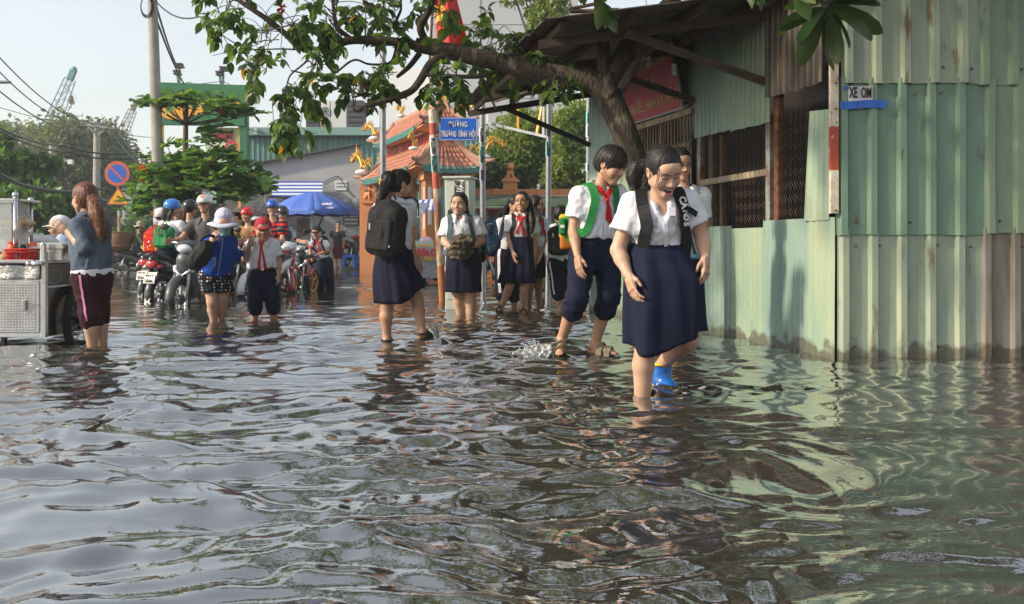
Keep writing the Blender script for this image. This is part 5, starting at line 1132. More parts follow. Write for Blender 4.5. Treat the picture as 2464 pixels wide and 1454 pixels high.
cyl_part('post', P(289, 665, Y), P(284, 395, Y), .045, M['rusty_paint'], ts); cyl_part('sticker', P(288, 520, Y), P(288, 508, Y), .05, M['sticker_teal'], ts); cyl_part('sticker', P(288.5, 590, Y), P(288.5, 575, Y), .05, M['paper_white'], ts)
M['sign_red_o'] = pm('sign_red_orange', (0.55, 0.11, 0.05), rough=.4); M['sign_yel'] = pm('sign_yellow', (0.78, 0.42, 0.01), rough=.4)
c0 = P(282, 418, Y - .1); k = Y / FPX
mb = MB(); mb.lathe([(30 * k, 0), (30 * k, .012)], c0, (0, -1, 0), 32); obj('disc', mb, M['sign_red_o'], ts); mb = MB(); mb.lathe([(22 * k, .013), (22 * k, .016)], c0, (0, -1, 0), 32); obj('disc_centre', mb, M['sign_blue'], ts)
mb = MB(); mb.bar(c0 + V3(-17 * k, -.020, 17 * k), c0 + V3(17 * k, -.020, -17 * k), .004, 5 * k, up=(1, 0, 1)); obj('slash', mb, M['sign_red_o'], ts)
c1 = P(285, 476, Y - .1)
for s, m, o in ((1, 'sign_red_o', 0), (.80, 'sign_yel', .008)):
 p = [(0, 26 * k * s), (-28.5 * k * s, -17 * k * s), (28.5 * k * s, -17 * k * s)]; mb = MB(); mb.prism(p, .01, c=c1 + V3(0, -o, -2 * k * (1 - s))); obj('triangle', mb, M['rw_red'] if s == 1 else M[m], ts)
text_obj('lettering', 'ĐI', .085, c1 + V3(0, -.016, .02), (1, 0, 0), (0, 0, 1), M['black'], ts, bold=.004); text_obj('lettering', 'CHẬM', .10, c1 + V3(0, -.016, -.10), (1, 0, 0), (0, 0, 1), M['black'], ts, width=.28, bold=.004)
def upole(label, px0, px1, ytop, ybase, Y, r, arms=(), st=()):
 t = thing('utility_pole', label, 'utility pole', P(px1, 640, Y) * V3(1, 1, 0), 'concrete utility poles'); f = lambda py: P(lerp(px0, px1, (py - ytop) / (ybase - ytop)), py, Y)
 cyl_part('pole', f(ybase + 60), f(ytop), r * 1.15, M['cement'], t, 14, r * .8)
 for (ax, ay, bx, by) in arms: mb = MB(); mb.bar(P(ax, ay, Y - .15), P(bx, by, Y - .15), .09, .09); obj('crossarm', mb, M['cement'], t)
 for a, b, m in st: cyl_part('sticker', f(b), f(a), r + .012, M[m], t)
 return t
upole('thick concrete utility pole rising through the almond tree', 362, 388, -140, 640, 19.5, .105, (), ((478, 487, 'sticker_teal'), (525, 535, 'sticker_violet')))
t = upole('thin concrete pole with crossarm and insulators before the hazy trees', 233, 232, 294, 620, 52, .19, ((195, 300, 277, 309), (213, 306, 230, 322), (252, 310, 236, 326)))
for px, py in ((197, 299), (218, 297), (254, 297), (276, 300)): mb = MB(); mb.lathe([(.05, 0), (.08, .06), (.04, .12), (.07, .18), (.03, .25)], P(px, py, 51.8), n=8); obj('insulator', mb, M['cement'], t)
t = upole('short concrete pole with tangled cable coils left of the woman', 126, 124, 350, 620, 46, .17, ((108, 380, 158, 384), (140, 390, 170, 386)))
mb = MB(); mb.box(P(170, 390, 45.7), (.2, .2, .2)); obj('camera_box', mb, M['paper_white'], t)
for px, py, r in ((135, 410, .22), (118, 412, .18)): mb = MB(); c0 = P(px, py, 45.6); mb.tube([c0 + V3(math.cos(a), 0, math.sin(a)) * r for a in np.linspace(0, 6.28, 17)[:-1]], .06, 6, closed=True); obj('cable_coil', mb, M['black'], t)
t = thing('street_lamp', 'silver street lamp head reaching in at the left edge of the view', 'street lamp', P(-60, 640, 21) * V3(1, 1, 0)); mb = MB(); mb.tube([P(-60, 660, 21), P(-60, 230, 21), P(-45, 205, 21), P(-8, 199, 21)], [.07, .05, .035, .03], 8); obj('pole', mb, M['galv'], t, smooth=True); S = SDF(); S.cap(P(-8, 198, 21), P(22, 198, 21), .05, .045, flat=(0, 0, 1), fs=.7); sdf_obj('lamp_head', S, .012, M['galv'], t)
def cable(label, pts, r, sag=0.0):
 P3 = [P(*q) for q in pts]; out = []
 for a, b in zip(P3[:-1], P3[1:]):
  for u in np.linspace(0, 1, 14)[:-1]: out.append(lerp(a, b, u) - V3(0, 0, 4 * sag * u * (1 - u)))
 out.append(P3[-1]); mb = MB(); mb.tube(out, r, 5, cap=False); o = obj('overhead_cable', mb, M['black'], smooth=True, fixn=False); return tagit(o, label, 'cable', 'overhead cables')
for lab, pts, r, sg in (('uppermost overhead cable running down from the left edge to the crossarm pole', [(-40, 95, 30), (218, 296, 52)], .022, .5), ('second overhead cable from the left edge to the crossarm pole', [(-40, 132, 30), (197, 298, 52)], .022, .5), ('third overhead cable from the left edge to the crossarm pole', [(-40, 186, 30), (276, 300, 52)], .022, .9),
 ('thick black cable crossing low before the hazy trees towards the almond tree', [(-30, 292, 32), (150, 350, 42), (340, 367, 45)], .035, .2), ('pair cable just below the thick black cable over the street', [(-30, 300, 32), (160, 365, 42), (345, 378, 45)], .035, .2), ('faint thin cable crossing high behind the teal crane', [(-30, 250, 60), (372, 332, 70)], .02, .3),
 ('cable slanting down from the crossarm pole to the almond tree', [(254, 297, 52), (345, 400, 40)], .022, .2), ('outer cable slanting down from the crossarm pole end to the almond tree', [(276, 300, 52), (350, 392, 40)], .022, .2), ('lowest thick bundled cable sagging behind the woman with the ponytail', [(-30, 400, 25), (60, 448, 28), (180, 462, 32), (300, 492, 40)], .06, .05), ('bundled cable running on behind the traffic sign to the white building', [(180, 440, 40), (300, 460, 44), (380, 466, 48)], .04, .1), ('thin cable below the warehouse fascia by the twigs', [(600, 312, 36), (760, 320, 36)], .012, .15),
 ('cable running from the thick pole top towards the street tree', [(372, 0, 19.5), (480, 40, 17), (700, 60, 14)], .014, .15), ('first of two twisted cables dropping from the thick pole to the billboard lamps', [(374, 8, 19.5), (428, 165, 30.5)], .022, .1), ('second of two twisted cables dropping from the thick pole to the billboard', [(374, 40, 19.5), (443, 202, 30.5)], .022, .1)): cable(lab, pts, r, sg)
mb = MB(); c0 = P(352, 15, 19.3)
for q in range(3): mb.tube([c0 + V3(math.cos(a) * (.10 + .01 * q), .02 * q, math.sin(a) * (.17 + .02 * q)) for a in np.linspace(0, 6.28, 19)[:-1]], .010, 5, closed=True)
tagit(obj('cable_loop', mb, M['black'], smooth=True, kind='stuff'), 'black cable loops hanging from the top of the thick utility pole', 'cable')
M['flag_red'] = cloth0 = pm('flag_red', (0.62, 0.018, 0.012), (0.56, 0.014, 0.010), 4, .7)
Y = 12.0; fl = thing('flag', 'red flag with a yellow star hanging behind the leafy branch', 'flag', P(1036, 116, Y))
def FL(u, v): return P(lerp(lerp(1042, 1052, v), lerp(1082, 1128, v), u), lerp(-70, lerp(118, 112, u), v), Y + .10 * math.sin(u * 7 + v * 2) * (.3 + v))
mb = MB(); mb.slab(np.array([[FL(u, v) for u in np.linspace(0, 1, 15)] for v in np.linspace(0, 1, 15)]), .004); obj('cloth', mb, M['flag_red'], fl, smooth=True)
star = [(.02 + .0, .0)]; sp = []
for i in range(10): r = 1.0 if i % 2 == 0 else .42; a = i * math.pi / 5 + .3; sp.append((.24 + .42 * r * math.sin(a), .56 + .20 * r * math.cos(a)))
mb = MB(); v = [FL(max(u, .0), w) + V3(0, -.012, 0) for u, w in [(.24, .56)] + sp]; mb.add(v, [(0, i + 1, (i + 1) % 10 + 1) for i in range(10)]); obj('star', mb, M['sign_yel'], fl)
mb = MB(); mb.cyl(P(1034, 150, Y), P(1048, -140, Y), .016); obj('staff', mb, M['wood_brown'], fl)
Y = 27.0; k = Y / FPX; M['parasol'] = pm('parasol_blue', (0.06, 0.14, 0.50), (0.075, 0.16, 0.54), 2, .6, bump=.1)
pu = thing('parasol', 'large blue advertising parasol shading the stools by the grey house', 'parasol', P(749, 660, Y) * V3(1, 1, 0)); tip = P(752, 462, Y); n = 8; ed = [V3(P(756, 507, Y)) + V3(108 * k * math.cos(a), 108 * k * math.sin(a), -.02) for a in np.linspace(0, 2 * math.pi, n, endpoint=False) + .2]
for i in range(n):
 a, b = ed[i], ed[(i + 1) % n]; G = []
 for u in np.linspace(0.02, 1, 7):
  row = []
  for w in np.linspace(0, 1, 5): q = lerp(tip, lerp(a, b, w), u); q = q + V3(0, 0, .10 * math.sin(math.pi * u) - .05 * u * math.sin(math.pi * w)); row.append(q)
  G.append(row)
 mb = MB(); mb.slab(np.array(G), .006); obj('panel', mb, M['parasol'], pu, smooth=True)
 mb = MB(); mb.slab(np.array([[lerp(a, b, w) + V3(0, 0, -.05 * math.sin(math.pi * w)) for w in (0, .25, .5, .75, 1)], [lerp(a, b, w) + V3(0, 0, -.05 * math.sin(math.pi * w) - .07 - .03 * math.sin(w * 9)) for w in (0, .25, .5, .75, 1)]]), .006); obj('valance', mb, M['parasol'], pu)
 mb = MB(); mb.bar(tip - V3(0, 0, .04), a - V3(0, 0, .02), .018); obj('rib', mb, M['galv'], pu)
cyl_part('pole', P(749, 665, Y), tip, .025, M['paper_white'], pu); cyl_part('brace', P(738, 610, Y + .3), P(783, 508, Y + .3), .022, M['black'], pu)
for txt, px, py, sz, w in (('CAO', 787, 491, .12, .26), ('DÀNH CHO', 787, 500, .10, .34), ('CÀ PHÊ', 715, 503, .10, .42), ('NƯỚC', 672, 500, .12, .24)):
 q = P(px, py, Y - 1.02 + abs(px - 752) * .006); text_obj('lettering', txt, sz, q, (1, 0, 0), (0, .75, .55), M['white_paint'], pu, width=w, bold=.006)
mb = MB(); mb.box(P(749, 652, Y), (.45, .45, .12)); obj('base', mb, M['cement'], pu, bevel=.02)
M['stool_blue'] = pm('stool_blue', (0.03, 0.13, 0.55), rough=.35)
def stool(px, py, Y, label):
 c0 = P(px, py, Y); t = thing('plastic_stool', label, 'stool', (c0[0], Y, .10), 'blue plastic stools by the grey house'); z = .10
 mb = MB(); mb.box((c0[0], Y, z + .40), (.36, .36, .035)); obj('seat', mb, M['stool_blue'], t, bevel=.015)
 mb = MB(); mb.box((c0[0], Y, z + .36), (.34, .34, .05)); obj('rim', mb, M['stool_blue'], t)
 for sx in (-1, 1):
  for sy in (-1, 1): mb = MB(); mb.bar((c0[0] + sx * .15, Y + sy * .15, z + .36), (c0[0] + sx * .19, Y + sy * .19, z), .06); obj('leg', mb, M['stool_blue'], t)
stool(840, 640, 33.2, 'blue plastic stool with a bottle on it beside the man in dark tee'); stool(884, 640, 33.4, 'blue plastic stool under the seated person'); stool(872, 645, 34.6, 'blue plastic stool at the foot of the orange wall'); stool(700, 640, 33.0, 'blue plastic stool half hidden left of the parasol pole')
mb = MB(); q = P(838, 617, 33.2); mb.lathe([(.035, 0), (.035, .12), (.014, .17), (.014, .21)], (q[0], 33.2, .52), n=10); tagit(obj('bottle', mb, M['tarp_green'], smooth=True), 'small dark bottle standing on the blue stool', 'bottle')
S = SDF(); S.ell(P(742, 605, 26.5), (.16, .12, .22), k=.05); S.ell(P(738, 590, 26.5), (.08, .08, .12), k=.05); tagit(sdf_obj('plastic_bag', S, .02, M['paper_white'], None, wrinkle=.03, wfreq=10), 'white plastic bag hanging by the parasol pole', 'bag')
# ---------------------------------------------------------------- motorbikes
M['tyre'] = pm('tyre', (0.014, 0.014, 0.014), (0.022, 0.021, 0.020), 30, .85, bump=.2, bscale=60); M['rim'] = pm('rim', (0.5, 0.5, 0.5), rough=.3, metal=.9); M['engine'] = pm('engine', (0.09, 0.09, 0.09), (0.05, 0.05, 0.05), 12, .5, .5)
M['bike_black'] = pm('bike_black', (0.015, 0.016, 0.018), (0.02, 0.02, 0.022), 4, .25, coat=.4); M['bike_grey'] = pm('bike_grey', (0.045, 0.05, 0.055), (0.035, 0.04, 0.045), 4, .42, coat=.1); M['bike_silver'] = pm('bike_silver', (0.50, 0.51, 0.53), rough=.3, metal=.3); M['bike_red'] = pm('bike_red', (0.42, 0.012, 0.015), rough=.22, coat=.6); M['bike_white'] = pm('bike_white', (0.66, 0.66, 0.66), rough=.28, coat=.4); M['seat'] = pm('seat_vinyl', (0.016, 0.016, 0.017), rough=.55, bump=.2, bscale=80)
M['lamp_red'] = pm('lamp_red', (0.45, 0.01, 0.012), rough=.12, spec=.8); M['lamp_glass'] = pm('lamp_glass', (0.72, 0.75, 0.78), rough=.08, spec=.9, metal=.3); M['lamp_amber'] = pm('lamp_amber', (0.7, 0.25, 0.02), rough=.15); M['mirror'] = pm('mirror', (0.6, 0.62, 0.65), rough=.05, metal=1.0); M['chrome'] = pm('chrome', (0.7, 0.7, 0.7), rough=.15, metal=1.0)
def wheel(t, name, x, r=.285, w=.045):
 mb = MB(); mb.tube([(x + (r - w) * math.cos(a), 0, r + (r - w) * math.sin(a)) for a in np.linspace(0, 6.2832, 33)[:-1]], w, 8, closed=True); o = obj(name, mb, M['tyre'], t, smooth=True, local=True)
 mb = MB(); mb.tube([(x + (r - w * 1.9) * math.cos(a), 0, r + (r - w * 1.9) * math.sin(a)) for a in np.linspace(0, 6.2832, 29)[:-1]], w * .55, 6, closed=True); obj('rim', mb, M['rim'], o, smooth=True)
 mb = MB(); mb.lathe([(.05, -.06), (.07, -.03), (.07, .03), (.05, .06)], (x, 0, r), (0, 1, 0), 12); obj('hub', mb, M['engine'], o)
 for k in range(8):
  a = k * math.pi / 4; mb = MB(); mb.bar((x + .04 * math.cos(a), 0, r + .04 * math.sin(a)), (x + (r - w * 2) * math.cos(a + .15), 0, r + (r - w * 2) * math.sin(a + .15)), .012, .02); obj('spoke', mb, M['rim'], o)
 return o
def fender(t, name, x, r, a0, a1, w, m, z=.285):
 mb = MB(); G = [[(x + (r - .03 * abs(s)) * math.cos(a), s * w, z + (r - .03 * abs(s)) * math.sin(a)) for s in (-1, -.6, 0, .6, 1)] for a in np.linspace(a0, a1, 11)]; mb.slab(np.array(G), .006); return obj(name, mb, m, t, smooth=True, local=True)
def motorbike(label, loc, heading, body='bike_black', accent=None, plate=None, front='scooter', tail='lamp_red', basket=False, depth=.2, scale=1.0, lean=0.0, group='motorbikes in the flooded street'):
 h = math.atan2(heading[1], heading[0]); t = thing('motorbike', label, 'motorbike', (loc[0], loc[1], -depth), group, rz=h, scale=scale); b = M[body]; ac = M[accent or body]; L = dict(local=True)
 wheel(t, 'front_wheel', .63); wheel(t, 'rear_wheel', -.62); fender(t, 'front_fender', .63, .325, -.1, 2.5, .065, b); fender(t, 'rear_fender', -.62, .33, .6, 3.35, .06, M['bike_black'])
 for s in (-1, 1): mb = MB(); mb.tube([(.63, s * .085, .29), (.47, s * .075, .74)], [.024, .020], 8); obj('fork', mb, M['bike_silver'], t, smooth=True, local=True)
 S = SDF(); S.cap((.47, 0, .82), (.40, 0, .55), .12, .16, k=.05, flat=(1, 0, .3), fs=.55); S.cap((.40, 0, .55), (.30, 0, .36), .16, .10, k=.05, flat=(1, 0, .3), fs=.5); sdf_obj('leg_shield', S, .014, b, t, local=True)
 if front == 'scooter':
  mb = MB()
  for s in (-1, 1): mb.tube([(.565, 0, .60), (.535, s * .09, .66), (.475, s * .165, .74)], [.022, .02, .012], 6)
  obj('chrome_chevron', mb, M['chrome'], t, smooth=True, local=True)
  for s in (-1, 1): S = SDF(); S.ell((.49, s * .115, .69), (.04, .04, .06)); sdf_obj('indicator', S, .012, M['lamp_glass'], t, local=True)
 elif accent:
  for s in (-1, 1): S = SDF(); S.cap((.47, s * .13, .80), (.26, s * .15, .40), .045, .06, k=.03, flat=(0, 1, 0), fs=.5); sdf_obj('side_fairing', S, .013, ac, t, local=True)
 S = SDF(); S.ell((.40, 0, .99), (.13, .15, .085), R=Ry(.35), k=.03); S.cap((.38, -.14, 1.0), (.38, .14, 1.0), .045, k=.04); sdf_obj('cowl', S, .013, b if front != 'red' else ac, t, local=True)
 S = SDF(); S.ell((.49, 0, .96), (.055, .105, .065), R=Ry(.45), k=.01); sdf_obj('headlight', S, .011, M['lamp_glass'], t, local=True)
 mb = MB(); mb.tube(smooth_path([(.24, -.34, 1.03), (.33, -.22, 1.05), (.37, 0, 1.02), (.33, .22, 1.05), (.24, .34, 1.03)], 4), .013, 7); hb = obj('handlebar', mb, M['chrome'], t, smooth=True, local=True)
 for s in (-1, 1):
  mb = MB(); mb.tube([(.27, s * .27, 1.035), (.225, s * .37, 1.03)], .020, 8); obj('grip', mb, M['black'], hb); mb = MB(); mb.tube([(.30, s * .27, 1.04), (.42, s * .36, 1.03)], .006, 5); obj('brake_lever', mb, M['chrome'], hb)
  mb = MB(); mb.tube(smooth_path([(.33, s * .20, 1.05), (.33, s * .26, 1.16), (.31, s * .34, 1.23)], 4), .006, 5); ms = obj('mirror_stem', mb, M['black'], t, smooth=True, local=True); S = SDF(); S.ell((.31, s * .37, 1.26), (.025, .075, .045)); sdf_obj('mirror', S, .010, M['black'], ms); mb = MB(); mb.sphere((.287, s * .37, 1.26), (.008, .06, .036), 10, 6); obj('mirror_glass', mb, M['mirror'], ms, smooth=True)
 S = SDF(); S.cap((.28, 0, .42), (-.05, 0, .45), .09, .11, k=.05); S.cap((-.10, 0, .55), (-.62, 0, .72), .13, .11, k=.06, flat=(0, 1, 0), fs=.95); S.cap((-.60, 0, .72), (-.82, 0, .80), .10, .06, k=.05); sdf_obj('bodywork', S, .015, b, t, local=True)
 S = SDF(); S.cap((-.02, 0, .72), (-.30, 0, .755), .085, .12, k=.05, flat=(0, 0, 1), fs=.6); S.cap((-.30, 0, .77), (-.72, 0, .83), .12, .09, k=.05, flat=(0, 0, 1), fs=.55); sdf_obj('seat', S, .014, M['seat'], t, local=True)
 mb = MB(); mb.tube(smooth_path([(-.55, -.13, .82), (-.80, -.12, .86), (-.90, 0, .88), (-.80, .12, .86), (-.55, .13, .82)], 4), .014, 6); obj('grab_rail', mb, M['bike_black'], t, smooth=True, local=True)
 S = SDF(); S.ell((-.84, 0, .74), (.05, .10, .065)); sdf_obj('tail_light', S, .012, M[tail], t, local=True)
 for s in (-1, 1): S = SDF(); S.ell((-.80, s * .12, .70), (.05, .035, .035)); sdf_obj('tail_indicator', S, .012, M['lamp_glass'] if s > 0 else M['lamp_red'], t, local=True)
 mb = MB(); mb.slab(np.array([[(-.80 - .10 * u, s * .075 * (1 - .3 * u), .62 - .30 * u) for s in (-1, 0, 1)] for u in (0, .5, 1, 1.4)]), .012); obj('mudguard', mb, M['bike_black'], t, local=True)
 mb = MB(); mb.box((-.885, 0, .53), (.010, .19, .14), R=Ry(.25)); po = obj('number_plate', mb, M['white_paint'], t, local=True, bevel=.003)
 if plate:
  for i, q in enumerate(plate): text_obj('lettering', q, .062, V3(-.897 - (.0155 if i else -.0155), 0, .53 + (.032 if i == 0 else -.032)), (0, -1, 0), (-.25, 0, 1), M['black'], po, width=.13, bold=.002)
 S = SDF(); S.box((.02, 0, .30), (.13, .07, .07), rr=.03); S.ell((-.08, .0, .34), (.12, .14, .09)); sdf_obj('engine', S, .016, M['engine'], t, local=True)
 S = SDF(); S.cap((.05, -.13, .24), (-.30, -.15, .27), .025, .04, k=.02); S.cap((-.30, -.15, .27), (-.80, -.16, .38), .05, .055, k=.02); sdf_obj('exhaust', S, .013, M['engine'], t, local=True)
 for s in (-1, 1): mb = MB(); mb.tube([(-.60, s * .11, .30), (-.48, s * .12, .62)], .026, 7); obj('shock_absorber', mb, M['chrome'], t, smooth=True, local=True)
 for s in (-1, 1): mb = MB(); mb.tube([(.02, s * .1, .27), (.02, s * .24, .27)], .016, 6); obj('foot_peg', mb, M['black'], t, local=True)
 return t
def bike_at(label, px, py, Yoff, heading, **k):   # front or rear wheel waterline at px,py
 Y = yb(py); hd = nrm(V3(heading[0], heading[1], 0)); w = k.pop('wheel', 'front'); d = .63 if w == 'front' else -.62
 c = V3((px - CX) / FPX * Y, Y, 0) - hd * d; t = motorbike(label, c, hd, **k); return t, c, hd
def rider_joints(c, hd, depth=.2, sit=-.18, lean=.08, hands=True, s=1.0, pillion=False):
 lf = V3(-hd[1], hd[0], 0)
 def W(x, y, z): return V3(c) + hd * x + lf * y + V3(0, 0, z - depth)
 z0 = .86 if not pillion else .92; J = dict(pelvis=W(sit, 0, z0 + .02), neck=W(sit + lean, 0, z0 + .50 * s), shL=W(sit + lean, .17 * s, z0 + .44 * s), shR=W(sit + lean, -.17 * s, z0 + .44 * s))
 if hands: J.update(elL=W(sit + .22, .27, z0 + .22), wrL=W(.20, .32, 1.07), elR=W(sit + .22, -.27, z0 + .22), wrR=W(.20, -.32, 1.07))
 else: J.update(elL=W(sit + .10, .22, z0 + .20), wrL=W(sit + .28, .14, z0 + .16), elR=W(sit + .10, -.22, z0 + .20), wrR=W(sit + .28, -.14, z0 + .16))
 J.update(knL=W(sit + .36, .17, z0 - .16), anL=W(sit + .24, .20, .36), knR=W(sit + .36, -.17, z0 - .16), anR=W(sit + .24, -.20, .36), hpL=W(sit + .02, .09, z0), hpR=W(sit + .02, -.09, z0))
 sx = nrm(J['shR'] - J['shL'])
 if sx[0] < 0:   # keep L on the image left
  for a in ('sh', 'el', 'wr', 'kn', 'an', 'hp'): J[a + 'L'], J[a + 'R'] = J[a + 'R'], J[a + 'L']
 hc = W(sit + lean + .03, 0, z0 + .70 * s); return J, hc, math.degrees(math.atan2(hd[0], -hd[1]))
def rider(label, c, hd, headyaw=None, Y=None, sit=-.18, s=1.0, hands=True, pillion=False, skin=1, fat=1.0, lowface=True, pitch=4, lean=.08):
 J, hc, yw = rider_joints(c, hd, sit=sit, s=s, hands=hands, pillion=pillion, lean=lean)
 return person(label, Y or c[1], J, (hc[0], hc[1], hc[2], yw if headyaw is None else headyaw, pitch, 0, 1.0), yaw=yw, s=1.6 * s, skin=skin, fat=fat, world_j=True, lowface=lowface)
# ---------------------------------------------------------------- people: shared builders
def cloth(name, c, c2=None, rough=0.85, bump=0.35, bscale=22, scale=5, **k):
 return pm(name, c, c2 or tuple(q * 0.86 for q in c), scale, rough, bump=bump, bscale=bscale, spec=0.25, bdist=0.008, **k)
M['shirt'] = cloth('white_shirt', (0.74, 0.74, 0.79), (0.68, 0.68, 0.74), bscale=16)
M['navy'] = cloth('navy_cloth', (0.0065, 0.0085, 0.030), (0.005, 0.007, 0.022), bump=0.25)
M['navy_dark'] = cloth('navy_dark_cloth', (0.010, 0.012, 0.024), bump=0.2)
M['red_scarf'] = cloth('red_scarf', (0.58, 0.012, 0.014), rough=0.7)
M['grey_tee'] = cloth('grey_tee', (0.10, 0.10, 0.10)); M['black_cloth'] = cloth('black_cloth', (0.014, 0.014, 0.016), rough=0.7); M['dark_tee'] = cloth('dark_tee', (0.035, 0.037, 0.042))
M['jacket'] = cloth('grey_blue_jacket', (0.085, 0.115, 0.16), (0.11, 0.145, 0.195), bscale=18); M['maroon'] = cloth('maroon_cloth', (0.035, 0.009, 0.014), bump=0.25)
M['royal'] = cloth('royal_blue_cloth', (0.008, 0.06, 0.36), (0.008, 0.05, 0.28)); M['green_cloth'] = cloth('green_cloth', (0.05, 0.26, 0.03)); M['tan_cloth'] = cloth('tan_cloth', (0.30, 0.17, 0.07))
M['dark_red_cloth'] = cloth('dark_red_cloth', (0.10, 0.02, 0.02)); M['olive_cloth'] = cloth('olive_cloth', (0.11, 0.11, 0.09)); M['light_blue_cloth'] = cloth('light_blue_cloth', (0.18, 0.32, 0.42))
M['pink_stripe'] = pm('pink_stripe', (0.75, 0.25, 0.48), rough=0.6)
SKIN = [pm('skin_warm', (0.50, 0.285, 0.185), (0.46, 0.25, 0.16), 9, 0.48, spec=0.4, sss=0.06), pm('skin_tan', (0.50, 0.285, 0.185), (0.44, 0.235, 0.145), 9, 0.48, spec=0.4, sss=0.05), pm('skin_light', (0.56, 0.355, 0.245), (0.50, 0.29, 0.20), 11, 0.5, spec=0.4, sss=0.06)]
M['lip'] = pm('lip', (0.44, 0.18, 0.145), rough=0.4); M['mouth'] = pm('mouth', (0.17, 0.04, 0.035), rough=0.5); M['teeth'] = pm('teeth', (0.75, 0.72, 0.66), rough=0.3)
M['eye_white'] = pm('eye_white', (0.68, 0.66, 0.64), rough=0.2); M['iris'] = pm('iris', (0.010, 0.007, 0.006), rough=0.15)
M['hair'] = pm('hair_black', (0.008, 0.007, 0.007), (0.022, 0.018, 0.016), 70, 0.45, bump=0.45, bscale=90, stretch=(1, 1, 0.12), spec=0.28)
M['auburn'] = pm('hair_auburn', (0.085, 0.024, 0.008), (0.17, 0.055, 0.02), 60, 0.42, bump=0.9, bscale=90, stretch=(1, 1, 0.12), spec=0.5)
M['sole'] = pm('sole', (0.03, 0.028, 0.025), rough=0.7); M['plastic_grey'] = pm('plastic_grey', (0.3, 0.3, 0.3), rough=0.4)
def stripes(name, c1, c2, period, duty=0.5, axis=2, rough=0.8):
 m = pm(name, c1, rough=rough, spec=0.25); nt = m.node_tree; L = nt.links.new
 tc = nt.nodes.new('ShaderNodeTexCoord'); sp = nt.nodes.new('ShaderNodeSeparateXYZ'); L(tc.outputs['Object'], sp.inputs[0])
 a = nt.nodes.new('ShaderNodeMath'); a.operation = 'DIVIDE'; a.inputs[1].default_value = period; L(sp.outputs[axis], a.inputs[0])
 f = nt.nodes.new('ShaderNodeMath'); f.operation = 'FRACT'; L(a.outputs[0], f.inputs[0]); g = nt.nodes.new('ShaderNodeMath'); g.operation = 'GREATER_THAN'; g.inputs[1].default_value = duty; L(f.outputs[0], g.inputs[0])
 mx = nt.nodes.new('ShaderNodeMix'); mx.data_type = 'RGBA'; L(g.outputs[0], mx.inputs[0]); mx.inputs[6].default_value = (*c1, 1); mx.inputs[7].default_value = (*c2, 1); L(mx.outputs[2], nt.nodes['Principled BSDF'].inputs['Base Color']); return m
def dots(name, c1, c2, scale, thr=0.30):
 m = pm(name, c1, rough=0.8, spec=0.25); nt = m.node_tree; L = nt.links.new
 tc = nt.nodes.new('ShaderNodeTexCoord'); v = nt.nodes.new('ShaderNodeTexVoronoi'); v.inputs['Scale'].default_value = scale; v.inputs['Randomness'].default_value = 0.25; L(tc.outputs['Object'], v.inputs['Vector'])
 g = nt.nodes.new('ShaderNodeMath'); g.operation = 'LESS_THAN'; g.inputs[1].default_value = thr; L(v.outputs['Distance'], g.inputs[0])
 mx = nt.nodes.new('ShaderNodeMix'); mx.data_type = 'RGBA'; L(g.outputs[0], mx.inputs[0]); mx.inputs[6].default_value = (*c1, 1); mx.inputs[7].default_value = (*c2, 1); L(mx.outputs[2], nt.nodes['Principled BSDF'].inputs['Base Color']); return m
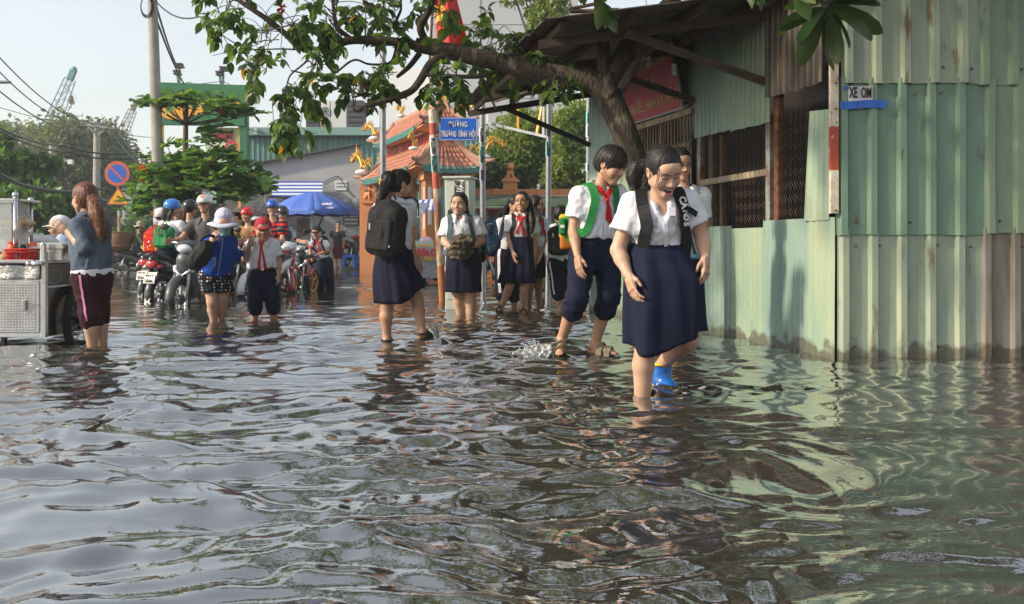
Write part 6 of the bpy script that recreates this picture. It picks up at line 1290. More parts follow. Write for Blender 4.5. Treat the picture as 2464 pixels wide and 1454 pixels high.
# ---- canonical heads (face to -Y, x to image right, z up, origin between the ears; unit: adult metres)
HEADS = {}
def head_geo(mouth='closed', fat=1.0, vox=0.0036):
 key = (mouth, round(fat, 2), vox)
 if key in HEADS: return HEADS[key]
 S = SDF(); f = fat
 S.ell((0, .012, .036), (.074, .091, .079), k=.02); S.ell((0, -.028, -.012), (.064 * f, .062, .086), k=.03)
 for s in (-1, 1):
  S.cap((s * .050 * f, .002, -.050), (s * .012, -.058, -.094), .024, .017, k=.03); S.ell((s * .037 * f, -.060, -.028), (.026 * f, .024, .026), k=.022)
  S.cap((s * .044, -.070, .030), (s * .013, -.081, .026), .010, .009, k=.015)
 S.ell((0, -.067, -.090), (.021, .020, .018), k=.02); S.ell((0, -.058, .052), (.052, .035, .035), k=.03)
 for s in (-1, 1): S.ell((s * .031, -.099, .010), (.017, .016, .0125), k=.010, sub=True)
 for s in (-1, 1): S.ell((s * .031, -.0735, .009), (.0165, .0150, .0145), k=.005)
 S.cap((0, -.085, .014), (0, -.103, -.026), .0080, .0110, k=.012)
 for s in (-1, 1): S.ell((s * .0125, -.0930, -.0300), (.0095, .0095, .0080), k=.010)
 if mouth == 'open':
  S.cap((-.018, -.084, -.050), (.018, -.084, -.050), .0065, k=.006); S.cap((0, -.090, -.0495), (0, -.090, -.0495), .0062, k=.008); S.cap((-.016, -.078, -.0815), (.016, -.078, -.0815), .0075, k=.008); S.ell((0, -.092, -.0645), (.0215, .028, .0135), k=.004, sub=True)
 else:
  S.cap((-.019, -.0835, -.0545), (.019, -.0835, -.0545), .0055, k=.006); S.cap((0, -.0895, -.0535), (0, -.0895, -.0535), .0058, k=.008); S.cap((-.015, -.0835, -.0665), (.015, -.0835, -.0665), .0068, k=.006); S.cap((-.024, -.095, -.0605), (.024, -.095, -.0605), .0022, k=.003, sub=True)
 for s in (-1, 1):
  S.ell((s * .077, .010, -.004), (.0105, .019, .031), R=Ry(s * 0.15) @ Rx(-0.15), k=.008); S.ell((s * .085, .006, -.002), (.006, .010, .017), k=.004, sub=True)
 V, Q = S.mesh_arrays(vox, 0.012); V = relax(V, Q, 1, 0.4)
 c = V[Q].mean(1); mi = np.zeros(len(Q), np.int32)
 fr = c[:, 1] < -.066
 if mouth == 'open':
  rr = np.sqrt((c[:, 0] / .024) ** 2 + ((c[:, 2] + .0655) / .0235) ** 2); mi[fr & (rr < 1.0)] = 1; mi[fr & (((c[:, 0] / .019) ** 2 + ((c[:, 2] + .0645) / .0138) ** 2) < 1) & (c[:, 2] < -.0565) & (c[:, 1] > -.083)] = 2
 else: mi[fr & (np.sqrt((c[:, 0] / .025) ** 2 + ((c[:, 2] + .0605) / .0115) ** 2) < 1)] = 1
 bv = BVHTree.FromPolygons([Vector(q) for q in V], [tuple(q) for q in Q])
 HEADS[key] = (V, Q, mi, bv); return HEADS[key]
def front_y(bv, x, z):
 h = bv.ray_cast(Vector((x, -.3, z)), Vector((0, 1, 0))); return h[0].y if h[0] is not None else -.06
def decal(bv, poly, off):
 c = np.mean(poly, 0); pts = [c] + list(poly); return np.array([(x, front_y(bv, x, z) - off, z) for x, z in pts]), [(0, i + 1, (i + 1) % len(poly) + 1) for i in range(len(poly))]
HANDS = {}
def hand_geo(curl, vox=0.0034, spread=0.06):
 key = (round(curl, 2), vox)
 if key in HANDS: return HANDS[key]
 S = SDF(); S.box((0, .045, 0), (.026, .034, .004), rr=.010, k=.008); S.cap((0, -.01, 0), (0, .03, 0), .022, .026, k=.015, flat=(0, 0, 1), fs=.75)
 for x, L, yb, sp in ((.030, .066, .083, 1.3), (.0102, .074, .088, .4), (-.0098, .068, .085, -.5), (-.0290, .053, .077, -1.5)):
  a = V3(x, yb, 0.002); ang = 0.12 + curl * 0.25; r = .0083
  for l, ca in ((.46, .55), (.31, .75), (.27, .5)):
   d = V3(math.sin(sp * spread), math.cos(ang), -math.sin(ang)); b = a + d * L * l; S.cap(a, b, r, r * .92, k=.0035); a = b; r *= .92; ang += curl * ca
 a, b, c = V3(.022, .018, -.006), V3(.047, .048, -.016), V3(.052 - .012 * curl, .080, -.024 - .010 * curl); S.cap(a, b, .0125, .0095, k=.008); S.cap(b, c, .0092, .0075, k=.004)
 V, Q = S.mesh_arrays(vox, 0.008); V = relax(V, Q, 1, 0.35); HANDS[key] = (V, Q); return HANDS[key]
class Ctx: pass
def person(label, Y, J, head, yaw=0.0, s=1.55, fat=1.0, skin=0, group=None, hands=None, feet=(True, True), eye=0.7, mouth='closed', lowface=True, torso_fs=0.74, world_j=False, name='person', chestk=1.0):
 """J: joints as (px, py, dy) at depth Y (or world points); head: (px, py, dy, yaw, pitch, roll[, scale])"""
 k = s / 1.55; c = Ctx(); c.k = k; c.fat = fat; c.Y = Y; c.vox = min(max(Y * 0.00125, 0.0075), 0.02)
 W = {}
 for n, q in J.items(): W[n] = V3(q) if world_j else P(q[0], q[1], Y + (q[2] if len(q) > 2 else 0))
 c.J = W; up = nrm(W['neck'] - W['pelvis']); rt = nrm(W['shR'] - W['shL']); fw = nrm(np.cross(up, rt))
 a = D2R(yaw); hint = V3(math.sin(a), -math.cos(a), 0)
 if fw @ hint < 0: fw = -fw
 fw = nrm(fw * 0.5 + hint); rt = nrm(rt - up * (rt @ up)); fw = nrm(fw - up * (fw @ up)); rgt = np.cross(fw, up)   # body's own left/right axis, image-right for a facing figure
 c.up, c.fw, c.rt = up, fw, nrm(np.cross(up, fw)) if np.cross(up, fw) @ rt > 0 else -nrm(np.cross(up, fw)); c.sk = SKIN[skin]
 for side, sg in (('L', -1), ('R', 1)):
  if 'hp' + side not in W: W['hp' + side] = W['pelvis'] + c.rt * sg * 0.082 * k * fat - up * 0.05 * k
 L = np.linalg.norm(W['neck'] - W['pelvis']); c.L = L
 c.waist = lerp(W['pelvis'], W['neck'], 0.30); c.chest = lerp(W['pelvis'], W['neck'], 0.70); c.rw = 0.112 * k * fat; c.rc = 0.132 * k * (0.5 + 0.5 * fat) * chestk; c.fs = torso_fs
 foot = W.get('anL', W['pelvis']); base = V3(W['pelvis'][0], W['pelvis'][1], min(0, foot[2])); t = thing(name, label, 'person', base, group); c.t = t
 S = SDF(); r = lambda q: q * k * (0.45 + 0.55 * fat)
 S.cap(W['pelvis'], c.waist, r(.125), c.rw, k=.05, flat=fw, fs=.78); S.cap(c.waist, c.chest, c.rw, c.rc, k=.05, flat=fw, fs=c.fs); S.cap(c.chest, W['neck'] - up * .05 * k, c.rc, r(.07), k=.04, flat=fw, fs=.72)
 S.cap(W['shL'], W['shR'], r(.050), r(.050), k=.04)
 hc, hs = None, None
 hpx, hpy, hdy, hyaw, hpit, hrol = head[:6]; hs = (head[6] if len(head) > 6 else 1.0) * (0.93 + 0.07 * k)
 hc = V3(hpx, hpy, hdy) if world_j else P(hpx, hpy, Y + hdy); HR = Rz(D2R(hyaw)) @ Rx(D2R(hpit)) @ Ry(D2R(hrol)); c.hc, c.HR, c.hs = hc, HR, hs
 nb = hc + HR @ V3(0, .022, -.045) * hs
 S.cap(W['neck'] - up * .05 * k, nb, .052 * k * (.6 + .4 * fat), .047 * k * (.7 + .3 * fat), k=.03)
 for sd in 'LR':
  if 'el' + sd in W:
   S.cap(W['sh' + sd], W['el' + sd], r(.047), r(.038), k=.03); m = lerp(W['el' + sd], W['wr' + sd], .35); S.cap(W['el' + sd], m, r(.038), r(.037), k=.02); S.cap(m, W['wr' + sd], r(.037), r(.0245), k=.02)
  if 'kn' + sd in W:
   S.cap(W['hp' + sd], W['kn' + sd], r(.082), r(.054), k=.04)
   kn, an = W['kn' + sd], W['an' + sd]; back = -fw * .012 * k; m = lerp(kn, an, .33) + back; S.cap(kn, m, r(.050), r(.054), k=.03); S.cap(m, an, r(.054), r(.034), k=.02)
   if 'to' + sd in W:
    to = W['to' + sd]; d = nrm(to - an); hl = an + V3(0, 0, -.045 * k) - (d - V3(0, 0, d[2])) * .035 * k; ball = lerp(an, to, .72); ball[2] = lerp(hl[2], to[2], .7)
    S.cap(hl, an, r(.030), r(.033), k=.02); S.cap(hl, ball, r(.028), r(.030), k=.02); S.cap(an, ball, r(.032), r(.024), k=.02)
    w = nrm(np.cross(d, V3(0, 0, 1)))
    for q, ln in ((-1.6, .0), (-.8, .012), (0, .016), (.8, .014), (1.6, .006)): S.cap(ball + w * q * .013 * k, to + w * q * .014 * k + d * ln * k * .5, .0115 * k, .0095 * k, k=.005)
 V, Q = S.mesh_arrays(c.vox, .03); V = relax(V, Q, 2, .5); Vs = [V]; Qs = [Q]; Ms = [np.zeros(len(Q), np.int32)]; off = len(V)
 hv = 0.0036 if Y < 9 else (0.0048 if Y < 16 else 0.008)
 HV, HQ, hm, bv = head_geo(mouth, 1.0 + (fat - 1) * 0.45 if fat > 1.05 else 1.0, hv); Vs.append((HV * hs) @ HR.T + hc); Qs.append(HQ + off); Ms.append(hm); off += len(HV); c.bv = bv
 for i, sd in enumerate('LR'):
  if 'wr' + sd not in W: continue
  hd = (hands or {}).get(sd, {}); d = nrm(hd['dir']) if 'dir' in hd else nrm(W['wr' + sd] - W['el' + sd]); pn = V3(hd['palm']) if 'palm' in hd else c.rt * (1 if sd == 'L' else -1) + fw * -0.35
  pn = nrm(pn - d * (pn @ d)); z = -pn; x = np.cross(d, z)
  th = fw if 'thumb' not in hd else V3(hd['thumb']); mir = 1 if x @ th > 0 else -1
  GV, GQ = hand_geo(hd.get('curl', 0.45), 0.0034 if Y < 9 else 0.0055); X = GV * np.array((mir, 1, 1)) * k * 1.0 * (0.9 + 0.1 * fat); Vs.append(X @ np.stack([x, d, z], 0) + W['wr' + sd]); Qs.append((GQ if mir > 0 else GQ[:, ::-1]) + off); Ms.append(np.zeros(len(GQ), np.int32)); off += len(GV)
 me = np_mesh('body', np.concatenate(Vs), np.concatenate(Qs)); c.body = obj('body', me, [c.sk, M['lip'], M['mouth']], t, fixn=False); me.polygons.foreach_set('material_index', np.concatenate(Ms))
 def H(q): return (np.asarray(q) * hs) @ HR.T + hc
 c.H = H
 def dec(name, poly, off, mat):
  v, f = decal(bv, poly, off); mb = MB(); mb.add(H(v), f); return obj(name, mb, mat, t, fixn=False)
 if Y < 20 and lowface is not None:
  for sg in (-1, 1):
   if eye > 0.25:
    o = eye; al = [(sg * (.031 + .0145 * math.cos(q)), .0085 + .0065 * o * math.sin(q) * (1 if math.sin(q) > 0 else .8) + .0015 * math.cos(q)) for q in np.linspace(0, 6.28, 13)[:-1]]; dec('eye', al, .0012, M['eye_white'])
    dec('iris', [(sg * .031 + .0066 * math.cos(q), .0088 + min(.0066, .0066 * o * 1.1) * math.sin(q)) for q in np.linspace(0, 6.28, 11)[:-1]], .0022, M['iris'])
   lz = .0100 + .0062 * max(eye, -.4) * 1.0
   up_ = [(sg * (.031 + .0165 * u), lz - .0062 * max(eye, .3) * u * u * .85 + .0012 * u) for u in np.linspace(-1, 1, 7)]; dn = [(x, z - (.0036 if Y < 9 else .0046)) for x, z in reversed(up_)]
   v = np.array([(x, front_y(bv, x, z) - .0026, z) for x, z in up_ + dn]); mb = MB(); mb.add(H(v), [(i, i + 1, 12 - i, 13 - i) for i in range(6)]); obj('eyelid_line', mb, M['iris'], t, fixn=False)
   bu = [(sg * (.013 + .035 * u), .0325 + .0060 * math.sin(u * 2.6) - .002 * u) for u in np.linspace(0, 1, 7)]; bd_ = [(x, z - .0072 * (1 - .6 * (i / 6))) for i, (x, z) in enumerate(bu)][::-1]
   v = np.array([(x, front_y(bv, x, z) - .0018, z) for x, z in bu + bd_]); mb = MB(); mb.add(H(v), [(i, i + 1, 12 - i, 13 - i) for i in range(6)]); obj('eyebrow', mb, M['hair'], t, fixn=False)
 if mouth == 'open':
  mb = MB(); mb.box((0, -.0845, -.0570), (.030, .005, .0085)); mb.v = [tuple(q) for q in H(np.array(mb.v))]; obj('teeth', mb, M['teeth'], t, bevel=.001)
 return c
def hair_obj(c, style, mat=None, tail=None, vox=None, wr=0.0035):
 """tail: list of world paths [(points, radii)] grown into one hair mesh"""
 S = SDF(); hs = c.hs; H = c.H; R = c.HR
 def ell(q, r, k=.02, sub=False): S.ell(H(q), np.array(r) * hs, R=R, k=k, sub=sub)
 def cap(a, b, ra, rb, k=.02, sub=False): S.cap(H(a), H(b), ra * hs, rb * hs, k=k, sub=sub)
 if style == 'bowl':
  ell((0, .010, .046), (.094, .113, .098)); ell((0, .032, .0), (.086, .090, .080)); ell((0, -.124, -.062), (.078, .078, .088), .008, True); ell((0, -.06, -.13), (.09, .10, .085), .01, True)
  for s in (-1, 1): ell((s * .09, .0, -.03), (.03, .030, .045), .006, True)
  ell((0, .05, -.13), (.12, .12, .072), .01, True)
 elif style == 'crop':
  ell((0, .014, .044), (.086, .105, .092)); ell((0, .032, .0), (.081, .086, .074)); ell((0, -.120, -.046), (.072, .075, .098), .008, True); ell((0, -.06, -.13), (.09, .10, .085), .01, True)
  for s in (-1, 1): ell((s * .088, -.005, -.03), (.03, .034, .05), .006, True)
  ell((0, .05, -.135), (.12, .12, .072), .01, True)
 elif style in ('pulled', 'long', 'wavy'):
  ell((0, .014, .043), (.085, .104, .091)); ell((0, .034, .0), (.082, .088, .080)); ell((0, -.124, -.016 if style == 'pulled' else -.038), (.061 if style == 'pulled' else .068, .078, .100), .008, True); ell((0, -.07, -.12), (.08, .10, .080), .01, True)
  if style == 'pulled':
   for s in (-1, 1): ell((s * .088, -.010, -.02), (.022, .030, .040), .006, True)
   ell((0, .045, -.14), (.12, .12, .068), .01, True)
  else:
   for s in (-1, 1):
    cap((s * .070, .0, .03), (s * .082, .02, -.10), .024, .026); cap((s * .082, .02, -.10), (s * .078, .035, -.19), .028, .020)
   cap((0, .06, .0), (0, .06, -.18), .07, .055, .03)
 elif style == 'under':      # hair seen below a helmet or hat
  ell((0, .030, .005), (.080, .086, .074)); ell((0, -.118, -.030), (.075, .085, .098), .008, True); ell((0, -.06, -.13), (.09, .10, .085), .01, True); ell((0, .05, -.14), (.12, .12, .072), .01, True)
  for s in (-1, 1): ell((s * .088, -.005, -.03), (.03, .034, .05), .006, True)
 for pts, rs in (tail or []):
  pts = smooth_path(pts, 3); rr = np.interp(np.linspace(0, 1, len(pts)), np.linspace(0, 1, len(rs)), rs)
  for i in range(len(pts) - 1): S.cap(pts[i], pts[i + 1], rr[i], rr[i + 1], k=.015)
 v = vox or (0.0046 if c.Y < 9 else 0.0075)
 V, Q = S.mesh_arrays(v, .02); V = relax(V, Q, 1, .5); N = vnormals(V, Q)
 q = (V - c.hc) @ R; ang = np.arctan2(q[:, 0], q[:, 1] + .02); st = fbm(np.stack([ang * 16, q[:, 2] * 4, q[:, 1] * 14], 1), 3)
 V = V + N * (wr * (.8 if style == 'pulled' else 1) * st * np.clip(.25 + (q[:, 1] / hs + .08) * 8, .2, 1))[:, None]
 ho = obj('hair', np_mesh('hair', V, Q), mat or M['hair'], c.t, fixn=False)
 if c.Y < 13:
  rg = np.random.default_rng(len(V)); mb = MB(); bv = BVHTree.FromPolygons([Vector(x) for x in V], [tuple(x) for x in Q])
  for i in rg.integers(0, len(V), 150 if c.Y < 9 else 50):
   p = V[i]; pts = [];
   if ((p - c.hc) @ R)[1] < (.015 if style == 'pulled' else -.03) * hs and style != 'bowl': continue
   d = nrm((R @ V3(0, 1, -.25) if style == 'pulled' and ((p - c.hc) @ R)[1] < .07 * hs else V3(0, 0, -1) + (R @ V3(0, .35, 0))) + rg.normal(size=3) * .25)
   for j in range(5):
    co, no, _, dd = bv.find_nearest(Vector(p));
    if co is None: break
    pts.append(V3(co) + V3(no) * (.0012 + .0016 * (j >= 3))); p = pts[-1] + nrm(d - V3(no) * (d @ V3(no))) * .017 * hs
   if len(pts) == 5: mb.tube(pts, [.0006, .0018, .0020, .0015, .0004], 4, cap=False)
  obj('loose_strands', mb, mat or M['hair'], ho, smooth=True, fixn=False, kind='stuff')
 return ho
def shirt(c, mat, sleeve=0.62, hem=0.14, open_neck=True, name='shirt', loose=0.016, flare=0.070, puff=0.0, wrinkle=0.006, long_sleeve=False, vneck=True, cuff_r=None):
 S = SDF(); W, k, up, fw = c.J, c.k, c.up, c.fw; r = lambda q: q * k * (0.5 + 0.5 * c.fat)
 lo = lerp(W['pelvis'], W['neck'], hem)
 S.cap(lo - up * .02, c.waist, c.rw + loose + puff, c.rw + loose + puff, k=.04, flat=fw, fs=.80); S.cap(c.waist, c.chest, c.rw + loose + puff, c.rc + loose, k=.05, flat=fw, fs=c.fs + .04); S.cap(c.chest, W['neck'] - up * .045 * k, c.rc + loose * .8, r(.072), k=.04, flat=fw, fs=.76)
 S.cap(W['shL'], W['shR'], r(.058), r(.058), k=.04)
 for sd in 'LR':
  if 'el' + sd not in W: continue
  a, b, w_ = W['sh' + sd], W['el' + sd], W['wr' + sd]
  if long_sleeve: S.cap(a, b, r(.060), r(.050), k=.04); S.cap(b, lerp(b, w_, sleeve), r(.050), cuff_r or r(.038), k=.03, cut1=1.0)
  else: S.cap(a, lerp(a, b, sleeve), r(.062), r(flare), k=.04, cut1=1.0)
 if open_neck:
  S.cap(W['neck'] - up * .02 * k + fw * .015, W['neck'] + up * .12 * k + fw * .02, .050 * k * (.6 + .4 * c.fat), .055 * k, k=.01, sub=True)
  if vneck: S.cap(W['neck'] + fw * .085 * k - up * .0 * k, c.chest + up * .055 * k + fw * (c.rc * (c.fs) + .03), .030 * k, .010 * k, k=.008, sub=True)
 S.plane(lo, -up)
 V, Q = S.mesh_arrays(c.vox, .03); V = relax(V, Q, 1, .5); N = vnormals(V, Q)
 V0 = V + N * wrinkle * .35
 h = ((V - lo) @ up) / max(c.L, .01); sd_ = np.random.default_rng(int(c.Y * 100) + len(V)).uniform(0, 40)
 fold = 1 - np.abs(fbm(V * np.array((15, 15, 6)) + sd_, 2)); fine_ = 1 - np.abs(vnoise(V * np.array((34, 34, 20)) + sd_))
 low = np.clip(1 - h * 1.3, .25, 1); V = V + N * (wrinkle * low * (fold ** 3 - .45) * 2.2 + wrinkle * .6 * (fine_ ** 3 - .4))[:, None]
 o = obj(name, np_mesh(name, V, Q), mat, c.t, fixn=False); c.shirt = o; c.sb = BVHTree.FromPolygons([Vector(q) for q in V0], [tuple(q) for q in Q]); c.hem = lo
 return o
def collar(c, mat, spread=1.0):
 k, up, fw, rt = c.k, c.up, c.fw, c.rt; o = c.J['neck'] + up * .010 * k; r0 = .056 * k * (.6 + .4 * c.fat)
 mb = MB(); n = 17; G = [[], [], []]
 for i in range(n):
  a = lerp(-2.78, 2.78, i / (n - 1)); f = abs(a) / 2.78; d = -fw * math.cos(a) + rt * math.sin(a)   # a=0 at the back
  ht = lerp(.040, .004, f ** 2.2) * k
  pt = .030 * k * max(0, f - .72) / .28
  G[0].append(o + d * r0 * (1.0) + up * ht); G[1].append(o + d * (r0 + .018 * k) + up * (ht - .008 * k)); G[2].append(o + d * (r0 + (.044 + .018 * f) * k) + up * (ht - .042 * k - pt * 2.0) + fw * .012 * f * k - rt * math.copysign(pt * .3, a) * -1)
 for j in (2,):
  for i in range(n):
   co, no, _, dd = c.sb.find_nearest(Vector(G[j][i]))
   if dd is not None: G[j][i] = V3(co) + V3(no) * .006
 mb.slab(np.array(G), .004); return obj('collar', mb, mat, c.t, smooth=True)
def placket(c, mat, buttons=5, wid=.020):
 W, k = c.J, c.k; a = c.chest + c.up * .05 * k + c.fw * .16; b = c.hem + c.up * .02 + c.fw * .2
 pts, N = snap_path(c.sb, [a, lerp(a, b, .33), lerp(a, b, .66), b], .001, 5); mb = MB(); ribbon(mb, pts, wid * k, .0016, N); obj('placket', mb, mat, c.t)
 for i in range(buttons):
  j = int((i + .5) / buttons * (len(pts) - 1)); mb = MB(); mb.lathe([(.0036, 0), (.0036, .0015)], pts[j] + N[j] * .0016, N[j], 8); obj('button', mb, M['eye_white'], c.t)
def loft(name, rows, mat, parent, n=72, folds=None, hemz=None, inner=.92, seed=0, close=True):
 """rows: (centre, right axis, fwd axis, rx, ry); folds(theta, t) -> radius factor"""
 G = []; m = len(rows); th = np.linspace(0, 2 * math.pi, n, endpoint=False)
 for i, (cc, ax, ay, rx, ry) in enumerate(rows):
  t = i / (m - 1); f = 1 + (folds(th, t) if folds else 0); sx = np.sign(np.cos(th)) * np.abs(np.cos(th)) ** .85; sy = np.sign(np.sin(th)) * np.abs(np.sin(th)) ** .85
  Pt = V3(cc)[None] + (sx * f * rx)[:, None] * V3(ax) + (sy * f * ry)[:, None] * V3(ay)
  if hemz is not None: Pt[:, 2] += hemz(th, t)
  G.append(Pt)
 cc = V3(rows[-1][0]); G.append(cc + (G[-1] - cc) * .975 + V3(0, 0, .004)); G.append(V3(rows[-2][0]) + (G[m - 2] - V3(rows[-2][0])) * inner); k2 = max(m - 5, 0); G.append(V3(rows[k2][0]) + (G[k2] - V3(rows[k2][0])) * (inner - .06))
 G = np.array(G); M_, N_ = G.shape[:2]; idx = np.arange(M_ * N_).reshape(M_, N_)
 q = np.stack([idx[:-1], np.roll(idx[:-1], -1, 1), np.roll(idx[1:], -1, 1), idx[1:]], -1).reshape(-1, 4)
 return obj(name, np_mesh(name, G.reshape(-1, 3), q), mat, parent)
def skirt_px(c, rows, mat, ry=.72, pleat=.0, nfold=9, seed=1, hem=None, name='skirt', amp=.05, m=22):
 """rows: (left px, right px, py, dy)"""
 rws = []; R = np.array(rows, float); ts = np.linspace(0, 1, len(R)); tt = np.linspace(0, 1, m)
 f = [np.interp(tt, ts, R[:, i]) for i in range(4)]
 for l, r, y, dy in zip(*f):
  a, b = P(l, y, c.Y + dy), P(r, y, c.Y + dy); rx = (b[0] - a[0]) / 2; rws.append(((a + b) / 2, V3(1, 0, 0), V3(0, -1, 0), rx, rx * ry))
 rng = np.random.default_rng(seed); ph = rng.uniform(0, 6.28, 4)
 def folds(th, t):
  w = ((1 - 2 * np.abs(np.sin(nfold * th / 2 + ph[0] + .5 * np.sin(2 * th))) ** .8) * .75 + np.sin((nfold + 5) * th + ph[1] + 3 * t) * .28 + np.sin(3 * th + ph[2] + 2 * t) * .4) * amp * 2.7 * (.12 + .88 * t ** 1.1)
  w = w - amp * 2.2 * np.exp(-((th - 1.72) / .13) ** 2) * min(1, .25 + t)
  if pleat: w = w + pleat * (np.abs(((th / (2 * math.pi) * 18) % 1) - .5) * 2 - .5) * (t ** .6) * (1 - .5 * t)
  return w
 return loft(name, rws, mat, c.t, 96, folds, hem)
def pants(c, mat, cuff=1.0, name='trousers', rolled=False, loose=.018, knee=True, seat=.0, wrinkle=.006, waist=.26, cuff_r=None, flare=1.0):
 """cuff: 0..1 thigh, 1..2 shin"""
 S = SDF(); W, k, up, fw = c.J, c.k, c.up, c.fw; r = lambda q: q * k * (0.45 + 0.55 * c.fat); wp = lerp(W['pelvis'], W['neck'], waist)
 S.cap(W['pelvis'] - up * .02, wp + up * .02, r(.140) + seat, c.rw + .010, k=.05, flat=fw, fs=.82)
 ends = []
 for sd in 'LR':
  hp, kn, an = W['hp' + sd], W['kn' + sd], W['an' + sd]
  if cuff <= 1: e = lerp(hp, kn, cuff); S.cap(hp, e, r(.088) + loose, (r(.064) + loose) * flare, k=.05, cut1=1.0); ends.append((e, nrm(e - hp), (r(.064) + loose) * flare))
  else:
   S.cap(hp, kn, r(.088) + loose, r(.064) + loose, k=.05); e = lerp(kn, an, cuff - 1); S.cap(kn, e, r(.064) + loose, (cuff_r or r(.060) + loose), k=.04, cut1=1.0); ends.append((e, nrm(e - kn), (cuff_r or r(.060) + loose)))
 if rolled:
  for e, d, rr in ends:
   for q in (0, 1): S.cap(e - d * (.030 - .026 * q) * k - d * .004, e - d * (.024 - .026 * q) * k, rr + .006, rr + .006, k=.012)
 S.plane(wp, up)
 V, Q = S.mesh_arrays(c.vox, .03); V = relax(V, Q, 1, .5); N = vnormals(V, Q); sd_ = c.Y * 7.1
 V0 = V; fold = 1 - np.abs(fbm(V * np.array((13, 13, 17)) + sd_, 2)); V = V + N * (wrinkle * 1.6 * (fold ** 3 - .45))[:, None]
 o = obj(name, np_mesh(name, V, Q), mat, c.t, fixn=False); c.pb = BVHTree.FromPolygons([Vector(q) for q in V0], [tuple(q) for q in Q]); return o
def scarf(c, long=.22, w=.035, knot=.10, spread=.02, side=0.0):
 k, up, fw, rt = c.k, c.up, c.fw, c.rt; o = c.J['neck']; kn = c.chest + up * (.075 - knot + .06) * k + fw * .16
 co, no, _, _ = c.sb.find_nearest(Vector(kn)); kn = V3(co) + V3(no) * .012
 mb = MB()
 for s in (-1, 1):
  raw = [o + rt * s * .055 * k + up * .012 * k + fw * .0, o + rt * s * .050 * k + fw * .06 * k - up * .01 * k, lerp(o + rt * s * .03 * k + fw * .08 * k, kn, .6), kn]
  pts, N = snap_path(c.sb, raw, .007, 4); ribbon(mb, pts, list(np.linspace(.045, .022, len(pts)) * k), .006, N)
  tl = [kn, kn - up * long * .5 * k + rt * (s * spread + side * .5) * k + fw * .03, kn - up * long * (1.0 if s > 0 else .86) * k + rt * (s * spread * 1.6 + side) * k + fw * .03]
  pts, N = snap_path(c.sb, tl, .006, 5); ribbon(mb, pts, list(np.linspace(.018, w, len(pts) - 1) * k) + [.004], .004, N)
 ok = obj('scarf', mb, M['red_scarf'], c.t)
 S = SDF(); S.ell(kn, (.017 * k, .013 * k, .015 * k)); kk = sdf_obj('scarf_knot', S, .004, M['red_scarf'], c.t); return ok
def strap_path(c, pts, w, t, mat, parent=None, name='strap', off=.006):
 p, N = snap_path(c.sb, pts, off, 5); mb = MB(); ribbon(mb, p, w, t, N); return obj(name, mb, mat, parent or c.t)
def backpack(label, cpos, size, fw, up, mat, group=None, pocket=None, zipm=None, ctx=None, straps=None, strap_mat=None, wrinkle=.013, pocket_mat=None, handle=True):
 """fw: direction from bag to the wearer's back reversed (outward, away from the wearer)"""
 t = thing('backpack', label, 'backpack', cpos, group); o = nrm(fw); u = nrm(V3(up) - o * (V3(up) @ o)); x = np.cross(o, u); R = np.stack([x, o, u], 1); w, d, h = size; cpos = V3(cpos)
 v = .009 if (ctx is None or ctx.Y < 10) else .014
 S = SDF(); S.box(cpos - u * h * .06, (w / 2 - .062, d / 2 - .06, h * .42 - .06), R=R, rr=.06, k=.03); S.ell(cpos + u * h * .24 - o * d * .06, (w * .41, d * .42, h * .26), R=R, k=.06); S.ell(cpos - u * h * .25 + o * d * .1, (w * .44, d * .46, h * .24), R=R, k=.05); sdf_obj('main_bag', S, v, mat, t, wrinkle=wrinkle, wfreq=9)
 S = SDF(); pc = cpos + o * d * .46 - u * h * .14; S.box(pc, (w * .36 - .02, .012, h * .27 - .02), R=R, rr=.022, k=.02); sdf_obj('front_pocket', S, v * .8, pocket_mat or mat, t, wrinkle=wrinkle * .5, wfreq=9)
 zm = zipm or M['black']
 zp = [cpos + o * (d * .50) + x * w * .42 * math.sin(a) + u * h * (.06 + .40 * math.cos(a)) for a in np.linspace(-1.9, 1.9, 15)]; mb = MB(); mb.tube([q - o * .012 for q in zp], .0035, 5); obj('zip', mb, zm, t)
 if handle: mb = MB(); mb.tube(smooth_path([cpos + u * h * .5 - x * .035 - o * d * .2, cpos + u * (h * .5 + .045) - o * d * .2, cpos + u * h * .5 + x * .035 - o * d * .2], 4), .008, 6); obj('handle', mb, strap_mat or mat, t, smooth=True)
 if ctx is not None:
  for pts, wd in (straps or []): strap_path(ctx, pts, wd, .010, strap_mat or mat, t)
 return t
def std_straps(c, w=.05, low=.30, wide=.085, sides=(-1, 1)):
 k = c.k; out = []
 for s in sides:
  b = c.J['neck'] + c.rt * s * wide * k; out.append(([b - c.fw * .10 - c.up * .03 * k, b + c.up * .02 * k, b + c.fw * .09 - c.up * .04 * k, c.chest + c.rt * s * (wide + .02) * k + c.fw * .14, c.waist + c.rt * s * (wide + .055) * k + c.fw * .10, c.waist + c.rt * s * .17 * k - c.fw * .01], w * k))
 return out
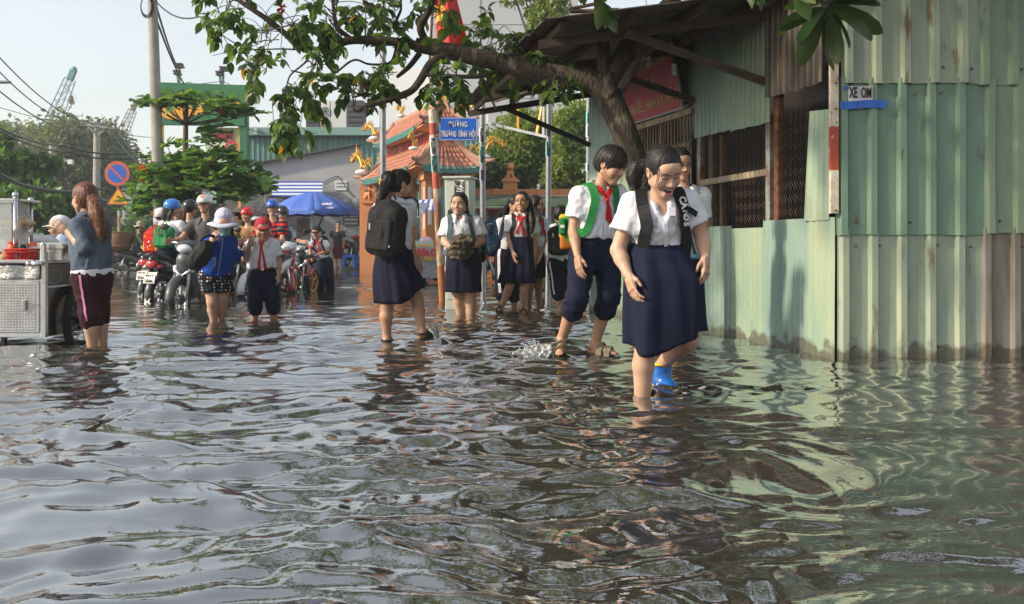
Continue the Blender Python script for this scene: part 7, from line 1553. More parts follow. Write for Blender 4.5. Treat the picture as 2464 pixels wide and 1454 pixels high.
def sandal(c, side, mat, name='sandal', straps=(.35, .62)):
 an, to = c.J['an' + side], c.J['to' + side]; k = c.k; d = nrm(to - an); hl = an + V3(0, 0, -.045 * k) - (d - V3(0, 0, d[2])) * .035 * k; e = to + nrm(to - hl) * .03 * k; ax = nrm(e - hl); w = nrm(np.cross(ax, V3(0, 0, 1))); n = np.cross(w, ax)
 t = MB(); G = [[hl - ax * .035 * k + ax * L * u_ - n * .034 * k + w * sx * wd * k for sx in (-1, -.5, 0, .5, 1)] for u_, wd in ((0, .018), (.06, .032), (.3, .034), (.6, .040), (.85, .040), (1.0, .020)) for L in (np.linalg.norm(e - hl) + .04 * k,)]
 t.slab(np.array(G), .014 * k); so = obj(name, t, M['sole'], c.t)
 for u_ in straps:
  q = lerp(hl, e, u_); top = .088 * k if u_ < .5 else .066 * k; mb = MB(); pts = [q + w * math.cos(a) * .044 * k + n * (math.sin(a) * top - .025 * k) for a in np.linspace(0.0, math.pi, 9)]; ribbon(mb, pts, .042 * k, .006, [w * math.cos(a) + n * math.sin(a) for a in np.linspace(0, math.pi, 9)]); obj('strap', mb, mat, so)
 mb = MB(); pts = [hl + n * .018 * k + (w * math.cos(a) - ax * math.sin(a)) * .042 * k for a in np.linspace(-.3, math.pi + .3, 9)]; ribbon(mb, pts, .018 * k, .004, [w * math.cos(a) - ax * math.sin(a) for a in np.linspace(-.3, math.pi + .3, 9)]); obj('strap', mb, mat, so)
def helmet(c, mat, visor=None, stripe=None, z0=-.008):
 H = c.H; hs = c.hs; S = SDF(); S.ell(H((0, .012, .046)), np.array((.108, .128, .104)) * hs, R=c.HR); S.plane(H((0, 0, z0)), -(c.HR @ V3(0, .22, 1)))
 o = sdf_obj('helmet', S, .007 if c.Y < 16 else .010, mat, c.t, it=2)
 if visor is not None:
  mb = MB(); G = []
  for u in (0, .5, 1):
   row = []
   for a in np.linspace(-1.05, 1.05, 11): rr = 1 + .28 * u * math.cos(a * 1.1); row.append(H((.106 * math.sin(a) * rr, .012 - .126 * math.cos(a) * rr, .035 - .020 * u)))
   G.append(row)
  mb.slab(np.array(G), .005); obj('visor', mb, visor, o, smooth=True)
  mb = MB(); mb.tube([H((.110 * math.sin(a), .012 - .130 * math.cos(a), .018)) for a in np.linspace(-2, 2, 15)], .006, 5); obj('trim', mb, M['black'], o)
 if stripe is not None:
  for sx, m in stripe:
   pts = []; N = []
   for a in np.linspace(-1.1, 1.5, 12): pts.append(H((sx, .012 + .1275 * math.sin(a) * math.sqrt(max(1 - (sx / .108) ** 2, .1)), .046 + .1045 * math.cos(a) * math.sqrt(max(1 - (sx / .108) ** 2, .1))))); N.append(c.HR @ V3(sx * .3, math.sin(a), math.cos(a)))
   mb = MB(); ribbon(mb, pts, .014, .002, N); obj('stripe', mb, m, o)
 for s in (-1, 1): mb = MB(); mb.tube([H((s * .095, -.01, .0)), H((s * .075, -.03, -.06)), H((0, -.055, -.118))], .005, 5); obj('chin_strap', mb, M['black'], o)
 return o
def cap_hat(c, mat, brim_mat=None, yaw=0.0):
 H = c.H; hs = c.hs; S = SDF(); S.ell(H((0, .012, .045)), np.array((.090, .107, .088)) * hs, R=c.HR); S.plane(H((0, 0, .022)), -(c.HR @ V3(0, .12, 1))); o = sdf_obj('cap', S, .006, mat, c.t, wrinkle=.002)
 mb = MB(); G = []
 for u in (0, .35, .7, 1):
  row = []
  for a in np.linspace(-.95, .95, 11): rr = 1 + .72 * u * max(math.cos(a * 1.45), 0) ** .8; row.append(H((.088 * math.sin(a) * (1 + .04 * u), .012 - .104 * math.cos(a) * rr, .034 - .022 * u + .012 * u * math.cos(a))))
  G.append(row)
 mb.slab(np.array(G), .005); obj('brim', mb, brim_mat or mat, o, smooth=True)
 mb = MB(); mb.sphere(H((0, .012, .134)), .006 * hs, 6, 4); obj('button', mb, mat, o); return o
def brim_hat(c, mat, r=.20):
 H = c.H; hs = c.hs; S = SDF(); S.cap(H((0, .012, .03)), H((0, .012, .10)), .098 * hs, .084 * hs, k=.01); S.ell(H((0, .012, .108)), np.array((.088, .096, .040)) * hs, R=c.HR); S.plane(H((0, .01, .026)), -(c.HR @ V3(0, .0, 1))); o = sdf_obj('hat', S, .007, mat, c.t, wrinkle=.004, wfreq=30)
 mb = MB(); n = 37; G = [[H((q * math.sin(a), .012 + q * 1.08 * math.cos(a), .034 - dz + .010 * math.sin(a * 3 + 1) * (q / r) ** 2)) for a in np.linspace(0, 6.2832, n)] for q, dz in ((.085, 0), (.12, .004), (.16, .016), (r, .036))]
 mb.slab(np.array(G), .004); obj('brim', mb, mat, o, smooth=True); return o
def glasses(c, mat=None):
 H = c.H; m = mat or M['iris']; mb = MB()
 for s in (-1, 1):
  mb.tube([H((s * .031 + .0185 * math.cos(a), -.0965, .008 + .014 * math.sin(a))) for a in np.linspace(0, 6.28, 15)[:-1]], .0016, 5, closed=True); mb.tube([H((s * .049, -.094, .012)), H((s * .072, -.05, .012)), H((s * .078, .005, .012))], .0015, 4)
 mb.tube([H((-.0125, -.0975, .010)), H((.0125, -.0975, .010))], .0016, 4); o = obj('glasses', mb, m, c.t)
def mask(c, mat):
 mb = MB(); G = []
 for z in np.linspace(-.012, -.098, 8):
  row = []
  for x in np.linspace(-.062, .062, 11): y = front_y(c.bv, x * .92, max(z, -.088)) - .010 - .012 * max(0, 1 - (x / .05) ** 2) * (1 if -.08 < z < -.02 else .4) + .002 * math.sin(z * 500); row.append(c.H((x, min(y, -.028 - .0 * abs(x)), z)))
  G.append(row)
 mb.slab(np.array(G), .002); o = obj('face_mask', mb, mat, c.t, smooth=True)
 mb = MB()
 for s in (-1, 1):
  for z in (-.016, -.085): mb.tube([c.H((s * .060, -.035, z)), c.H((s * .078, .012, -.002 if z > -.05 else -.025))], .0016, 4)
 obj('ear_loop', mb, M['teeth'], c.t)
# ---------------------------------------------------------------- the people in the photograph
def PX(c, px, py, dy=0.0): return P(px, py, c.Y + dy)
c = person('laughing girl in white blouse and navy skirt wading in front holding up her skirt', 5.6,
 dict(pelvis=(1588, 640, .06), neck=(1588, 487, -.10), shL=(1522, 493, -.06), shR=(1652, 486, -.06), elL=(1487, 603, -.05), wrL=(1512, 662, -.15), elR=(1690, 572, -.02), wrR=(1698, 620, -.08),
  hpL=(1553, 690, .04), hpR=(1628, 690, .04), knL=(1552, 822, -.10), anL=(1544, 1000, -.04), knR=(1656, 818, -.02), anR=(1592, 878, .30), toL=(1540, 1050, -.22)),
 (1597, 414, -.19, 20, 30, -7, 1.04), yaw=8, s=1.60, fat=1.02, skin=2, mouth='open', eye=.12, chestk=1.02,
 hands=dict(L=dict(dir=(.22, -.35, -.9), palm=(.9, .3, .1), curl=.5, thumb=(.3, -1, 0)), R=dict(dir=(-.06, -.25, -.95), palm=(-.8, .5, 0), curl=.85, thumb=(-.4, -1, 0))))
shirt(c, M['shirt'], sleeve=.58, hem=.22, flare=.078, loose=.014, puff=.006, wrinkle=.008); collar(c, M['shirt']); placket(c, M['shirt'], 4)
hair_obj(c, 'pulled', tail=[([c.H((-.03, .105, .0)), c.H((-.085, .125, -.03)), c.H((-.105, .11, -.085)), c.H((-.085, .095, -.12))], [.022, .036, .036, .010])])
mb = MB()
for x, y, z, l in ((-.062, -.070, .035, .10), (-.066, -.062, .025, .085)): mb.tube(smooth_path([c.H((x, y + .012, z + .025)), c.H((x * 1.06, y - .012, z - .01)), c.H((x * 1.08, y - .004, z - l))], 4), [.0022] * 6 + [.0016, .001, .0005], 4, cap=False)
obj('loose_strands', mb, M['hair'], c.t, smooth=True, fixn=False, kind='stuff')
def hemF(th, t): return t ** 2 * (-.055 * np.exp(-((th - 1.9) / .55) ** 2) + .065 * np.clip(np.cos(th), 0, 1) + .01 * np.sin(5 * th))
skirt_px(c, [(1512, 1652, 588, .02), (1503, 1659, 620, .0), (1499, 1690, 668, -.01), (1497, 1690, 735, -.03), (1496, 1690, 795, -.03), (1497, 1690, 826, -.03)], M['navy'], ry=.92, pleat=.030, nfold=7, seed=4, amp=.045, hem=hemF)
mb = MB(); mb.tube([P(lerp(1512, 1652, (1 + math.cos(a)) / 2), 594 + 5 * -math.sin(a), 5.62) * V3(1, 0, 1) + V3(0, 5.62 - .115 * math.sin(a), 0) for a in np.linspace(0, 6.28, 33)[:-1]], .016, 6, closed=True); obj('waistband', mb, M['navy_dark'], c.t, smooth=True)
mb = MB(); mb.box(P(1601, 603, 5.485), (.016, .006, .008)); obj('hook', mb, M['plastic_grey'], c.t)
S = SDF(); S.cap(P(1672, 645, 5.55), P(1690, 655, 5.52), .03, .022, k=.02); S.cap(P(1655, 640, 5.58), P(1690, 655, 5.52), .035, .02, k=.02); sdf_obj('gathered_cloth', S, .007, M['navy'], c.t, wrinkle=.008, wfreq=40)
M['boot_blue'] = pm('boot_blue', (0.015, 0.14, 0.52), (0.012, 0.10, 0.42), 12, 0.2, spec=0.6); M['boot_yellow'] = pm('boot_yellow', (0.75, 0.50, 0.01), rough=0.3)
a = c.J['anR']
S = SDF(); S.cap(a + V3(0, 0, .012), a + V3(-.002, .005, -.08), .060, .056, k=.03, cut0=0.0); S.cap(a + V3(0, .03, -.085), a + V3(.03, -.06, -.13), .048, .050, k=.03); S.cap(a + V3(.03, -.06, -.13), a + V3(.045, -.12, -.15), .046, .036, k=.03); sdf_obj('rubber_boot', S, .006, M['boot_blue'], c.t)
mb = MB(); mb.tube([a + V3(.061 * math.cos(q), .061 * math.sin(q), .006) for q in np.linspace(0, 6.28, 21)[:-1]], .011, 6, closed=True); obj('boot_rim', mb, M['boot_yellow'], c.t, smooth=True)
S = SDF(); S.cap(a + V3(-.050, .0, .0), a + V3(-.050, .02, -.14), .018, .020, k=.02); sdf_obj('boot_heel', S, .006, M['boot_yellow'], c.t)
bp = backpack('black backpack with white lettered strap worn by the laughing girl in front', c.chest - c.fw * .22 - c.up * .06, (.30, .16, .40), -c.fw, c.up, M['black_cloth'], ctx=c, straps=std_straps(c, .062, wide=.098), strap_mat=M['black_cloth'])
p, N = snap_path(c.sb, [c.J['neck'] + c.rt * .105 + c.up * .02 + c.fw * .05, c.chest + c.rt * .125 + c.fw * .14 + c.up * .02], .018, 8)
for ch, f in zip('CANOS', (.12, .30, .50, .70, .88)):
 i = int(f * (len(p) - 1)); tn = nrm(p[min(i + 1, len(p) - 1)] - p[max(i - 1, 0)]); text_obj('lettering', ch, .048, p[i] + N[i] * .0035, tn, np.cross(N[i], tn), M['white_paint'], bp, bold=.002)
mb = MB(); ribbon(mb, [P(1655, 502, 5.42), P(1676, 516, 5.47)], .030, .004, [V3(.3, -1, 0)] * 2); obj('strap', mb, M['navy_dark'], bp)
co, no, _, _ = c.sb.find_nearest(Vector(P(1640, 497, 5.3))); mb = MB(); ribbon(mb, [V3(co) + V3(no) * .002 + V3(-.015, 0, 0), V3(co) + V3(no) * .002 + V3(.02, 0, 0)], .045, .002, [V3(no)] * 2); obj('school_patch', mb, pm('patch', (0.45, 0.48, 0.66), (0.7, 0.6, 0.65), 60, 0.8), c.t)
c = person('boy in white shirt and red scarf with rolled navy trousers stepping behind the front girl', 7.45,
 dict(pelvis=(1430, 600, .02), neck=(1442, 452, -.02), shL=(1392, 470, -.06), shR=(1487, 466, .04), elL=(1380, 558, -.06), wrL=(1390, 618, -.20), elR=(1507, 545, .10), wrR=(1512, 600, .02),
  hpL=(1402, 618, -.02), hpR=(1462, 618, .05), knL=(1388, 720, -.14), anL=(1352, 815, .06), toL=(1346, 852, -.06), knR=(1466, 712, -.06), anR=(1432, 828, .10), toR=(1483, 851, .02)),
 (1469, 400, -.07, 52, 22, 4, 1.06), yaw=28, s=1.55, fat=1.0, skin=1, eye=.35, hands=dict(L=dict(dir=(.12, -.25, -1), palm=(.8, .5, 0), curl=.4)))
shirt(c, M['shirt'], sleeve=.62, hem=.20, flare=.074, loose=.022, puff=.008, wrinkle=.009); collar(c, M['shirt']); placket(c, M['shirt'], 4); hair_obj(c, 'bowl', wr=.004)
scarf(c, long=.17, w=.03, knot=.07, spread=.012, side=.035)
pants(c, M['navy'], cuff=1.28, rolled=True, loose=.014, wrinkle=.0055, waist=.30, seat=.0); M['camo'] = pm('camo', (0.09, 0.085, 0.045), (0.17, 0.15, 0.08), 40, 0.6, contrast=(.45, .55)); sandal(c, 'L', M['camo']); sandal(c, 'R', M['camo'])
M['bag_green'] = cloth('bag_green', (0.02, 0.20, 0.05)); M['bag_yellow'] = cloth('bag_yellow', (0.68, 0.42, 0.01)); M['bag_orange'] = cloth('bag_orange', (0.42, 0.13, 0.01))
bp = backpack('green backpack with yellow and orange side pocket worn by the boy with red scarf', c.chest - c.fw * .19 - c.up * .11 - c.rt * .01, (.27, .15, .38), -c.fw, c.up, M['bag_green'], ctx=c, straps=std_straps(c, .058, wide=.088), strap_mat=M['bag_green'])
S = SDF(); S.box(P(1362, 545, 7.66), (.030, .05, .07), rr=.02); sdf_obj('side_pocket', S, .009, M['bag_yellow'], bp); S = SDF(); S.box(P(1364, 584, 7.66), (.030, .055, .032), rr=.02); sdf_obj('side_base', S, .009, M['bag_orange'], bp); S = SDF(); S.box(P(1353, 545, 7.57), (.012, .02, .05), rr=.012); sdf_obj('green_panel', S, .007, M['bag_green'], bp)
mb = MB(); mb.box(P(1353, 545, 7.53), (.03, .005, .022)); obj('badge', mb, M['white_paint'], bp)
brick = MB(); brick.box(P(1458, 872, 7.40) - V3(0, 0, .02), (.26, .12, .05)); bo = obj('kerb_stone', brick, M['mud'], bevel=.01); tagit(bo, 'wet broken kerb stone just above the water under the sandalled foot', 'stone')
c = person('boy in glasses almost hidden behind the front girl near the folding gate', 7.9,
 dict(pelvis=(1642, 610, .05), neck=(1648, 455, 0), shL=(1602, 470, 0), shR=(1690, 470, .05), elL=(1598, 550, .05), wrL=(1604, 620, 0), elR=(1692, 555, .1), wrR=(1680, 620, .05), knL=(1622, 730, 0), anL=(1620, 850, .05), knR=(1656, 730, .05), anR=(1655, 850, .1)),
 (1636, 397, -.02, 18, 12, -5, 1.0), yaw=10, s=1.55, skin=1, eye=.6)
shirt(c, M['shirt'], hem=.16); collar(c, M['shirt']); hair_obj(c, 'crop'); glasses(c); pants(c, M['navy'], cuff=1.3, rolled=True)
o = thing('shoulder_bag', 'pale blue cloth bag hanging beside the half hidden boy', 'bag', P(1668, 590, 7.7))
S = SDF(); S.box(P(1664, 565, 7.62), (.03, .05, .15), rr=.03, k=.02); sdf_obj('bag', S, .01, M['light_blue_cloth'], o, wrinkle=.01); mb = MB(); mb.tube([P(1652, 530, 7.5), P(1660, 560, 7.5), P(1672, 612, 7.52)], .012, 6); obj('strap', mb, M['black_cloth'], o)
c = person('girl with long ponytail and navy culottes wading away with a black backpack', 8.55,
 dict(pelvis=(952, 618, 0), neck=(955, 490, .0), shL=(915, 503, -.06), shR=(985, 497, .06), elL=(902, 570, .08), wrL=(908, 620, .16), elR=(983, 568, .10), wrR=(998, 616, .12),
  hpL=(930, 640, -.02), hpR=(978, 640, .06), knL=(931, 735, .0), anL=(931, 812, .04), toL=(939, 826, .16), knR=(1004, 722, .12), anR=(1016, 796, .08), toR=(1035, 811, .16)),
 (965, 446, .03, 118, 8, 0, 1.0), yaw=140, s=1.52, skin=1, fat=.98, lowface=True, hands=dict(R=dict(dir=(.35, .1, -.95), palm=(-.5, .6, 0), curl=.4, thumb=(.3, .9, 0))))
shirt(c, M['shirt'], sleeve=.62, hem=.14, vneck=False, flare=.074); collar(c, M['shirt'])
hair_obj(c, 'pulled', tail=[([c.H((0, .095, .035)), c.H((0, .135, .045)), P(935, 430, 8.48), P(918, 470, 8.46), P(907, 496, 8.44)], [.025, .04, .05, .04, .008]), ([P(928, 455, 8.46), P(912, 482, 8.46), P(903, 500, 8.46)], [.02, .016, .004])])
def hemC(th, t): return t ** 2 * .16 * np.clip(np.cos(th) - .1, 0, 1) ** 1.3
skirt_px(c, [(918, 985, 575, .02), (906, 994, 610, .02), (902, 1002, 650, .04), (904, 1016, 685, .06), (908, 1020, 729, .07)], M['navy'], ry=1.12, nfold=5, seed=9, amp=.05, hem=hemC)
M['sandal_black'] = pm('sandal_black', (0.012, 0.012, 0.012), rough=0.4); sandal(c, 'L', M['sandal_black']); sandal(c, 'R', M['sandal_black'])
M['bag_black'] = cloth('bag_black', (0.016, 0.016, 0.018), (0.024, 0.024, 0.026), bump=.4, bscale=30)
bc = P(930, 548, 8.36); bp = backpack('large black backpack with small grey badge on the girl wading away', bc, (.31, .19, .46), V3(-.42, -.88, .06), V3(.10, 0, 1), M['bag_black'], ctx=c, straps=[([P(930, 480, 8.5), P(955, 470, 8.52), P(985, 478, 8.6), P(990, 520, 8.62)], .05)])
mb = MB(); mb.box(P(890, 545, 8.20), (.006, .006, .13)); obj('pocket_zip', mb, M['black'], bp); mb = MB(); mb.box(P(889, 545, 8.19), (.010, .010, .05)); obj('zip_pull', mb, M['teeth'], bp)
R = np.stack([nrm(V3(.9, -.42, 0)), nrm(V3(.42, .9, 0)), V3(0, 0, 1)], 1)
mb = MB(); mb.box(P(930, 594, 8.22), (.062, .006, .020), R=R); obj('badge', mb, M['plastic_grey'], bp, bevel=.003)
S = SDF(); S.ell(P(967, 575, 8.40), (.03, .04, .07)); sdf_obj('side_pocket', S, .01, cloth('red_mesh', (0.30, 0.015, 0.02)), bp)
c = person('stout girl with wavy hair clutching a camouflage jacket by the rusty pole', 12.0,
 dict(pelvis=(1114, 635, .02), neck=(1106, 521, -.01), shL=(1078, 538, 0), shR=(1147, 536, .02), elL=(1070, 582, -.04), wrL=(1094, 601, -.16), elR=(1158, 580, .0), wrR=(1120, 603, -.17), knL=(1101, 703, -.02), anL=(1112, 775, .06), knR=(1133, 703, -.04), anR=(1134, 785, .0)),
 (1105, 492, -.02, -14, 4, 3, 1.06), yaw=4, s=1.56, fat=1.42, skin=2, eye=.45, hands=dict(L=dict(dir=(1, -.25, .1), palm=(.1, 1, 0), curl=.7, thumb=(0, -.2, 1)), R=dict(dir=(-1, -.25, -.1), palm=(-.1, 1, 0), curl=.7, thumb=(0, -.2, 1))))
shirt(c, M['shirt'], sleeve=.74, hem=.22, flare=.078, puff=.012, loose=.016, wrinkle=.012); collar(c, M['shirt']); placket(c, M['shirt'], 4)
hair_obj(c, 'wavy', wr=.010)
skirt_px(c, [(1076, 1152, 590, .02), (1071, 1162, 640, .0), (1070, 1160, 675, .0), (1070, 1160, 702, .0)], M['navy'], ry=.95, nfold=4, seed=2, amp=.035, name='culottes')
o = thing('folded_jacket', 'crumpled brown camouflage jacket held by the stout girl', 'jacket', P(1108, 590, 11.7)); M['camo_jacket'] = pm('camo_jacket', (0.045, 0.035, 0.028), (0.14, 0.11, 0.07), 14, 0.8, contrast=(.45, .58), bump=.3, bscale=20)
S = SDF(); S.ell(P(1112, 582, 11.70), (.15, .09, .08), k=.04); S.ell(P(1102, 607, 11.72), (.12, .07, .10), k=.04); S.ell(P(1120, 605, 11.74), (.10, .06, .09), k=.04); sdf_obj('jacket', S, .012, M['camo_jacket'], o, wrinkle=.03, wfreq=16, wst=(1, 1, 1))
bp = backpack('dark green backpack worn by the stout girl with grey blue straps', c.chest - c.fw * .25 + c.rt * .10 - c.up * .18, (.36, .20, .46), -c.fw, c.up, cloth('bag_dark_green', (0.014, 0.03, 0.03)), ctx=c, straps=std_straps(c, .055, wide=.115), strap_mat=cloth('strap_slate', (0.09, 0.13, 0.15)))
c = person('smiling girl with glasses and long hair in red scarf and navy skirt', 12.2,
 dict(pelvis=(1254, 605, 0), neck=(1253, 518, -.0), shL=(1226, 530, 0), shR=(1282, 529, .02), elL=(1226, 578, -.02), wrL=(1234, 607, -.14), elR=(1286, 582, .02), wrR=(1284, 622, -.02), knL=(1226, 690, -.06), anL=(1207, 738, .0), toL=(1200, 747, -.12), knR=(1261, 695, -.02), anR=(1258, 745, .06), toR=(1262, 753, -.08)),
 (1256, 487, -.01, -16, -4, -2, 1.0), yaw=-4, s=1.48, fat=.9, skin=1, eye=.5, hands=dict(L=dict(dir=(.2, -.3, -1), curl=.5)))
shirt(c, M['shirt'], sleeve=.62, hem=.24, flare=.07); collar(c, M['shirt']); placket(c, M['shirt'], 3); scarf(c, long=.16, w=.035, knot=.09, spread=.04); glasses(c)
hair_obj(c, 'pulled', tail=[([c.H((.06, .05, .03)), P(1277, 505, 12.2), P(1281, 535, 12.1), P(1279, 562, 12.08)], [.04, .045, .04, .012]), ([c.H((.05, .06, .0)), P(1284, 520, 12.25), P(1286, 548, 12.2)], [.04, .04, .012])])
skirt_px(c, [(1228, 1279, 570, .0), (1221, 1284, 600, .0), (1209, 1288, 645, -.02), (1200, 1290, 681, -.02)], M['navy'], ry=.9, pleat=.03, nfold=8, seed=5, amp=.05)
sandal(c, 'L', M['sandal_black']); sandal(c, 'R', M['sandal_black'])
backpack('small black backpack on the back of the girl with glasses', c.chest - c.fw * .20, (.26, .14, .36), -c.fw, c.up, M['black_cloth'], ctx=c, straps=std_straps(c, .045, wide=.09), strap_mat=M['black_cloth'])
c = person('girl in striped jacket and tracksuit trousers standing behind the girl with glasses', 13.0,
 dict(pelvis=(1222, 610, 0), neck=(1228, 525, 0), shL=(1204, 537, -.06), shR=(1246, 535, .06), elL=(1206, 580, -.05), wrL=(1208, 625, -.08), elR=(1250, 580, .1), wrR=(1252, 620, .08), knL=(1208, 680, -.06), anL=(1207, 745, 0), knR=(1236, 685, .02), anR=(1238, 748, .06)),
 (1240, 494, 0, 40, 6, 0, .98), yaw=30, s=1.50, skin=1)
shirt(c, stripes('jersey', (0.70, 0.71, 0.75), (0.10, 0.13, 0.22), .30, .86, axis=0), sleeve=.7, hem=.05); collar(c, M['shirt']); hair_obj(c, 'pulled', tail=[([c.H((0, .09, .02)), c.H((-.02, .13, -.06)), P(1216, 520, 13), P(1210, 545, 12.95)], [.03, .05, .045, .012])])
pants(c, M['navy_dark'], cuff=1.45, rolled=True, loose=.02); mb = MB(); p, N = snap_path(c.pb, [P(1203, 600, 12.9), P(1200, 660, 12.85), P(1202, 705, 12.85)], .004); ribbon(mb, p, .035, .003, N); obj('side_stripe', mb, M['shirt'], c.t)
M['bag_pattern'] = dots('bag_pattern', (0.012, 0.035, 0.075), (0.30, 0.36, 0.42), 42, .22); backpack('patterned dark blue backpack on the girl in tracksuit trousers', P(1192, 568, 13.0), (.22, .28, .50), V3(-1, -.25, 0), V3(.15, 0, 1), M['bag_pattern'], ctx=c, straps=[([c.J['neck'] - c.rt * .07, c.J['shL'] + c.fw * .06, c.waist - c.rt * .12], .04)], strap_mat=M['bag_pattern'])
c = person('long haired girl with glasses turned away behind the smiling girl', 13.3,
 dict(pelvis=(1292, 612, 0), neck=(1290, 525, 0), shL=(1272, 537, 0), shR=(1309, 535, .05), elL=(1268, 585, 0), wrL=(1270, 620, 0), elR=(1310, 580, 0), wrR=(1300, 615, -.1), knL=(1275, 690, 0), anL=(1274, 742, 0), knR=(1298, 690, .05), anR=(1296, 742, .1)),
 (1290, 494, 0, 75, 6, 0, 1.0), yaw=60, s=1.48, skin=1); shirt(c, M['shirt'], hem=.2); collar(c, M['shirt']); glasses(c); scarf(c, long=.14)
hair_obj(c, 'long', tail=[([c.H((0, .07, .0)), P(1284, 525, 13.1), P(1285, 560, 13.1)], [.06, .06, .02])]); skirt_px(c, [(1274, 1308, 585, 0), (1270, 1312, 620, 0), (1268, 1312, 668, 0)], M['navy'], ry=.8, seed=3)
c = person('small boy in white shirt and red scarf glimpsed left of the grey pole', 16.5,
 dict(pelvis=(1303, 620, 0), neck=(1301, 556, 0), shL=(1288, 566, 0), shR=(1316, 566, 0), elL=(1285, 595, 0), wrL=(1286, 620, -.05), elR=(1318, 595, 0), wrR=(1316, 620, -.05), knL=(1297, 670, 0), anL=(1296, 722, 0), knR=(1309, 670, 0), anR=(1309, 722, 0)),
 (1301, 534, 0, -15, 6, 0, .98), yaw=-10, s=1.32, skin=1); shirt(c, M['shirt'], hem=.1); collar(c, M['shirt']); scarf(c, long=.12); hair_obj(c, 'crop'); pants(c, M['navy'], cuff=1.6)
c = person('boy in loose white shirt and dark rolled trousers walking away behind the grey pole', 12.5,
 dict(pelvis=(1352, 628, 0), neck=(1350, 542, 0), shL=(1330, 553, 0), shR=(1378, 553, 0), elL=(1328, 590, .06), wrL=(1332, 618, .14), elR=(1384, 592, .06), wrR=(1384, 622, .14), knL=(1342, 690, 0), anL=(1350, 742, .0), toL=(1342, 747, .14), knR=(1372, 690, .05), anR=(1376, 745, .05), toR=(1376, 752, .18)),
 (1350, 520, .03, 165, 10, 0, 1.0), yaw=172, s=1.50, skin=1, lowface=None); shirt(c, M['shirt'], hem=-.02, vneck=False, loose=.03); hair_obj(c, 'crop'); pants(c, M['navy_dark'], cuff=1.35, rolled=True, loose=.022)
mb = MB(); p, N = snap_path(c.pb, [P(1327, 632, 12.45), P(1325, 670, 12.4), P(1330, 710, 12.4)], .004); ribbon(mb, p, .02, .003, N); obj('side_stripe', mb, M['shirt'], c.t)
bp = backpack('dark slate backpack on the boy walking away behind the grey pole', P(1346, 578, 12.32), (.27, .18, .36), V3(0, -1, 0), V3(0, 0, 1), cloth('bag_slate', (0.022, 0.026, 0.032)), ctx=c); mb = MB(); mb.box(P(1331, 566, 12.2), (.012, .006, .04)); obj('zip_pull', mb, M['teeth'], bp)
c = person('woman with auburn ponytail in grey blue jacket and maroon capris at the food cart', 8.2,
 dict(pelvis=(222, 655, .02), neck=(212, 520, .02), shL=(186, 545, -.08), shR=(246, 540, .08), elL=(203, 598, -.16), wrL=(160, 557, -.10), elR=(232, 605, .20), wrR=(190, 600, .28), hpL=(203, 670, -.02), hpR=(240, 668, .06), knL=(215, 755, -.04), anL=(225, 858, .03), knR=(238, 750, .08), anR=(247, 850, .12)),
 (203, 480, .02, -128, 2, 0, 1.04), yaw=-145, s=1.58, fat=1.02, skin=2, hands=dict(L=dict(dir=(-.75, -.1, .55), curl=.6, palm=(0, .8, -.5), thumb=(.2, .3, 1))))
shirt(c, M['jacket'], sleeve=.25, hem=-.06, long_sleeve=True, loose=.022, puff=.012, wrinkle=.007, name='jacket', vneck=False, cuff_r=.052)
mb = MB(); n = 15; G = [[c.J['neck'] + c.up * q + (c.rt * math.sin(a) - c.fw * math.cos(a)) * rr for a in np.linspace(-2.6, 2.6, n)] for q, rr in ((-.03, .075), (.02, .068), (.035, .070), (.0, .090))]; mb.slab(np.array(G), .004); obj('collar', mb, M['jacket'], c.t, smooth=True)
hair_obj(c, 'pulled', M['auburn'], tail=[([c.H((0, .098, .0)), c.H((0, .128, -.02)), P(232, 515, 8.05), P(246, 545, 8.05), P(256, 572, 8.05)], [.026, .045, .055, .045, .010]), ([P(236, 520, 8.03), P(242, 555, 8.02), P(245, 582, 8.02)], [.035, .03, .006])])
mb = MB(); mb.tube([c.H((0, .122, .0)) + V3(-.03, -.01, 0), c.H((0, .126, .0)) + V3(.03, -.01, 0)], .012, 6); obj('hair_clip', mb, M['teeth'], c.t)
pants(c, M['maroon'], cuff=1.30, loose=.010, waist=.09, seat=.010, name='capri_trousers', wrinkle=.005); S = SDF(); S.cap(lerp(c.J['pelvis'], c.J['neck'], -.05) , lerp(c.J['pelvis'], c.J['neck'], .02), .163, .163, k=.01, flat=c.fw, fs=.785); S.plane(lerp(c.J['pelvis'], c.J['neck'], -.10), -c.up); S.plane(lerp(c.J['pelvis'], c.J['neck'], .05), c.up); sdf_obj('tee_hem', S, .009, M['shirt'], c.t)
mb = MB(); p, N = snap_path(c.pb, [P(190, 662, 8.05), P(190, 700, 8.02), P(199, 745, 8.03), P(206, 778, 8.05)], .003); ribbon(mb, p, .016, .003, N); obj('side_stripe', mb, M['pink_stripe'], c.t)
c = person('man in white cap and pale blue shirt seated behind the food cart', 11.0,
 dict(pelvis=(155, 640, 0), neck=(150, 568, 0), shL=(125, 582, 0), shR=(178, 582, 0), elL=(122, 620, 0), wrL=(135, 640, -.1), elR=(182, 620, 0), wrR=(170, 640, -.1), knL=(140, 680, -.1), anL=(140, 740, 0), knR=(168, 680, -.1), anR=(168, 740, 0)),
 (143, 548, -.02, -70, 5, 0, 1.0), yaw=-50, s=1.6, skin=1); shirt(c, cloth('pale_blue_shirt', (0.42, 0.50, 0.72)), hem=.1); cap_hat(c, M['shirt']); hair_obj(c, 'under'); pants(c, M['dark_tee'], cuff=1.5)
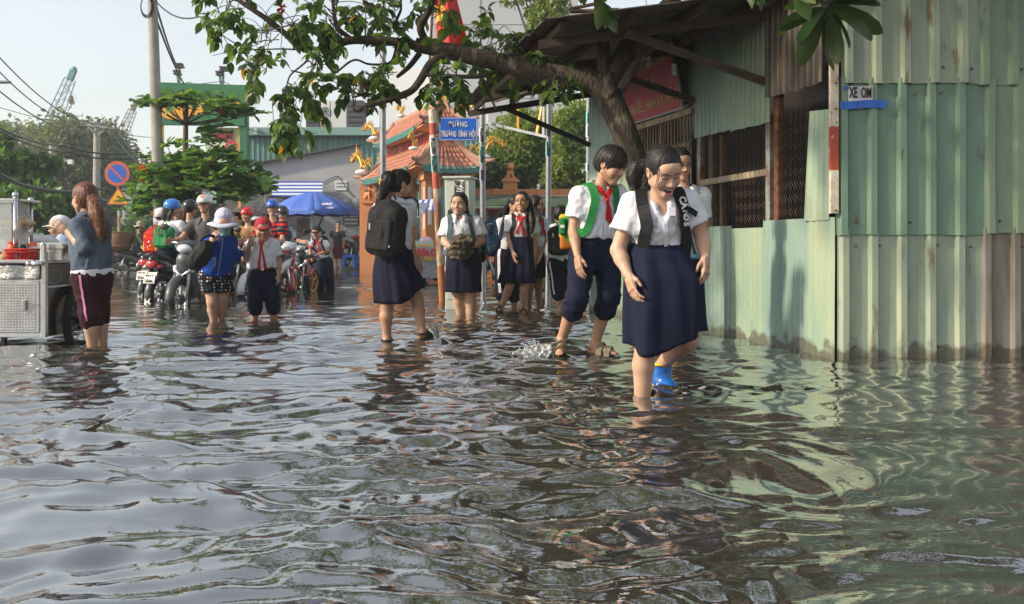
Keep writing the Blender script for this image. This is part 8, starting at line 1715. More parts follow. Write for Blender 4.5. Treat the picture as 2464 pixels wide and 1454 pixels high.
c = person('woman in white sun hat, face mask, royal blue jacket and polka dot shorts', 10.9,
 dict(pelvis=(520, 655, 0), neck=(533, 568, -.02), shL=(506, 583, -.05), shR=(556, 581, .05), elL=(489, 612, -.10), wrL=(509, 580, -.20), elR=(560, 622, .08), wrR=(584, 606, .18), hpL=(504, 668, 0), hpR=(536, 668, .04), knL=(511, 728, -.04), anL=(516, 785, .02), knR=(538, 722, .06), anR=(528, 785, .12)),
 (538, 543, -.03, 22, 8, 0, 1.02), yaw=22, s=1.55, fat=1.08, skin=2, eye=.5, hands=dict(L=dict(dir=(.5, -.2, .8), curl=1.0, palm=(.4, .8, -.2), thumb=(.6, -.5, .5))))
shirt(c, M['royal'], sleeve=.92, hem=-.10, long_sleeve=True, loose=.026, puff=.012, name='jacket', wrinkle=.007, vneck=False, cuff_r=.04); collar(c, M['royal'])
p, N = snap_path(c.sb, [c.J['neck'] + c.fw * .12, c.chest + c.fw * .2, c.waist + c.fw * .2, c.hem + c.fw * .2], .003); mb = MB(); ribbon(mb, p, .010, .003, N); obj('zip', mb, M['plastic_grey'], c.t)
p, N = snap_path(c.sb, [P(514, 620, 10.6), P(511, 650, 10.6)], .003); mb = MB(); ribbon(mb, p, .022, .003, N); obj('pocket_trim', mb, M['plastic_grey'], c.t)
M['hat_lilac'] = pm('hat_lilac', (0.62, 0.63, 0.72), (0.48, 0.50, 0.62), 120, 0.9); brim_hat(c, M['hat_lilac'], .165); mask(c, pm('mask_teal', (0.22, 0.50, 0.52), rough=0.8)); hair_obj(c, 'long', tail=[([c.H((-.03, .08, .0)), P(520, 556, 10.85), P(512, 575, 10.85)], [.05, .05, .02])])
pants(c, dots('polka', (0.008, 0.008, 0.012), (0.75, 0.75, 0.75), 30, .30), cuff=.62, loose=.022, name='shorts', flare=1.12, waist=.1)
o = thing('shoulder_bag', 'black bag slung over the shoulder of the woman in blue', 'bag', P(485, 610, 10.7)); S = SDF(); S.ell(P(484, 614, 10.62), (.095, .08, .17), R=Ry(.5), k=.04); S.ell(P(472, 628, 10.62), (.08, .07, .10), k=.04); sdf_obj('bag', S, .012, M['black_cloth'], o, wrinkle=.02, wfreq=12); mb = MB(); mb.tube(smooth_path([P(470, 600, 10.6), P(490, 572, 10.62), P(512, 568, 10.66), P(519, 577, 10.7)], 4), .016, 6); obj('strap', mb, M['black_cloth'], o, smooth=True)
mb = MB(); mb.tube([P(455, 630, 10.6), P(464, 646, 10.6), P(474, 655, 10.62)], .008, 5); obj('strap', mb, M['black_cloth'], o)
c = person('chubby boy in red cap, white shirt and red scarf beside the woman in blue', 11.2,
 dict(pelvis=(634, 655, .02), neck=(630, 580, 0), shL=(606, 590, -.02), shR=(659, 590, .03), elL=(590, 622, -.06), wrL=(600, 592, -.20), elR=(670, 630, .04), wrR=(670, 662, .0), hpL=(616, 668, 0), hpR=(652, 668, .03), knL=(614, 715, -.06), anL=(612, 782, .02), knR=(655, 715, -.02), anR=(660, 780, .06)),
 (634, 553, -.02, 14, 8, -3, 1.04), yaw=8, s=1.36, fat=1.24, skin=0, eye=.4, hands=dict(L=dict(dir=(.35, -.2, .9), curl=.75, palm=(.5, .7, .2), thumb=(.6, -.4, .3)), R=dict(dir=(0, -.15, -1), curl=.4)))
shirt(c, M['shirt'], sleeve=.68, hem=.12, flare=.078, puff=.012, loose=.018, wrinkle=.010); collar(c, M['shirt']); placket(c, M['shirt'], 4); scarf(c, long=.34, w=.03, knot=.05, spread=.03)
M['cap_red'] = cloth('cap_red', (0.40, 0.03, 0.045)); o = cap_hat(c, M['cap_red']); mb = MB(); q = c.H((.0, -.092, .072)); mb.box(q, (.025, .006, .02)); obj('badge', mb, M['black'], o); hair_obj(c, 'under')
pants(c, M['navy'], cuff=1.42, rolled=True, loose=.012, wrinkle=.006, waist=.18, seat=.0)
mb = MB(); ec = lerp(c.J['pelvis'], c.J['neck'], .13); mb.tube([ec + (c.rt * math.cos(a) + c.fw * .82 * math.sin(a)) * (c.rw + .022) for a in np.linspace(0, 6.28, 25)[:-1]], .013, 6, closed=True); obj('belt', mb, pm('belt', (0.05, 0.02, 0.015), rough=.4), c.t); mb = MB(); mb.box(ec + c.fw * (c.rw * .82 + .034), (.03, .01, .03)); obj('buckle', mb, M['steel'], c.t)
c = person('small boy in dark cap and red scarf pushing a child bicycle', 19.0,
 dict(pelvis=(780, 628, 0), neck=(767, 578, -.05), shL=(751, 586, -.08), shR=(784, 585, .02), elL=(746, 606, -.12), wrL=(748, 620, -.3), elR=(790, 603, -.05), wrR=(758, 616, -.22), knL=(773, 663, -.05), anL=(772, 710, 0), knR=(793, 663, .05), anR=(798, 710, .1)),
 (762, 561, -.06, -12, 8, 0, 1.03), yaw=-20, s=1.28, skin=1, eye=.4); shirt(c, M['shirt'], hem=.1, sleeve=.66); collar(c, M['shirt']); scarf(c, long=.16); cap_hat(c, cloth('cap_black', (0.02, 0.024, 0.03))); hair_obj(c, 'under'); pants(c, M['navy'], cuff=1.85, loose=.022)
backpack('dark backpack on the small boy pushing the bicycle', c.chest - c.fw * .18, (.26, .14, .34), -c.fw, c.up, M['black_cloth'], ctx=c, straps=std_straps(c, .04), strap_mat=M['black_cloth'])
c = person('man in dark tee shirt and maroon shorts leaning by the grey house', 34,
 dict(pelvis=(813, 598, 0), neck=(812, 555, 0), shL=(798, 560, 0), shR=(826, 560, 0), elL=(796, 578, 0), wrL=(797, 596, -.1), elR=(828, 578, 0), wrR=(824, 598, 0), knL=(808, 625, 0), anL=(808, 648, 0), knR=(820, 625, 0), anR=(820, 648, 0)), (814, 543, 0, 10, 5, 0), s=1.6, skin=1); shirt(c, M['dark_tee'], hem=.02, vneck=False); pants(c, M['dark_red_cloth'], cuff=.9); hair_obj(c, 'crop')
c = person('person in shorts sitting on a blue stool by the orange wall', 34,
 dict(pelvis=(884, 622, 0), neck=(892, 588, 0), shL=(882, 592, 0), shR=(902, 592, .1), elL=(880, 605, -.1), wrL=(872, 612, -.2), elR=(902, 606, 0), wrR=(884, 612, -.1), knL=(866, 612, -.15), anL=(874, 638, -.15), knR=(872, 610, .05), anR=(878, 636, 0)), (893, 574, 0, -60, 5, 0), yaw=-60, s=1.6, skin=1); shirt(c, M['light_blue_cloth'], hem=.02, vneck=False); pants(c, M['dark_tee'], cuff=.85); hair_obj(c, 'crop')
# ---------------------------------------------------------------- bikes and their riders
M['helmet_white'] = pm('helmet_white', (0.70, 0.68, 0.64), rough=.2, coat=.5); M['helmet_blue'] = pm('helmet_blue', (0.02, 0.17, 0.58), rough=.18, coat=.5); M['helmet_royal'] = pm('helmet_royal', (0.015, 0.09, 0.50), rough=.18, coat=.5); M['helmet_red'] = pm('helmet_red', (0.58, 0.015, 0.012), rough=.18, coat=.5); M['helmet_gold'] = pm('helmet_gold', (0.50, 0.30, 0.07), rough=.25, coat=.5); M['helmet_black'] = pm('helmet_black', (0.015, 0.015, 0.017), rough=.3, coat=.4); M['visor'] = pm('visor', (0.012, 0.013, 0.016), rough=.1, spec=.8); M['stripe_rust'] = pm('stripe_rust', (0.45, 0.18, 0.10), rough=.4)
t, c, hd = bike_at('dark grey scooter with chrome chevron facing the camera beside the woman in blue', 432, 737, 0, (-.13, -.99), body='bike_grey', front='scooter', scale=1.0)
p = rider('man in grey polo and white striped helmet riding the dark grey scooter', c, hd, headyaw=-6, skin=1, s=1.03, lean=.0); shirt(p, M['grey_tee'], hem=.0, sleeve=.6, wrinkle=.006); collar(p, M['grey_tee']); pants(p, M['navy_dark'], cuff=1.5); hair_obj(p, 'under'); helmet(p, M['helmet_white'], M['visor'], [(-.022, M['stripe_rust']), (.022, M['stripe_rust']), (0, M['stripe_rust'])])
t, c, hd = bike_at('black motorbike with red tail lamp and plate, leftmost of the two seen from behind', 366, 712, 0, (.28, .96), body='bike_black', plate=('52-X1', '3736'), wheel='rear')
p = rider('child in white helmet riding pillion with a red backpack', c, hd, sit=-.46, s=.80, hands=False, pillion=True, skin=1, headyaw=120); shirt(p, M['dark_tee'], hem=.0, vneck=False); pants(p, M['navy'], cuff=1.5); hair_obj(p, 'under'); helmet(p, pm('helmet_pearl', (0.74, 0.72, 0.72), rough=.2, coat=.5)); S = SDF()
q = p.H((.02, .13, .06)); mb = MB(); mb.sphere(p.H((-.02, .125, .045)), (.035, .02, .03), 8, 6); obj('helmet_print', mb, pm('print_pink', (0.55, 0.10, 0.14), rough=.4), p.t)
M['bag_red'] = cloth('bag_red', (0.50, 0.02, 0.015)); b = backpack('red and yellow school backpack on the child in white helmet', p.chest - hd * .17 - V3(0, 0, .12), (.32, .18, .44), -hd + V3(-.15, -.2, 0), V3(0, 0, 1), M['bag_red'], ctx=p)
bc = p.chest - hd * .17 - V3(0, 0, .12); o_ = nrm(-hd + V3(-.15, -.2, 0)); x_ = np.cross(o_, V3(0, 0, 1)); x_ = nrm(x_)
for s in (-1, 1): S = SDF(); S.cap(bc + o_ * .085 + x_ * s * .095 + V3(0, 0, .06), bc + o_ * .09 + x_ * s * .105 - V3(0, 0, .14), .025, .042, k=.01, flat=o_, fs=.5); sdf_obj('yellow_panel', S, .011, M['bag_yellow'], b)
for dx, dz, r_, m in ((0, -.02, .018, 'white_paint'), (-.03, -.08, .016, 'bag_yellow'), (.02, -.10, .012, 'white_paint'), (.0, -.14, .014, 'bag_yellow')): mb = MB(); mb.lathe([(r_, 0), (r_, .004)], bc + o_ * .122 + x_ * dx + V3(0, 0, dz), o_, 10); obj('print', mb, M[m], b)
p = rider('driver in gold helmet hidden in front of the child with the red backpack', c, hd, sit=-.02, s=1.0, skin=1, headyaw=130); shirt(p, M['olive_cloth'], hem=0, vneck=False); pants(p, M['navy_dark'], cuff=1.6); hair_obj(p, 'under'); helmet(p, M['helmet_gold'])
t, c, hd = bike_at('black motorbike with long mudguard and white plate in front of the other seen from behind', 388, 724, 0, (.32, .947), body='bike_black', plate=('59-L2', '218.06'), wheel='rear')
p = rider('girl in blue and white helmet riding pillion with a green satchel', c, hd, sit=-.46, s=.90, hands=False, pillion=True, skin=1, headyaw=100); shirt(p, M['shirt'], hem=.0, vneck=False); pants(p, M['navy'], cuff=1.5); hair_obj(p, 'long', tail=[([p.H((0, .08, 0)), p.H((0, .11, -.14))], [.06, .05])]); helmet(p, M['helmet_blue'], None, [(0, M['white_paint']), (.013, M['white_paint']), (-.013, M['white_paint'])])
b = backpack('green school satchel with yellow base on the girl in blue helmet', p.chest - hd * .16 - V3(0, 0, .10), (.34, .13, .36), -hd + V3(-.1, -.25, 0), V3(0, 0, 1), cloth('satchel_green', (0.03, 0.24, 0.08)), ctx=p); bc = p.chest - hd * .16 - V3(0, 0, .10); o_ = nrm(-hd + V3(-.1, -.25, 0)); x_ = nrm(np.cross(o_, V3(0, 0, 1)))
mb = MB(); mb.tube(smooth_path([bc + o_ * .085 + x_ * -.05 + V3(0, 0, .16), bc + o_ * .11 - x_ * .05 + V3(0, 0, .06), bc + o_ * .115 + V3(0, 0, .02), bc + o_ * .11 + x_ * .05 + V3(0, 0, .06), bc + o_ * .085 + x_ * .05 + V3(0, 0, .16)], 4), .010, 6); obj('handle_loop', mb, pm('handle_brown', (0.20, 0.03, 0.03), rough=.6), b, smooth=True)
p = rider('driver in dark jacket in front of the girl with the green satchel', c, hd, sit=-.02, s=1.0, skin=1, headyaw=150, lowface=None); shirt(p, M['dark_tee'], hem=0, vneck=False); pants(p, M['navy_dark'], cuff=1.6); hair_obj(p, 'under'); helmet(p, M['helmet_black'])
t, c, hd = bike_at('red and white motorbike with chrome headlight half hidden behind the boy in the red cap', 600, 716, 0, (-.22, -.97), body='bike_white', accent='bike_red', front='red')
p = rider('man in red and black striped tee and blue helmet on the red and white motorbike', c, hd, headyaw=15, skin=1, s=1.08, lean=-.02); shirt(p, stripes('red_black', (0.50, 0.015, 0.02), (0.012, 0.012, 0.014), .075, .55), hem=.0, sleeve=.7, vneck=False); pants(p, M['navy_dark'], cuff=1.5); hair_obj(p, 'under'); helmet(p, M['helmet_royal'], M['visor'])
t, c, hd = bike_at('red scooter with white edged leg shield right of the boy in the red cap', 694, 706, 0, (.35, -.94), body='bike_red', accent='bike_white', front='red')
p = rider('rider in black helmet and grey patterned shirt on the red scooter', c, hd, headyaw=30, skin=1, s=1.0, pitch=16); shirt(p, dots('checked', (0.06, 0.07, 0.09), (0.28, 0.32, 0.36), 34, .35), hem=.0, sleeve=.8); pants(p, stripes('plaid', (0.16, 0.20, 0.32), (0.42, 0.45, 0.52), .06, .5, axis=0), cuff=1.1); hair_obj(p, 'under'); helmet(p, M['helmet_black'], M['visor'])
t, c, hd = bike_at('older motorbike with chrome headlight and windscreen behind the child bicycle', 716, 694, 0, (-.15, -.99), body='bike_black', front='scooter', accent=None)
Jc = V3((603 - CX) / FPX * 18.0, 18.0, 0); t = motorbike('dark motorbike standing behind the striped rider with two people', Jc, nrm(V3(-.3, -.95, 0)), body='bike_black', front='plain')
p = rider('small rider in plain red helmet and tan shirt left of the striped man', Jc + V3(-.10, 0, .0), nrm(V3(-.3, -.95, 0)), headyaw=-25, s=.96, skin=1); shirt(p, M['tan_cloth'], hem=0, vneck=False); pants(p, M['navy_dark'], cuff=1.5); helmet(p, M['helmet_red']); hair_obj(p, 'under')
p = person('person in bright green tee standing behind the woman in blue', 19.5, dict(pelvis=(570, 640, 0), neck=(574, 552, 0), shL=(556, 564, 0), shR=(592, 564, 0), elL=(553, 595, 0), wrL=(556, 618, -.2), elR=(594, 595, 0), wrR=(592, 620, -.2), knL=(564, 680, 0), anL=(564, 720, 0), knR=(580, 680, 0), anR=(580, 720, 0)), (574, 530, 0, -30, 5, 0), s=1.6, skin=1); shirt(p, M['green_cloth'], hem=0, vneck=False); pants(p, M['navy_dark'], cuff=1.5); hair_obj(p, 'crop')
p = person('person in white face mask between the sun hat and the green tee', 20.5, dict(pelvis=(548, 640, 0), neck=(548, 560, 0), shL=(532, 572, 0), shR=(563, 572, 0), elL=(530, 600, 0), wrL=(534, 620, -.2), elR=(565, 600, 0), wrR=(562, 620, -.2), knL=(542, 680, 0), anL=(542, 715, 0), knR=(555, 680, 0), anR=(555, 715, 0)), (546, 538, 0, 10, 5, 0), s=1.55, skin=1); shirt(p, M['grey_tee'], hem=0, vneck=False); pants(p, M['navy_dark'], cuff=1.5); hair_obj(p, 'crop'); mask(p, M['white_paint'])
Y = 30.0; bc = V3((343 - CX) / FPX * Y, Y, 0); hd = nrm(V3(1, .15, 0)); t = motorbike('old black motorbike carrying a big woven basket beyond the traffic sign', bc, hd, body='bike_black', front='plain', depth=.16)
bs = thing('woven_basket', 'big brown woven basket tied behind the rider in sun hat', 'basket', bc - hd * .55 + V3(0, 0, .70)); M['wicker'] = pm('wicker', (0.26, 0.14, 0.06), (0.13, 0.07, 0.03), 30, .8, bump=.6, bscale=40, stretch=(1, 1, 3)); cc = bc - hd * .62 + V3(0, 0, .68)
mb = MB(); mb.lathe([(.26, 0), (.33, .15), (.37, .35), (.38, .52), (.36, .53), (.35, .35)], cc, n=20); obj('basket', mb, M['wicker'], bs, smooth=True)
for z in (.12, .30, .50): mb = MB(); mb.tube([cc + V3(math.cos(a), math.sin(a), 0) * (.31 + .13 * z) + V3(0, 0, z) for a in np.linspace(0, 6.28, 21)[:-1]], .018, 5, closed=True); obj('hoop', mb, M['wicker'], bs, smooth=True)
p = rider('rider in beige sun hat and olive shirt on the motorbike with the basket', bc, hd, Y=30, skin=1, s=.98); shirt(p, M['olive_cloth'], hem=-.05, long_sleeve=True, sleeve=.9); pants(p, M['dark_tee'], cuff=1.7); hair_obj(p, 'under'); brim_hat(p, cloth('hat_beige', (0.42, 0.36, 0.27)), .15)
p = person('person with dark hair in pale blue top behind the basket motorbike', 33, dict(pelvis=(372, 630, 0), neck=(372, 565, 0), shL=(360, 572, 0), shR=(386, 572, 0), elL=(358, 590, 0), wrL=(356, 604, -.1), elR=(388, 590, 0), wrR=(386, 606, 0), knL=(368, 650, 0), anL=(368, 670, 0), knR=(378, 650, 0), anR=(378, 670, 0)), (368, 551, 0, -40, 8, 0), s=1.6, skin=1); shirt(p, M['light_blue_cloth'], hem=0, vneck=False); pants(p, M['dark_tee'], cuff=1.7); hair_obj(p, 'crop')
motorbike('dark red motorbike parked behind the man in dark tee', V3(P(848, 0, 35)[0], 35.0, 0), nrm(V3(.15, 1, 0)), body='bike_black', accent='bike_red', front='red', depth=-.10, plate=None)
t, c, hd = bike_at('black motorbike with silver grab rail and red stripe parked behind the rusty pole', 1048, 684, 0, (1, .12), body='bike_black', accent='bike_red', front='red', wheel='rear', depth=.15)
t, c, hd = bike_at('grey and white scooter between the grey pole and the long haired girl', 1290, 690, 0, (-.55, -.83), body='bike_grey', accent='bike_white', front='scooter')
Y = 18.0; cb = thing('child_bicycle', 'small red child bicycle with orange grips pushed by the capped boy', 'bicycle', ((728 - CX) / FPX * Y, Y, -.05), rz=math.atan2(-.96, -.28)); L = dict(local=True)
def bw(name, x):
 mb = MB(); mb.tube([(x + .20 * math.cos(a), 0, .22 + .20 * math.sin(a)) for a in np.linspace(0, 6.2832, 29)[:-1]], .026, 7, closed=True); o = obj(name, mb, M['tyre'], cb, smooth=True, local=True); mb = MB(); mb.tube([(x + .172 * math.cos(a), 0, .22 + .172 * math.sin(a)) for a in np.linspace(0, 6.2832, 25)[:-1]], .012, 6, closed=True); obj('rim', mb, M['yellow'], o, smooth=True)
 for k in range(5): a = k * 1.2566; mb = MB(); mb.bar((x, 0, .22), (x + .17 * math.cos(a), 0, .22 + .17 * math.sin(a)), .018, .012); obj('spoke', mb, M['yellow'], o)
bw('front_wheel', .38); bw('rear_wheel', -.38)
for s in (-1, 1): mb = MB(); mb.tube([(.38, s * .055, .22), (.33, s * .045, .52)], .022, 7); obj('fork', mb, M['bike_red'], cb, smooth=True, local=True)
fender(cb, 'front_fender', .38, .235, .4, 2.6, .035, M['chrome'], .22); fender(cb, 'rear_fender', -.38, .235, .5, 2.8, .035, M['bike_red'], .22)
mb = MB(); mb.tube([(.33, 0, .52), (.29, 0, .74)], .024, 8); obj('head_tube', mb, M['bike_red'], cb, smooth=True, local=True); mb = MB(); mb.tube([(.31, 0, .60), (.05, 0, .34), (-.15, 0, .34), (-.22, 0, .62)], .020, 8); mb.tube([(-.15, 0, .34), (-.38, 0, .22)], .014, 6); obj('frame', mb, M['bike_red'], cb, smooth=True, local=True)
mb = MB(); mb.tube(smooth_path([(.20, -.27, .84), (.27, -.15, .84), (.29, 0, .76), (.27, .15, .84), (.20, .27, .84)], 4), .011, 6); hb = obj('handlebar', mb, M['chrome'], cb, smooth=True, local=True); M['grip_orange'] = pm('grip_orange', (0.72, 0.16, 0.06), rough=.5)
for s in (-1, 1): mb = MB(); mb.tube([(.24, s * .20, .842), (.19, s * .30, .84)], .018, 7); obj('grip', mb, M['grip_orange'], hb)
mb = MB(); mb.tube(smooth_path([(.27, .14, .84), (.38, .10, .90), (.42, 0, .75), (.36, -.03, .55)], 5), .004, 5); obj('brake_cable', mb, M['black'], cb, local=True); S = SDF(); S.cap((-.14, 0, .66), (-.32, 0, .67), .035, .06, flat=(0, 0, 1), fs=.6); sdf_obj('saddle', S, .010, M['seat'], cb, local=True)
for s in (-1, 1): mb = MB(); mb.tube([(-.05, s * .06, .30), (-.02, s * .13, .24)], .012, 6); mb.box((-.02, s * .16, .24), (.09, .06, .02)); obj('pedal', mb, M['black'], cb, local=True)
# ---------------------------------------------------------------- stainless food cart
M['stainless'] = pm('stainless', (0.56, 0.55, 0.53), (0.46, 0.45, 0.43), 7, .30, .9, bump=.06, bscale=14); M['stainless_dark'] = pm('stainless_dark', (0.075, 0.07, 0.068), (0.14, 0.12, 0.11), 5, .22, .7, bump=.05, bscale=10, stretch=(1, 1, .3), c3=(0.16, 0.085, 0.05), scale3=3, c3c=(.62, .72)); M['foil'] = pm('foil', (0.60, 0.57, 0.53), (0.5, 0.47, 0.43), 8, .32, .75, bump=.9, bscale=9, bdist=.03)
M['red_plastic'] = pm('red_plastic', (0.58, 0.018, 0.012), rough=.35); M['orange_plastic'] = pm('orange_plastic', (0.65, 0.12, 0.03), rough=.4); M['case_glass'] = pm('case_glass', (0.80, 0.84, 0.84), rough=.05, alpha=.30, spec=.6); M['clear_plastic'] = pm('clear_plastic', (0.75, 0.77, 0.78), rough=.25, alpha=.55)
Yc = 8.3; kc = Yc / FPX; xr = P(110, 0, Yc)[0]; ct = thing('food_cart', 'stainless steel street food cart with glass case standing in the water', 'food cart', (xr - .45, Yc + .4, -.1))
def zc(py): return P(0, py, Yc)[2]
def xc(px): return P(px, 0, Yc)[0]
dep = .80; xl = xc(-290); zb, z1, z2 = zc(812), zc(660), zc(630)
def cb_(name, x0, x1, y0, y1, z0, z1, m, bev=.004): mb = MB(); mb.box(((x0 + x1) / 2, (y0 + y1) / 2, (z0 + z1) / 2), (x1 - x0, y1 - y0, z1 - z0)); return obj(name, mb, m, ct, bevel=bev)
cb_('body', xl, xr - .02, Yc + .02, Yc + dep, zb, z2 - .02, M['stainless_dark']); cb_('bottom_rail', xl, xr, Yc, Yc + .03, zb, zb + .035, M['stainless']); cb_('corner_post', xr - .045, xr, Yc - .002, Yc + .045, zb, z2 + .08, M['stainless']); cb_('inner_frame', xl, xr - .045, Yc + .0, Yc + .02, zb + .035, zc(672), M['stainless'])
cb_('counter', xl, xr + .01, Yc - .03, Yc + dep + .02, zc(634), zc(626), M['stainless']); cb_('door_frame', xc(-140), xc(95), Yc - .008, Yc + .0, zc(800), zc(677), M['stainless'])
mb = MB(); x0, x1, za, zz = xc(-138), xc(88), zc(796), zc(682); nx = int((x1 - x0) / .0235); nz = int((zz - za) / .0200); dx = (x1 - x0) / nx; dz = (zz - za) / nz
for i in range(nx):
 for j in range(nz):
  cx_, cz_ = x0 + (i + .5) * dx, za + (j + .5) * dz; a = .46
  mb.add([(cx_ - dx * a, Yc - .010, cz_ - dz * a), (cx_ + dx * a, Yc - .010, cz_ - dz * a), (cx_ + dx * a, Yc - .010, cz_ + dz * a), (cx_ - dx * a, Yc - .010, cz_ + dz * a), (cx_, Yc - .0165, cz_ + dz * .05)], [(0, 1, 4), (1, 2, 4), (2, 3, 4), (3, 0, 4)])
obj('embossed_pattern', mb, M['stainless'], ct, kind='stuff'); cb_('door', x0, x1, Yc - .0105, Yc - .007, za, zz, M['stainless'], 0)
cb_('handle', xc(59), xc(66), Yc - .04, Yc - .012, zc(748), zc(722), M['chrome']); mb = MB(); mb.bar((xc(78), Yc - .02, zc(733)), (xc(95), Yc - .02, zc(735)), .012); obj('latch', mb, M['chrome'], ct)
mb = MB(); mb.slab(np.array([[(x, Yc - .012 - .012 * math.sin(x * 31) - .004 * math.sin(x * 83 + z * 60), z) for x in np.linspace(xl, xr - .04, 70)] for z in np.linspace(zc(672), zc(637), 6)]), .002); obj('foil_skirt', mb, M['foil'], ct, smooth=True)
cb_('tray_rail', xl, xc(88), Yc - .05, Yc - .03, zc(632), zc(625), M['stainless'])
mb = MB(); mb.tube([(xc(78), Yc - .05, zc(634)), (xr + .0, Yc - .05, zc(633))], .016, 10); mb.sphere((xc(76), Yc - .05, zc(634)), .024, 10, 8); obj('push_handle', mb, M['chrome'], ct, smooth=True)
cb_('side_post', xc(98), xc(108), Yc - .01, Yc + .03, zc(640), zc(588), M['stainless']); mb = MB(); mb.sphere((xc(103), Yc + .01, zc(588)), .022, 10, 8); obj('post_cap', mb, M['chrome'], ct, smooth=True)
cb_('side_trim', xr - .02, xr - .005, Yc + .02, Yc + dep, zc(695), zc(690), M['stainless']); cb_('foot', xc(-6), xc(4), Yc + .05, Yc + .10, -.15, zb, M['black'])
zt = zc(474)
for px, y_, zt_ in ((37, Yc + .05, zc(472)), (74, Yc + .42, zc(480))):
 X = P(px, 0, y_)[0]; mb = MB(); mb.cyl((X, y_, z2), (X, y_, zt_), .0185, n=12); obj('case_post', mb, M['chrome'], ct, smooth=True); mb = MB(); mb.sphere((X, y_, zt_ + .012), .026, 12, 8); obj('post_knob', mb, M['chrome'], ct, smooth=True)
Xa, Xb = P(37, 0, Yc + .05)[0], P(74, 0, Yc + .42)[0]
mb = MB(); mb.bar((Xa, Yc + .05, zc(481)), (Xb, Yc + .42, zc(487) + .02), .02, .03); obj('case_rail', mb, pm('copper_rail', (0.22, 0.13, 0.09), rough=.4, metal=.5), ct); mb = MB(); mb.bar((xl, Yc + .05, zc(484)), (Xa, Yc + .05, zc(482)), .02, .03); obj('case_rail', mb, M['stainless'], ct)
cb_('case_glass', xl, Xa - .03, Yc + .045, Yc + .051, z2, zc(485), M['case_glass'], 0); mb = MB(); mb.slab(np.array([[(Xa + .01, Yc + .08, z2), (Xb, Yc + .39, z2)], [(Xa + .01, Yc + .08, zc(489)), (Xb, Yc + .39, zc(489))]]), .006); obj('case_glass', mb, M['case_glass'], ct)
cb_('case_roof', xl, Xa, Yc + .03, Yc + .5, zc(483), zc(477), M['stainless']); cb_('case_shelf', xl, Xb - .03, Yc + .09, Yc + .42, zc(550), zc(546), M['case_glass'], 0); cb_('case_back', xl, Xb, Yc + .44, Yc + .45, z2, zc(487), M['case_glass'], 0)
mb = MB(); mb.sphere((P(63, 550, Yc + .42)[0], Yc + .40, P(0, 550, Yc + .42)[2]), (.026, .02, .02), 10, 6); obj('reflector', mb, M['lamp_amber'], ct, smooth=True)
S = SDF()
for q in range(9): S.ell((xc(-30 + q * 8), Yc + .2 + .03 * (q % 3), zc(536) + .01 * (q % 2)), (.05, .06, .03), k=.02)
f = sdf_obj('bread_pile', S, .010, pm('bread', (0.62, 0.45, 0.22), (0.7, 0.6, 0.4), 12, .8), None, wrinkle=.012); tagit(f, 'pile of pale bread rolls inside the glass case', 'bread')
wx = xr + .045; wy = Yc + .56; r = .31; mb = MB(); mb.tube([(wx, wy + (r - .035) * math.cos(a), .235 + (r - .035) * math.sin(a) - .06) for a in np.linspace(0, 6.2832, 37)[:-1]], .036, 8, closed=True); wo = obj('wheel', mb, M['tyre'], ct, smooth=True)
mb = MB(); mb.tube([(wx, wy + (r - .085) * math.cos(a), .175 + (r - .085) * math.sin(a)) for a in np.linspace(0, 6.2832, 33)[:-1]], .014, 6, closed=True); obj('rim', mb, M['engine'], wo, smooth=True)
for q in range(18): a = q * 2 * math.pi / 18; mb = MB(); mb.tube([(wx + .03 * (-1) ** q, wy + .03 * math.cos(a + .4), .175 + .03 * math.sin(a + .4)), (wx, wy + (r - .09) * math.cos(a), .175 + (r - .09) * math.sin(a))], .003, 4); obj('spoke', mb, M['galv'], wo)
mb = MB(); mb.lathe([(.035, -.05), (.045, 0), (.035, .05)], (wx, wy, .175), (1, 0, 0), 12); obj('hub', mb, M['engine'], wo)
mb = MB(); mb.tube(smooth_path([(xr + .01, Yc + .02, zc(640)), (xr + .05, Yc + .12, zc(655)), (xr + .06, Yc + .16, zc(672)), (xr + .04, Yc + .06, zc(683)), (xr + .01, Yc - .01, zc(676))], 5), .004, 5); obj('loose_wire', mb, M['galv'], ct, smooth=True)
def at(px, py, y): return P(px, py, y)
t = thing('steel_container', 'square steel food container with lid on the cart counter by the woman', 'container', at(138, 628, Yc + .25)); y = Yc + .22
mb = MB(); mb.box(at(136, 612, y), (.195, .24, .11)); obj('lower_box', mb, M['stainless'], t, bevel=.008); mb = MB(); mb.box(at(137, 598, y) + V3(0, 0, .02), (.215, .26, .055)); obj('lid_box', mb, M['stainless'], t, bevel=.008); mb = MB(); mb.tube([at(118, 590, y - .13), at(119, 603, y - .13), at(132, 603, y - .13), at(132, 590, y - .13)], .004, 5); obj('clasp', mb, M['chrome'], t)
t = thing('white_tub', 'large white plastic lid leaning over the cart counter', 'tub', at(100, 585, Yc + .6)); mb = MB(); mb.slab(np.array([[at(lerp(62, 128, u), lerp(563, 566, u) + 4 * math.sin(u * 3), Yc + .62) for u in np.linspace(0, 1, 8)], [at(lerp(58, 150, u), 590, Yc + .50) for u in np.linspace(0, 1, 8)]]), .02); obj('lid', mb, M['white_paint'], t, smooth=True); mb = MB(); mb.box(at(100, 600, Yc + .62), (.26, .2, .10)); obj('tub', mb, M['clear_plastic'], t, bevel=.01)
bk = thing('red_basket', 'red plastic basket with bottles on the front of the cart counter', 'basket', at(42, 632, Yc)); y = Yc + .07; cx_, zb_ = xc(42), zc(632); MBk = MB(); nW = 30; nH = 5
def BK(i, j): a = 2 * math.pi * i / nW; sx = np.sign(math.cos(a)) * abs(math.cos(a)) ** .6; sy = np.sign(math.sin(a)) * abs(math.sin(a)) ** .6; s = lerp(.84, 1.0, j / nH); return V3(cx_ + .122 * s * sx, y + .075 * s * sy, zb_ + .105 * j / nH)
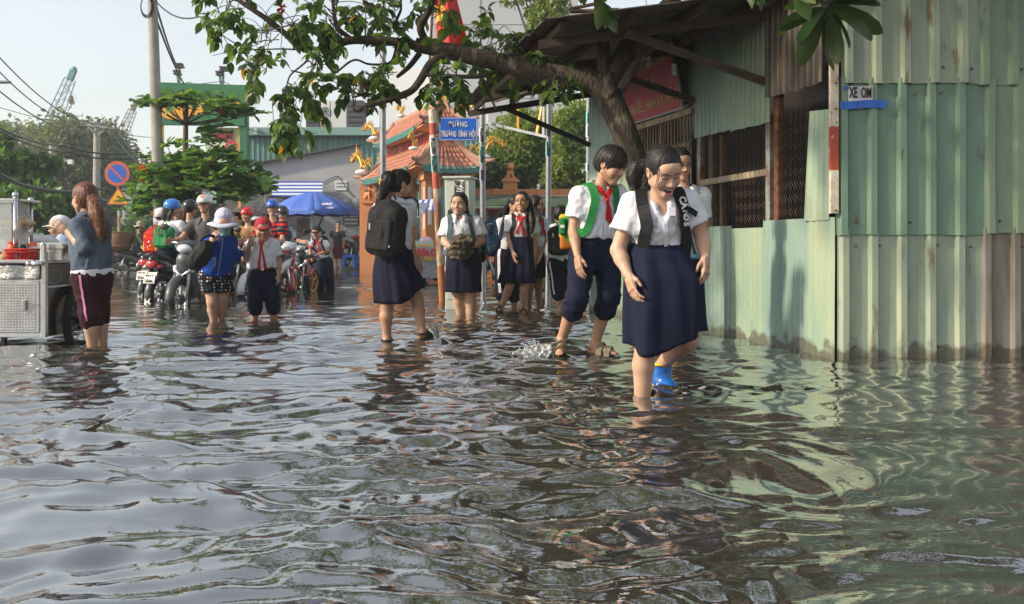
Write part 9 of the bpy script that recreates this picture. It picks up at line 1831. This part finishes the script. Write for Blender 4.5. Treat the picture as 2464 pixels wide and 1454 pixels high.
for j in (0, 1, 4, 5): MBk.tube([BK(i, j) for i in range(nW)], .0055 if j < 5 else .008, 5, closed=True)
for i in range(nW): MBk.tube([BK(i, 0), BK(i, nH)], .0045, 4); MBk.tube([BK(i, 1), BK(i + 1, 2), BK(i, 3), BK(i + 1, 4)], .0045, 4)
obj('lattice', MBk, M['red_plastic'], bk, kind='stuff'); mb = MB(); mb.grid(np.array([[BK(i, j) * V3(1, 1, 1) for i in range(nW + 1)] for j in (0, .0)])); mb = MB(); mb.box((cx_, y, zb_ + .006), (.18, .11, .008)); obj('base', mb, M['red_plastic'], bk)
def bottle(label, px, py, yy, prof, m, cap, capm):
 q = at(px, py, yy); t = thing('sauce_bottle', label, 'bottle', q, 'bottles in the red basket'); mb = MB(); mb.lathe(prof, q, n=14); obj('body', mb, m, t, smooth=True, angle=50); mb = MB(); mb.lathe(cap, q, n=12); obj('cap', mb, capm, t, smooth=True, angle=50)
bottle('orange chilli sauce squeeze bottle with red nozzle in the red basket', 31, 620, y, [(.036, 0), (.038, .06), (.038, .105), (.03, .115)], M['orange_plastic'], [(.039, .105), (.039, .125), (.012, .135), (.009, .16), (.005, .19)], M['red_plastic'])
bottle('dark soy sauce bottle with white cap in the red basket', 56, 622, y + .02, [(.026, 0), (.030, .05), (.026, .085), (.014, .115)], pm('soy', (0.012, 0.008, 0.008), rough=.1), [(.015, .112), (.015, .14), (.002, .142)], M['white_paint'])
mb = MB(); mb.tube([at(36, 590, y + .03), at(35, 560, y + .05)], .008, 6); mb.sphere(at(35, 561, y + .05), (.012, .012, .02), 8, 6); tagit(obj('sauce_nozzle', mb, M['red_plastic'], smooth=True), 'tall thin red nozzle behind the orange sauce bottle', 'bottle')
S = SDF(); S.ell(at(13, 620, y), (.05, .05, .045)); S.ell(at(8, 625, y), (.05, .05, .04)); tagit(sdf_obj('peanut_bag', S, .008, pm('peanut', (0.40, 0.20, 0.10), (0.55, 0.35, 0.2), 60, .7), None), 'bag of brown peanuts at the left of the red basket', 'bag')
mb = MB(); mb.box(at(-2, 620, y), (.05, .08, .10)); tagit(obj('green_box', mb, M['sticker_teal'], bevel=.006), 'mint green box at the left edge of the cart counter', 'box')
t = thing('clear_jar', 'stack of clear plastic tubs with orange lids right of the red basket', 'jar', at(90, 628, Yc + .12)); y = Yc + .14
mb = MB(); mb.lathe([(.045, 0), (.055, .07), (.06, .12)], at(88, 628, y), n=16); obj('tub', mb, M['clear_plastic'], t, smooth=True); S = SDF(); S.ell(at(88, 622, y), (.048, .048, .03)); sdf_obj('contents', S, .008, pm('chilli', (0.4, 0.05, 0.03), (0.5, 0.3, 0.2), 40, .6), t); mb = MB(); mb.lathe([(.05, .0), (.062, .012), (.05, .03), (.03, .04)], at(84, 595, y), n=16); obj('lid', mb, M['orange_plastic'], t, smooth=True)
# ---------------------------------------------------------------- splashes thrown up by the wading feet
M['spray'] = pm('spray', (0.72, 0.74, 0.74), rough=.12, trans=.35, spec=.6); M['spray'].node_tree.nodes['Principled BSDF'].inputs['IOR'].default_value = 1.33
def splash(label, px, py, w, hgt, seed, n, d=(0, 0)):
 Y = yb(py); r = np.random.default_rng(seed); c = V3((px - CX) / FPX * Y, Y, 0); mb = MB()
 for k in range(n):
  a = r.uniform(0, 6.28); q = abs(r.normal()) * .45; rad = w * q; z = hgt * max(0, 1 - q) * r.uniform(.05, 1.0) ** 1.3; s = r.uniform(.0013, .0042) * (1 if z > .02 else 1.4); p = c + V3(math.cos(a) * rad + d[0] * z, math.sin(a) * rad * .6, z + .004); st = V3(r.normal() * .4 + d[0], 0, 1.2)
  mb.sphere(p, (s, s, s * r.uniform(1, 2.6)), 6, 4)
 S = SDF(); S.ell(c, (w * .42, w * .3, hgt * .42), k=.02); S.ell(c + V3(w * .2, .02, hgt * .1), (w * .2, w * .2, hgt * .35), k=.03); fv, fq = S.mesh_arrays(.007); fn = vnormals(fv, fq); fv = fv + fn * (.035 * w / .24 * fbm(fv * 45, 3))[:, None]; mb.add(fv, [tuple(q) for q in fq])
 for k in range(2):
  a = -2.6 + k * .65 + r.normal() * .1; p0 = c + V3(math.cos(a) * w * .25, math.sin(a) * w * .2, -.01); p1 = p0 + V3(math.cos(a) * w * .35 + d[0] * hgt, math.sin(a) * w * .2, hgt * r.uniform(.3, .8)); mb.tube(smooth_path([p0, lerp(p0, p1, .5) + V3(0, 0, hgt * .2), p1, p1 + V3(math.cos(a) * w * .2, 0, -hgt * .25)], 4), list(np.linspace(.010, .002, 13)), 5)
 o = obj('splash', mb, M['spray'], smooth=True, fixn=False, kind='stuff'); o['label'] = label
splash('water splash thrown up behind the stepping boy', 1296, 858, .24, .12, 1, 420, (-.3, 0)); splash('thin splash rising from the heel of the backpack girl', 1040, 818, .12, .22, 2, 260, (.35, 0)); splash('small ripple splash at the front girl boot', 1602, 934, .10, .03, 3, 120); splash('small splash at the scooter front wheel', 432, 730, .3, .06, 4, 120)
# ---------------------------------------------------------------- air
hz = bpy.data.materials.new('haze_air'); hz.use_nodes = True; n_ = hz.node_tree; n_.nodes.clear(); pv = n_.nodes.new('ShaderNodeVolumePrincipled'); mo = n_.nodes.new('ShaderNodeOutputMaterial')
pv.inputs['Density'].default_value = 0.0015; pv.inputs['Color'].default_value = (0.90, 0.93, 0.97, 1); pv.inputs['Anisotropy'].default_value = 0.35; n_.links.new(pv.outputs[0], mo.inputs['Volume'])
mb = MB(); mb.box((0, 90, 14.3), (260, 250, 32)); h = setting('haze', mb, hz, kind='stuff')
